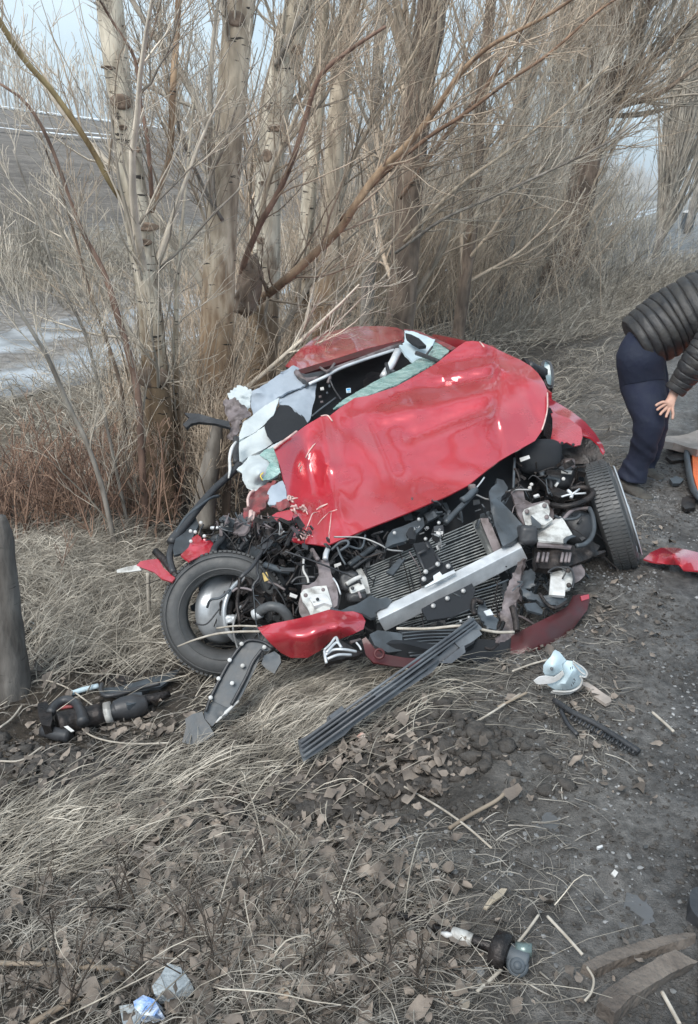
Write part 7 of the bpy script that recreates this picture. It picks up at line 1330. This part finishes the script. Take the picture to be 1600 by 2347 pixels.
V, F = tube_pts([np.array([c0_[0], c0_[1], c0_[2]+hb*.45]), np.array([c0_[0], c0_[1], c0_[2]+hb*.62])], [wb*.58, wb*.3], 14, 2); mesh_obj('bin_lid', V, F, M['clip'], bb, False)
V, F = tube_pts([np.array([c0_[0]-.06, c0_[1]+.2, zb]), np.array([c0_[0]-.03, c0_[1]+.2, c0_[2]+hb*2.1])], .03, 6, 2); mesh_obj('bin_post', V, F, M['bark_grey'], bb)
bt_ = sheet('rubber_lump', gl([(1590, 2035), (1640, 2040), (1680, 2080), (1660, 2120), (1610, 2110), (1582, 2075)], .035), M['black'], None, step=6, thick=.045, rnd=True, namp=.012, nsc=14, crumple=.012, csc=10); tag(bt_, 'rounded black lump cut off by the right edge near the slabs', 'black lump')
# ================================================================== straw, leaves, clods, grit
def blades(name, label, N, pos, dirs, L, w, m, lift=.02, curl=.25, seed=0, K=5, up=.0, sides=3):
    q = np.random.default_rng(seed); x, y = pos; th = dirs; ln = L*(.35+1.1*q.random(N)); c = (q.random(N)-.5)*curl*2
    pts = []; X_, Y_ = x.copy(), y.copy(); h0 = q.random(N)*lift; ua = up*(q.random(N)**2)
    for k in range(K):
        f = k/(K-1); z = terrain(X_, Y_)+.003+h0*(.5+math.sin(f*PI))+ua*ln*f+q.normal(size=N)*.002
        pts.append(np.stack([X_, Y_, z], 1)); a = th+c*(f-.5)*2; X_ = X_+np.cos(a)*ln/(K-1); Y_ = Y_+np.sin(a)*ln/(K-1)
    Pt = np.stack(pts, 1); R = (w*(.45+1.7*q.random(N)**3))[:, None]*np.linspace(1, .45, K)[None]
    V, F = tubes(Pt, R, sides); o = mesh_obj(name, V, F, m, None, True, np.repeat(q.random(N), K*sides)); return tag(o, label, kind='stuff')
def patch(N, centres, seed, deg_spread=25):
    """centres: (px, py, rx px, ry px, weight, image heading deg)"""
    q = np.random.default_rng(seed); W_ = np.array([c[4] for c in centres], float); W_ /= W_.sum(); ch = q.choice(len(centres), N, p=W_)
    C_ = []
    for (px, py, rx, ry, w, hd) in centres:
        c = Gs(px, py)[:2]; ex = Gs(px+rx, py)[:2]-c; ey = Gs(px, py-ry)[:2]-c; a = math.radians(hd); h = Gs(px+60*math.cos(a), py-60*math.sin(a))[:2]-c; C_.append((c, ex, ey, math.atan2(h[1], h[0])))
    g1 = q.normal(size=N)*.75; g2 = q.normal(size=N)*.75
    c = np.array([C_[i][0] for i in ch]); ex = np.array([C_[i][1] for i in ch]); ey = np.array([C_[i][2] for i in ch]); th = np.array([C_[i][3] for i in ch])
    p = c+ex*g1[:, None]+ey*g2[:, None]; return (p[:, 0], p[:, 1]), th+np.radians(q.normal(size=N)*deg_spread)
def region(N, seed, s0, s1, u0, u1, power=1.0, cond=None):
    q = np.random.default_rng(seed); s = s0+(s1-s0)*q.random(N*3); u = u0+(u1-u0)*q.random(N*3)**power; x, y = xy(s, u); k = fbm(np.stack([x*2.2, y*2.2], -1), 3, seed) > -.02+.35*(q.random(N*3)-.5)
    x, y = x[k][:N], y[k][:N]; return (x, y), q.random(len(x))*2*PI
# matted straw
pos, th = patch(3300, [(100, 1910, 180, 36, 2.2, 22), (420, 1800, 170, 45, 1.6, 27), (600, 1690, 130, 50, 2.6, 30), (740, 1600, 150, 40, 2.2, 24), (560, 1610, 100, 45, 1.2, 30), (900, 1560, 90, 20, .5, 12), (40, 2000, 100, 30, .8, 18), (300, 1960, 150, 60, .4, 25)], 1, 30)
blades('straw', 'matted pale straw lying on the verge', len(th), pos, th, .26, .0014, M['straw'], .045, .5, 2, 6)
pos, th = patch(5200, [(120, 1270, 110, 40, 2, 10), (220, 1330, 120, 60, 2, 25), (330, 1400, 60, 80, 1.3, 60), (120, 1450, 90, 60, 1.2, 30), (260, 1480, 130, 50, 1.3, 20), (60, 1330, 60, 50, 1, -10)], 3, 40)
blades('straw', 'pale dry grass on the bank left of the wreck', len(th), pos, th, .30, .0016, M['straw'], .08, .7, 4, 6, .25)
pos, th = region(9500, 5, .85, 4.6, -1.0, 3.8); blades('dead_grass', 'weathered dead grass covering the bank', len(th), pos, th, .12, .0012, M['straw_grey'], .02, .5, 6, 5, .1)
pos, th = region(3800, 7, .25, 1.3, -1.0, 4.5); blades('dead_grass', 'short dead stems trodden into the mud', len(th), pos, th, .085, .0015, M['straw_grey'], .012, .5, 8, 4)
pos, th = patch(4200, [(330, 2180, 340, 110, 2, 15), (700, 2200, 260, 110, 1.6, 10), (150, 2090, 150, 60, 1.2, 10), (600, 2020, 260, 60, 1.2, 20)], 9, 70)
blades('dead_grass', 'grey tangled stems in the foreground', len(th), pos, th, .13, .0011, M['straw_grey'], .035, .5, 10, 6, .25)
pos, th = patch(230, [(350, 2150, 330, 130, 2, 15), (760, 2150, 240, 130, 1.6, 10)], 19, 90)
blades('dead_grass', 'paler long stems in the foreground', len(th), pos, th, .28, .0013, M['straw'], .06, .35, 20, 7, .3)
pos, th = region(7000, 11, 1.0, 6.0, 3.0, 16, 1.3); blades('dead_grass', 'dead grass under the poplars', len(th), pos, th, .28, .003, M['straw'], .12, .6, 12, 4, .5)
pos, th = region(4200, 13, .5, 1.6, 3.2, 20, 1.4); blades('dead_grass', 'dead grass along the verge beyond the wreck', len(th), pos, th, .20, .0025, M['straw_grey'], .06, .6, 14, 4, .3)
pos, th = region(5500, 15, 9.6, 13.5, 0, 40, 1.3); blades('dead_grass', 'bleached grass bank beyond the track', len(th), pos, th, .4, .005, M['straw_grey'], .12, .6, 16, 4, .6)
pos, th = region(3500, 17, 4.6, 6.2, 1, 18, 1.2); blades('dead_grass', 'dead grass between the poplars and the track', len(th), pos, th, .35, .003, M['straw'], .15, .6, 18, 4, .6)
pos, th = region(2600, 21, 6.5, 9.4, 1, 18, 1.2); blades('dead_grass', 'trampled stems on the track', len(th), pos, th, .12, .003, M['straw_grey'], .01, .6, 22, 4)
# leaves
def leaves(name, label, N, pos, size, m, seed, lift=.02):
    q = np.random.default_rng(seed); x, y = pos; N = len(x); z = terrain(x, y)+.004+q.random(N)*lift; s = size*(.3+q.random(N)**2*1.5); th = q.random(N)*2*PI; ti = q.normal(size=(N, 2))*.35; cu = (q.random(N)-.3)*1.6
    gu = np.array([(-1, 0), (-.55, -.62), (-.55, 0), (-.55, .62), (.1, -.75), (.1, 0), (.1, .75), (.7, -.32), (.7, 0), (.7, .32), (1.15, 0)]); F = [(0, 1, 2), (0, 2, 3), (1, 4, 5, 2), (2, 5, 6, 3), (4, 7, 8, 5), (5, 8, 9, 6), (7, 10, 8), (8, 10, 9)]
    A = gu[None, :, 0]*s[:, None]*.5*(1+q.normal(size=(N, 11))*.08); B = gu[None, :, 1]*s[:, None]*.42*(1+q.normal(size=(N, 11))*.15)
    H = (A**2*.6+B**2)/s[:, None]*cu[:, None]*1.8+A*ti[:, :1]+B*ti[:, 1:]+q.normal(size=(N, 11))*.13*s[:, None]
    H -= H.min(1, keepdims=True)*.8
    X_ = x[:, None]+A*np.cos(th)[:, None]-B*np.sin(th)[:, None]; Y_ = y[:, None]+A*np.sin(th)[:, None]+B*np.cos(th)[:, None]; Z_ = z[:, None]+H
    Ft = []
    for f in F: Ft += [f] if len(f) == 3 else [(f[0], f[1], f[2]), (f[0], f[2], f[3])]
    Fa = (np.array(Ft)[None]+(np.arange(N)*11)[:, None, None]).reshape(-1, 3)
    o = mesh_obj(name, np.stack([X_, Y_, Z_], -1).reshape(-1, 3), Fa, m, None, True, np.repeat(q.random(N), 11)); return tag(o, label, kind='stuff')
pos, _ = region(5500, 31, .9, 4.4, -1.0, 3.6); leaves('dead_leaves', 'curled dead leaves over the bank', 0, pos, .030, M['leaf'], 32)
pos, _ = patch(2600, [(400, 2180, 340, 110, 2, 0), (760, 2150, 200, 120, 1.6, 0), (560, 1960, 260, 70, 1.2, 0), (900, 1760, 160, 60, .8, 0)], 33); leaves('dead_leaves', 'curled dead leaves in the foreground', 0, pos, .034, M['leaf'], 34, .03)
pos, _ = region(600, 35, .1, 1.1, -1, 3.5); leaves('dead_leaves', 'flat wet leaves on the mud', 0, pos, .028, M['leaf'], 36, .004)
# clods and grit
def lumps(name, label, pos, size, m, seed, flat_=.6, sub=1, shade=True):
    q = np.random.default_rng(seed); x, y = pos; N = len(x); bm = bmesh.new(); bmesh.ops.create_icosphere(bm, subdivisions=sub, radius=1); B = np.array([v.co[:] for v in bm.verts]); F = np.array([[v.index for v in f.verts] for f in bm.faces]); bm.free()
    s = size*(.3+q.random(N)**2.2*1.6); z = terrain(x, y); V = B[None]*(1+q.normal(size=(N, len(B), 1))*.22)*s[:, None, None]*np.stack([1+q.normal(size=N)*.25, 1+q.normal(size=N)*.25, np.full(N, flat_)], -1)[:, None]
    V = V+np.stack([x, y, z+s*flat_*.35], -1)[:, None]; Fa = (F[None]+(np.arange(N)*len(B))[:, None, None]).reshape(-1, 3)
    o = mesh_obj(name, V.reshape(-1, 3), Fa, m, None, sub > 1, np.repeat(q.random(N), len(B))); return tag(o, label, kind='stuff')
pos, _ = region(3400, 41, .5, 3.6, -1.0, 3.6); lumps('soil_clods', 'crumbs of soil', pos, .010, M['clod'], 42, .7, 2)
pos, _ = patch(1500, [(790, 1800, 120, 60, 2, 0), (330, 1830, 160, 50, 1, 0), (150, 1760, 130, 50, 1, 0), (1000, 1700, 160, 60, 1, 0)], 43); lumps('soil_clods', 'churned dark soil', pos, .016, M['clod'], 44, .7, 2)
pos, _ = region(9000, 45, -.5, .75, -.9, 4.5, 1.1); lumps('grit', 'grit and gravel along the road edge', pos, .0042, M['stone'], 46, .6, 1)
pos, _ = region(11000, 51, -.1, 1.3, -1.0, 4.6, 1.1); lumps('mud_crumbs', 'crumbs of mud and grit on the wet verge', pos, .0048, M['clod'], 52, .6, 1)
pos, _ = region(9000, 53, -.3, 1.2, -1.0, 6, 1.2); lumps('grit', 'fine pale grit on the wet verge', pos, .0030, M['stone'], 54, .6, 1)
pos, _ = region(2500, 47, .2, 1.6, -.9, 5, 1.1); lumps('grit', 'scattered gravel in the mud', pos, .005, M['stone'], 48, .6, 1)
pos, _ = region(2600, 49, 6.0, 9.6, 1, 16, 1.1); lumps('grit', 'gravel of the track', pos, .02, M['stone'], 50, .6, 1)
# upright dead weeds in the foreground: dark branching stems
M['darktwig'] = mat('dark_weed_stem', (.10, .078, .06), .8, 0, col2=(.055, .043, .035), scale=6, bump=0, shade=True)
for i, (px, py, n, L, lab) in enumerate(((120, 2300, 9, .24, 'dark weed at the bottom left corner'), (440, 2230, 8, .26, 'dark branching weed beside the blue foil'), (560, 2130, 9, .22, 'dark branching weed above the crushed bottle'), (770, 2290, 11, .24, 'dark leafy weed at the bottom middle'),
                                   (60, 2110, 7, .2, 'thin dark weed at the left edge'), (900, 2240, 9, .18, 'low dark weed left of the drive shaft joint'), (280, 2080, 7, .2, 'small dark weed in the straw'), (700, 1980, 7, .2, 'pale-topped weed below the churned soil'))):
    bush('dead_weed', lab, px, py, (.05, .04), n, L, M['darktwig'] if i != 7 else M['straw'], 100+i, (0, 0, 1), 4, 2, .6, .0012, 'weed', .003, 'dead weeds in the foreground')
# ================================================================== winter haze
HAZE = 0.0013
if HAZE:
    mh = bpy.data.materials.new('thin_winter_haze'); mh.use_nodes = True; t = mh.node_tree; t.nodes.clear(); o_ = t.nodes.new('ShaderNodeOutputMaterial'); v_ = t.nodes.new('ShaderNodeVolumePrincipled')
    v_.inputs['Density'].default_value = HAZE; v_.inputs['Color'].default_value = (.86, .91, .96, 1); t.links.new(v_.outputs[0], o_.inputs['Volume'])
    V, F = box_axes((300, 1240, 7), (1400, 0, 0), (0, 1500, 0), (0, 0, 17)); tag(mesh_obj('haze', V, F, mh, smooth=False), kind='stuff')
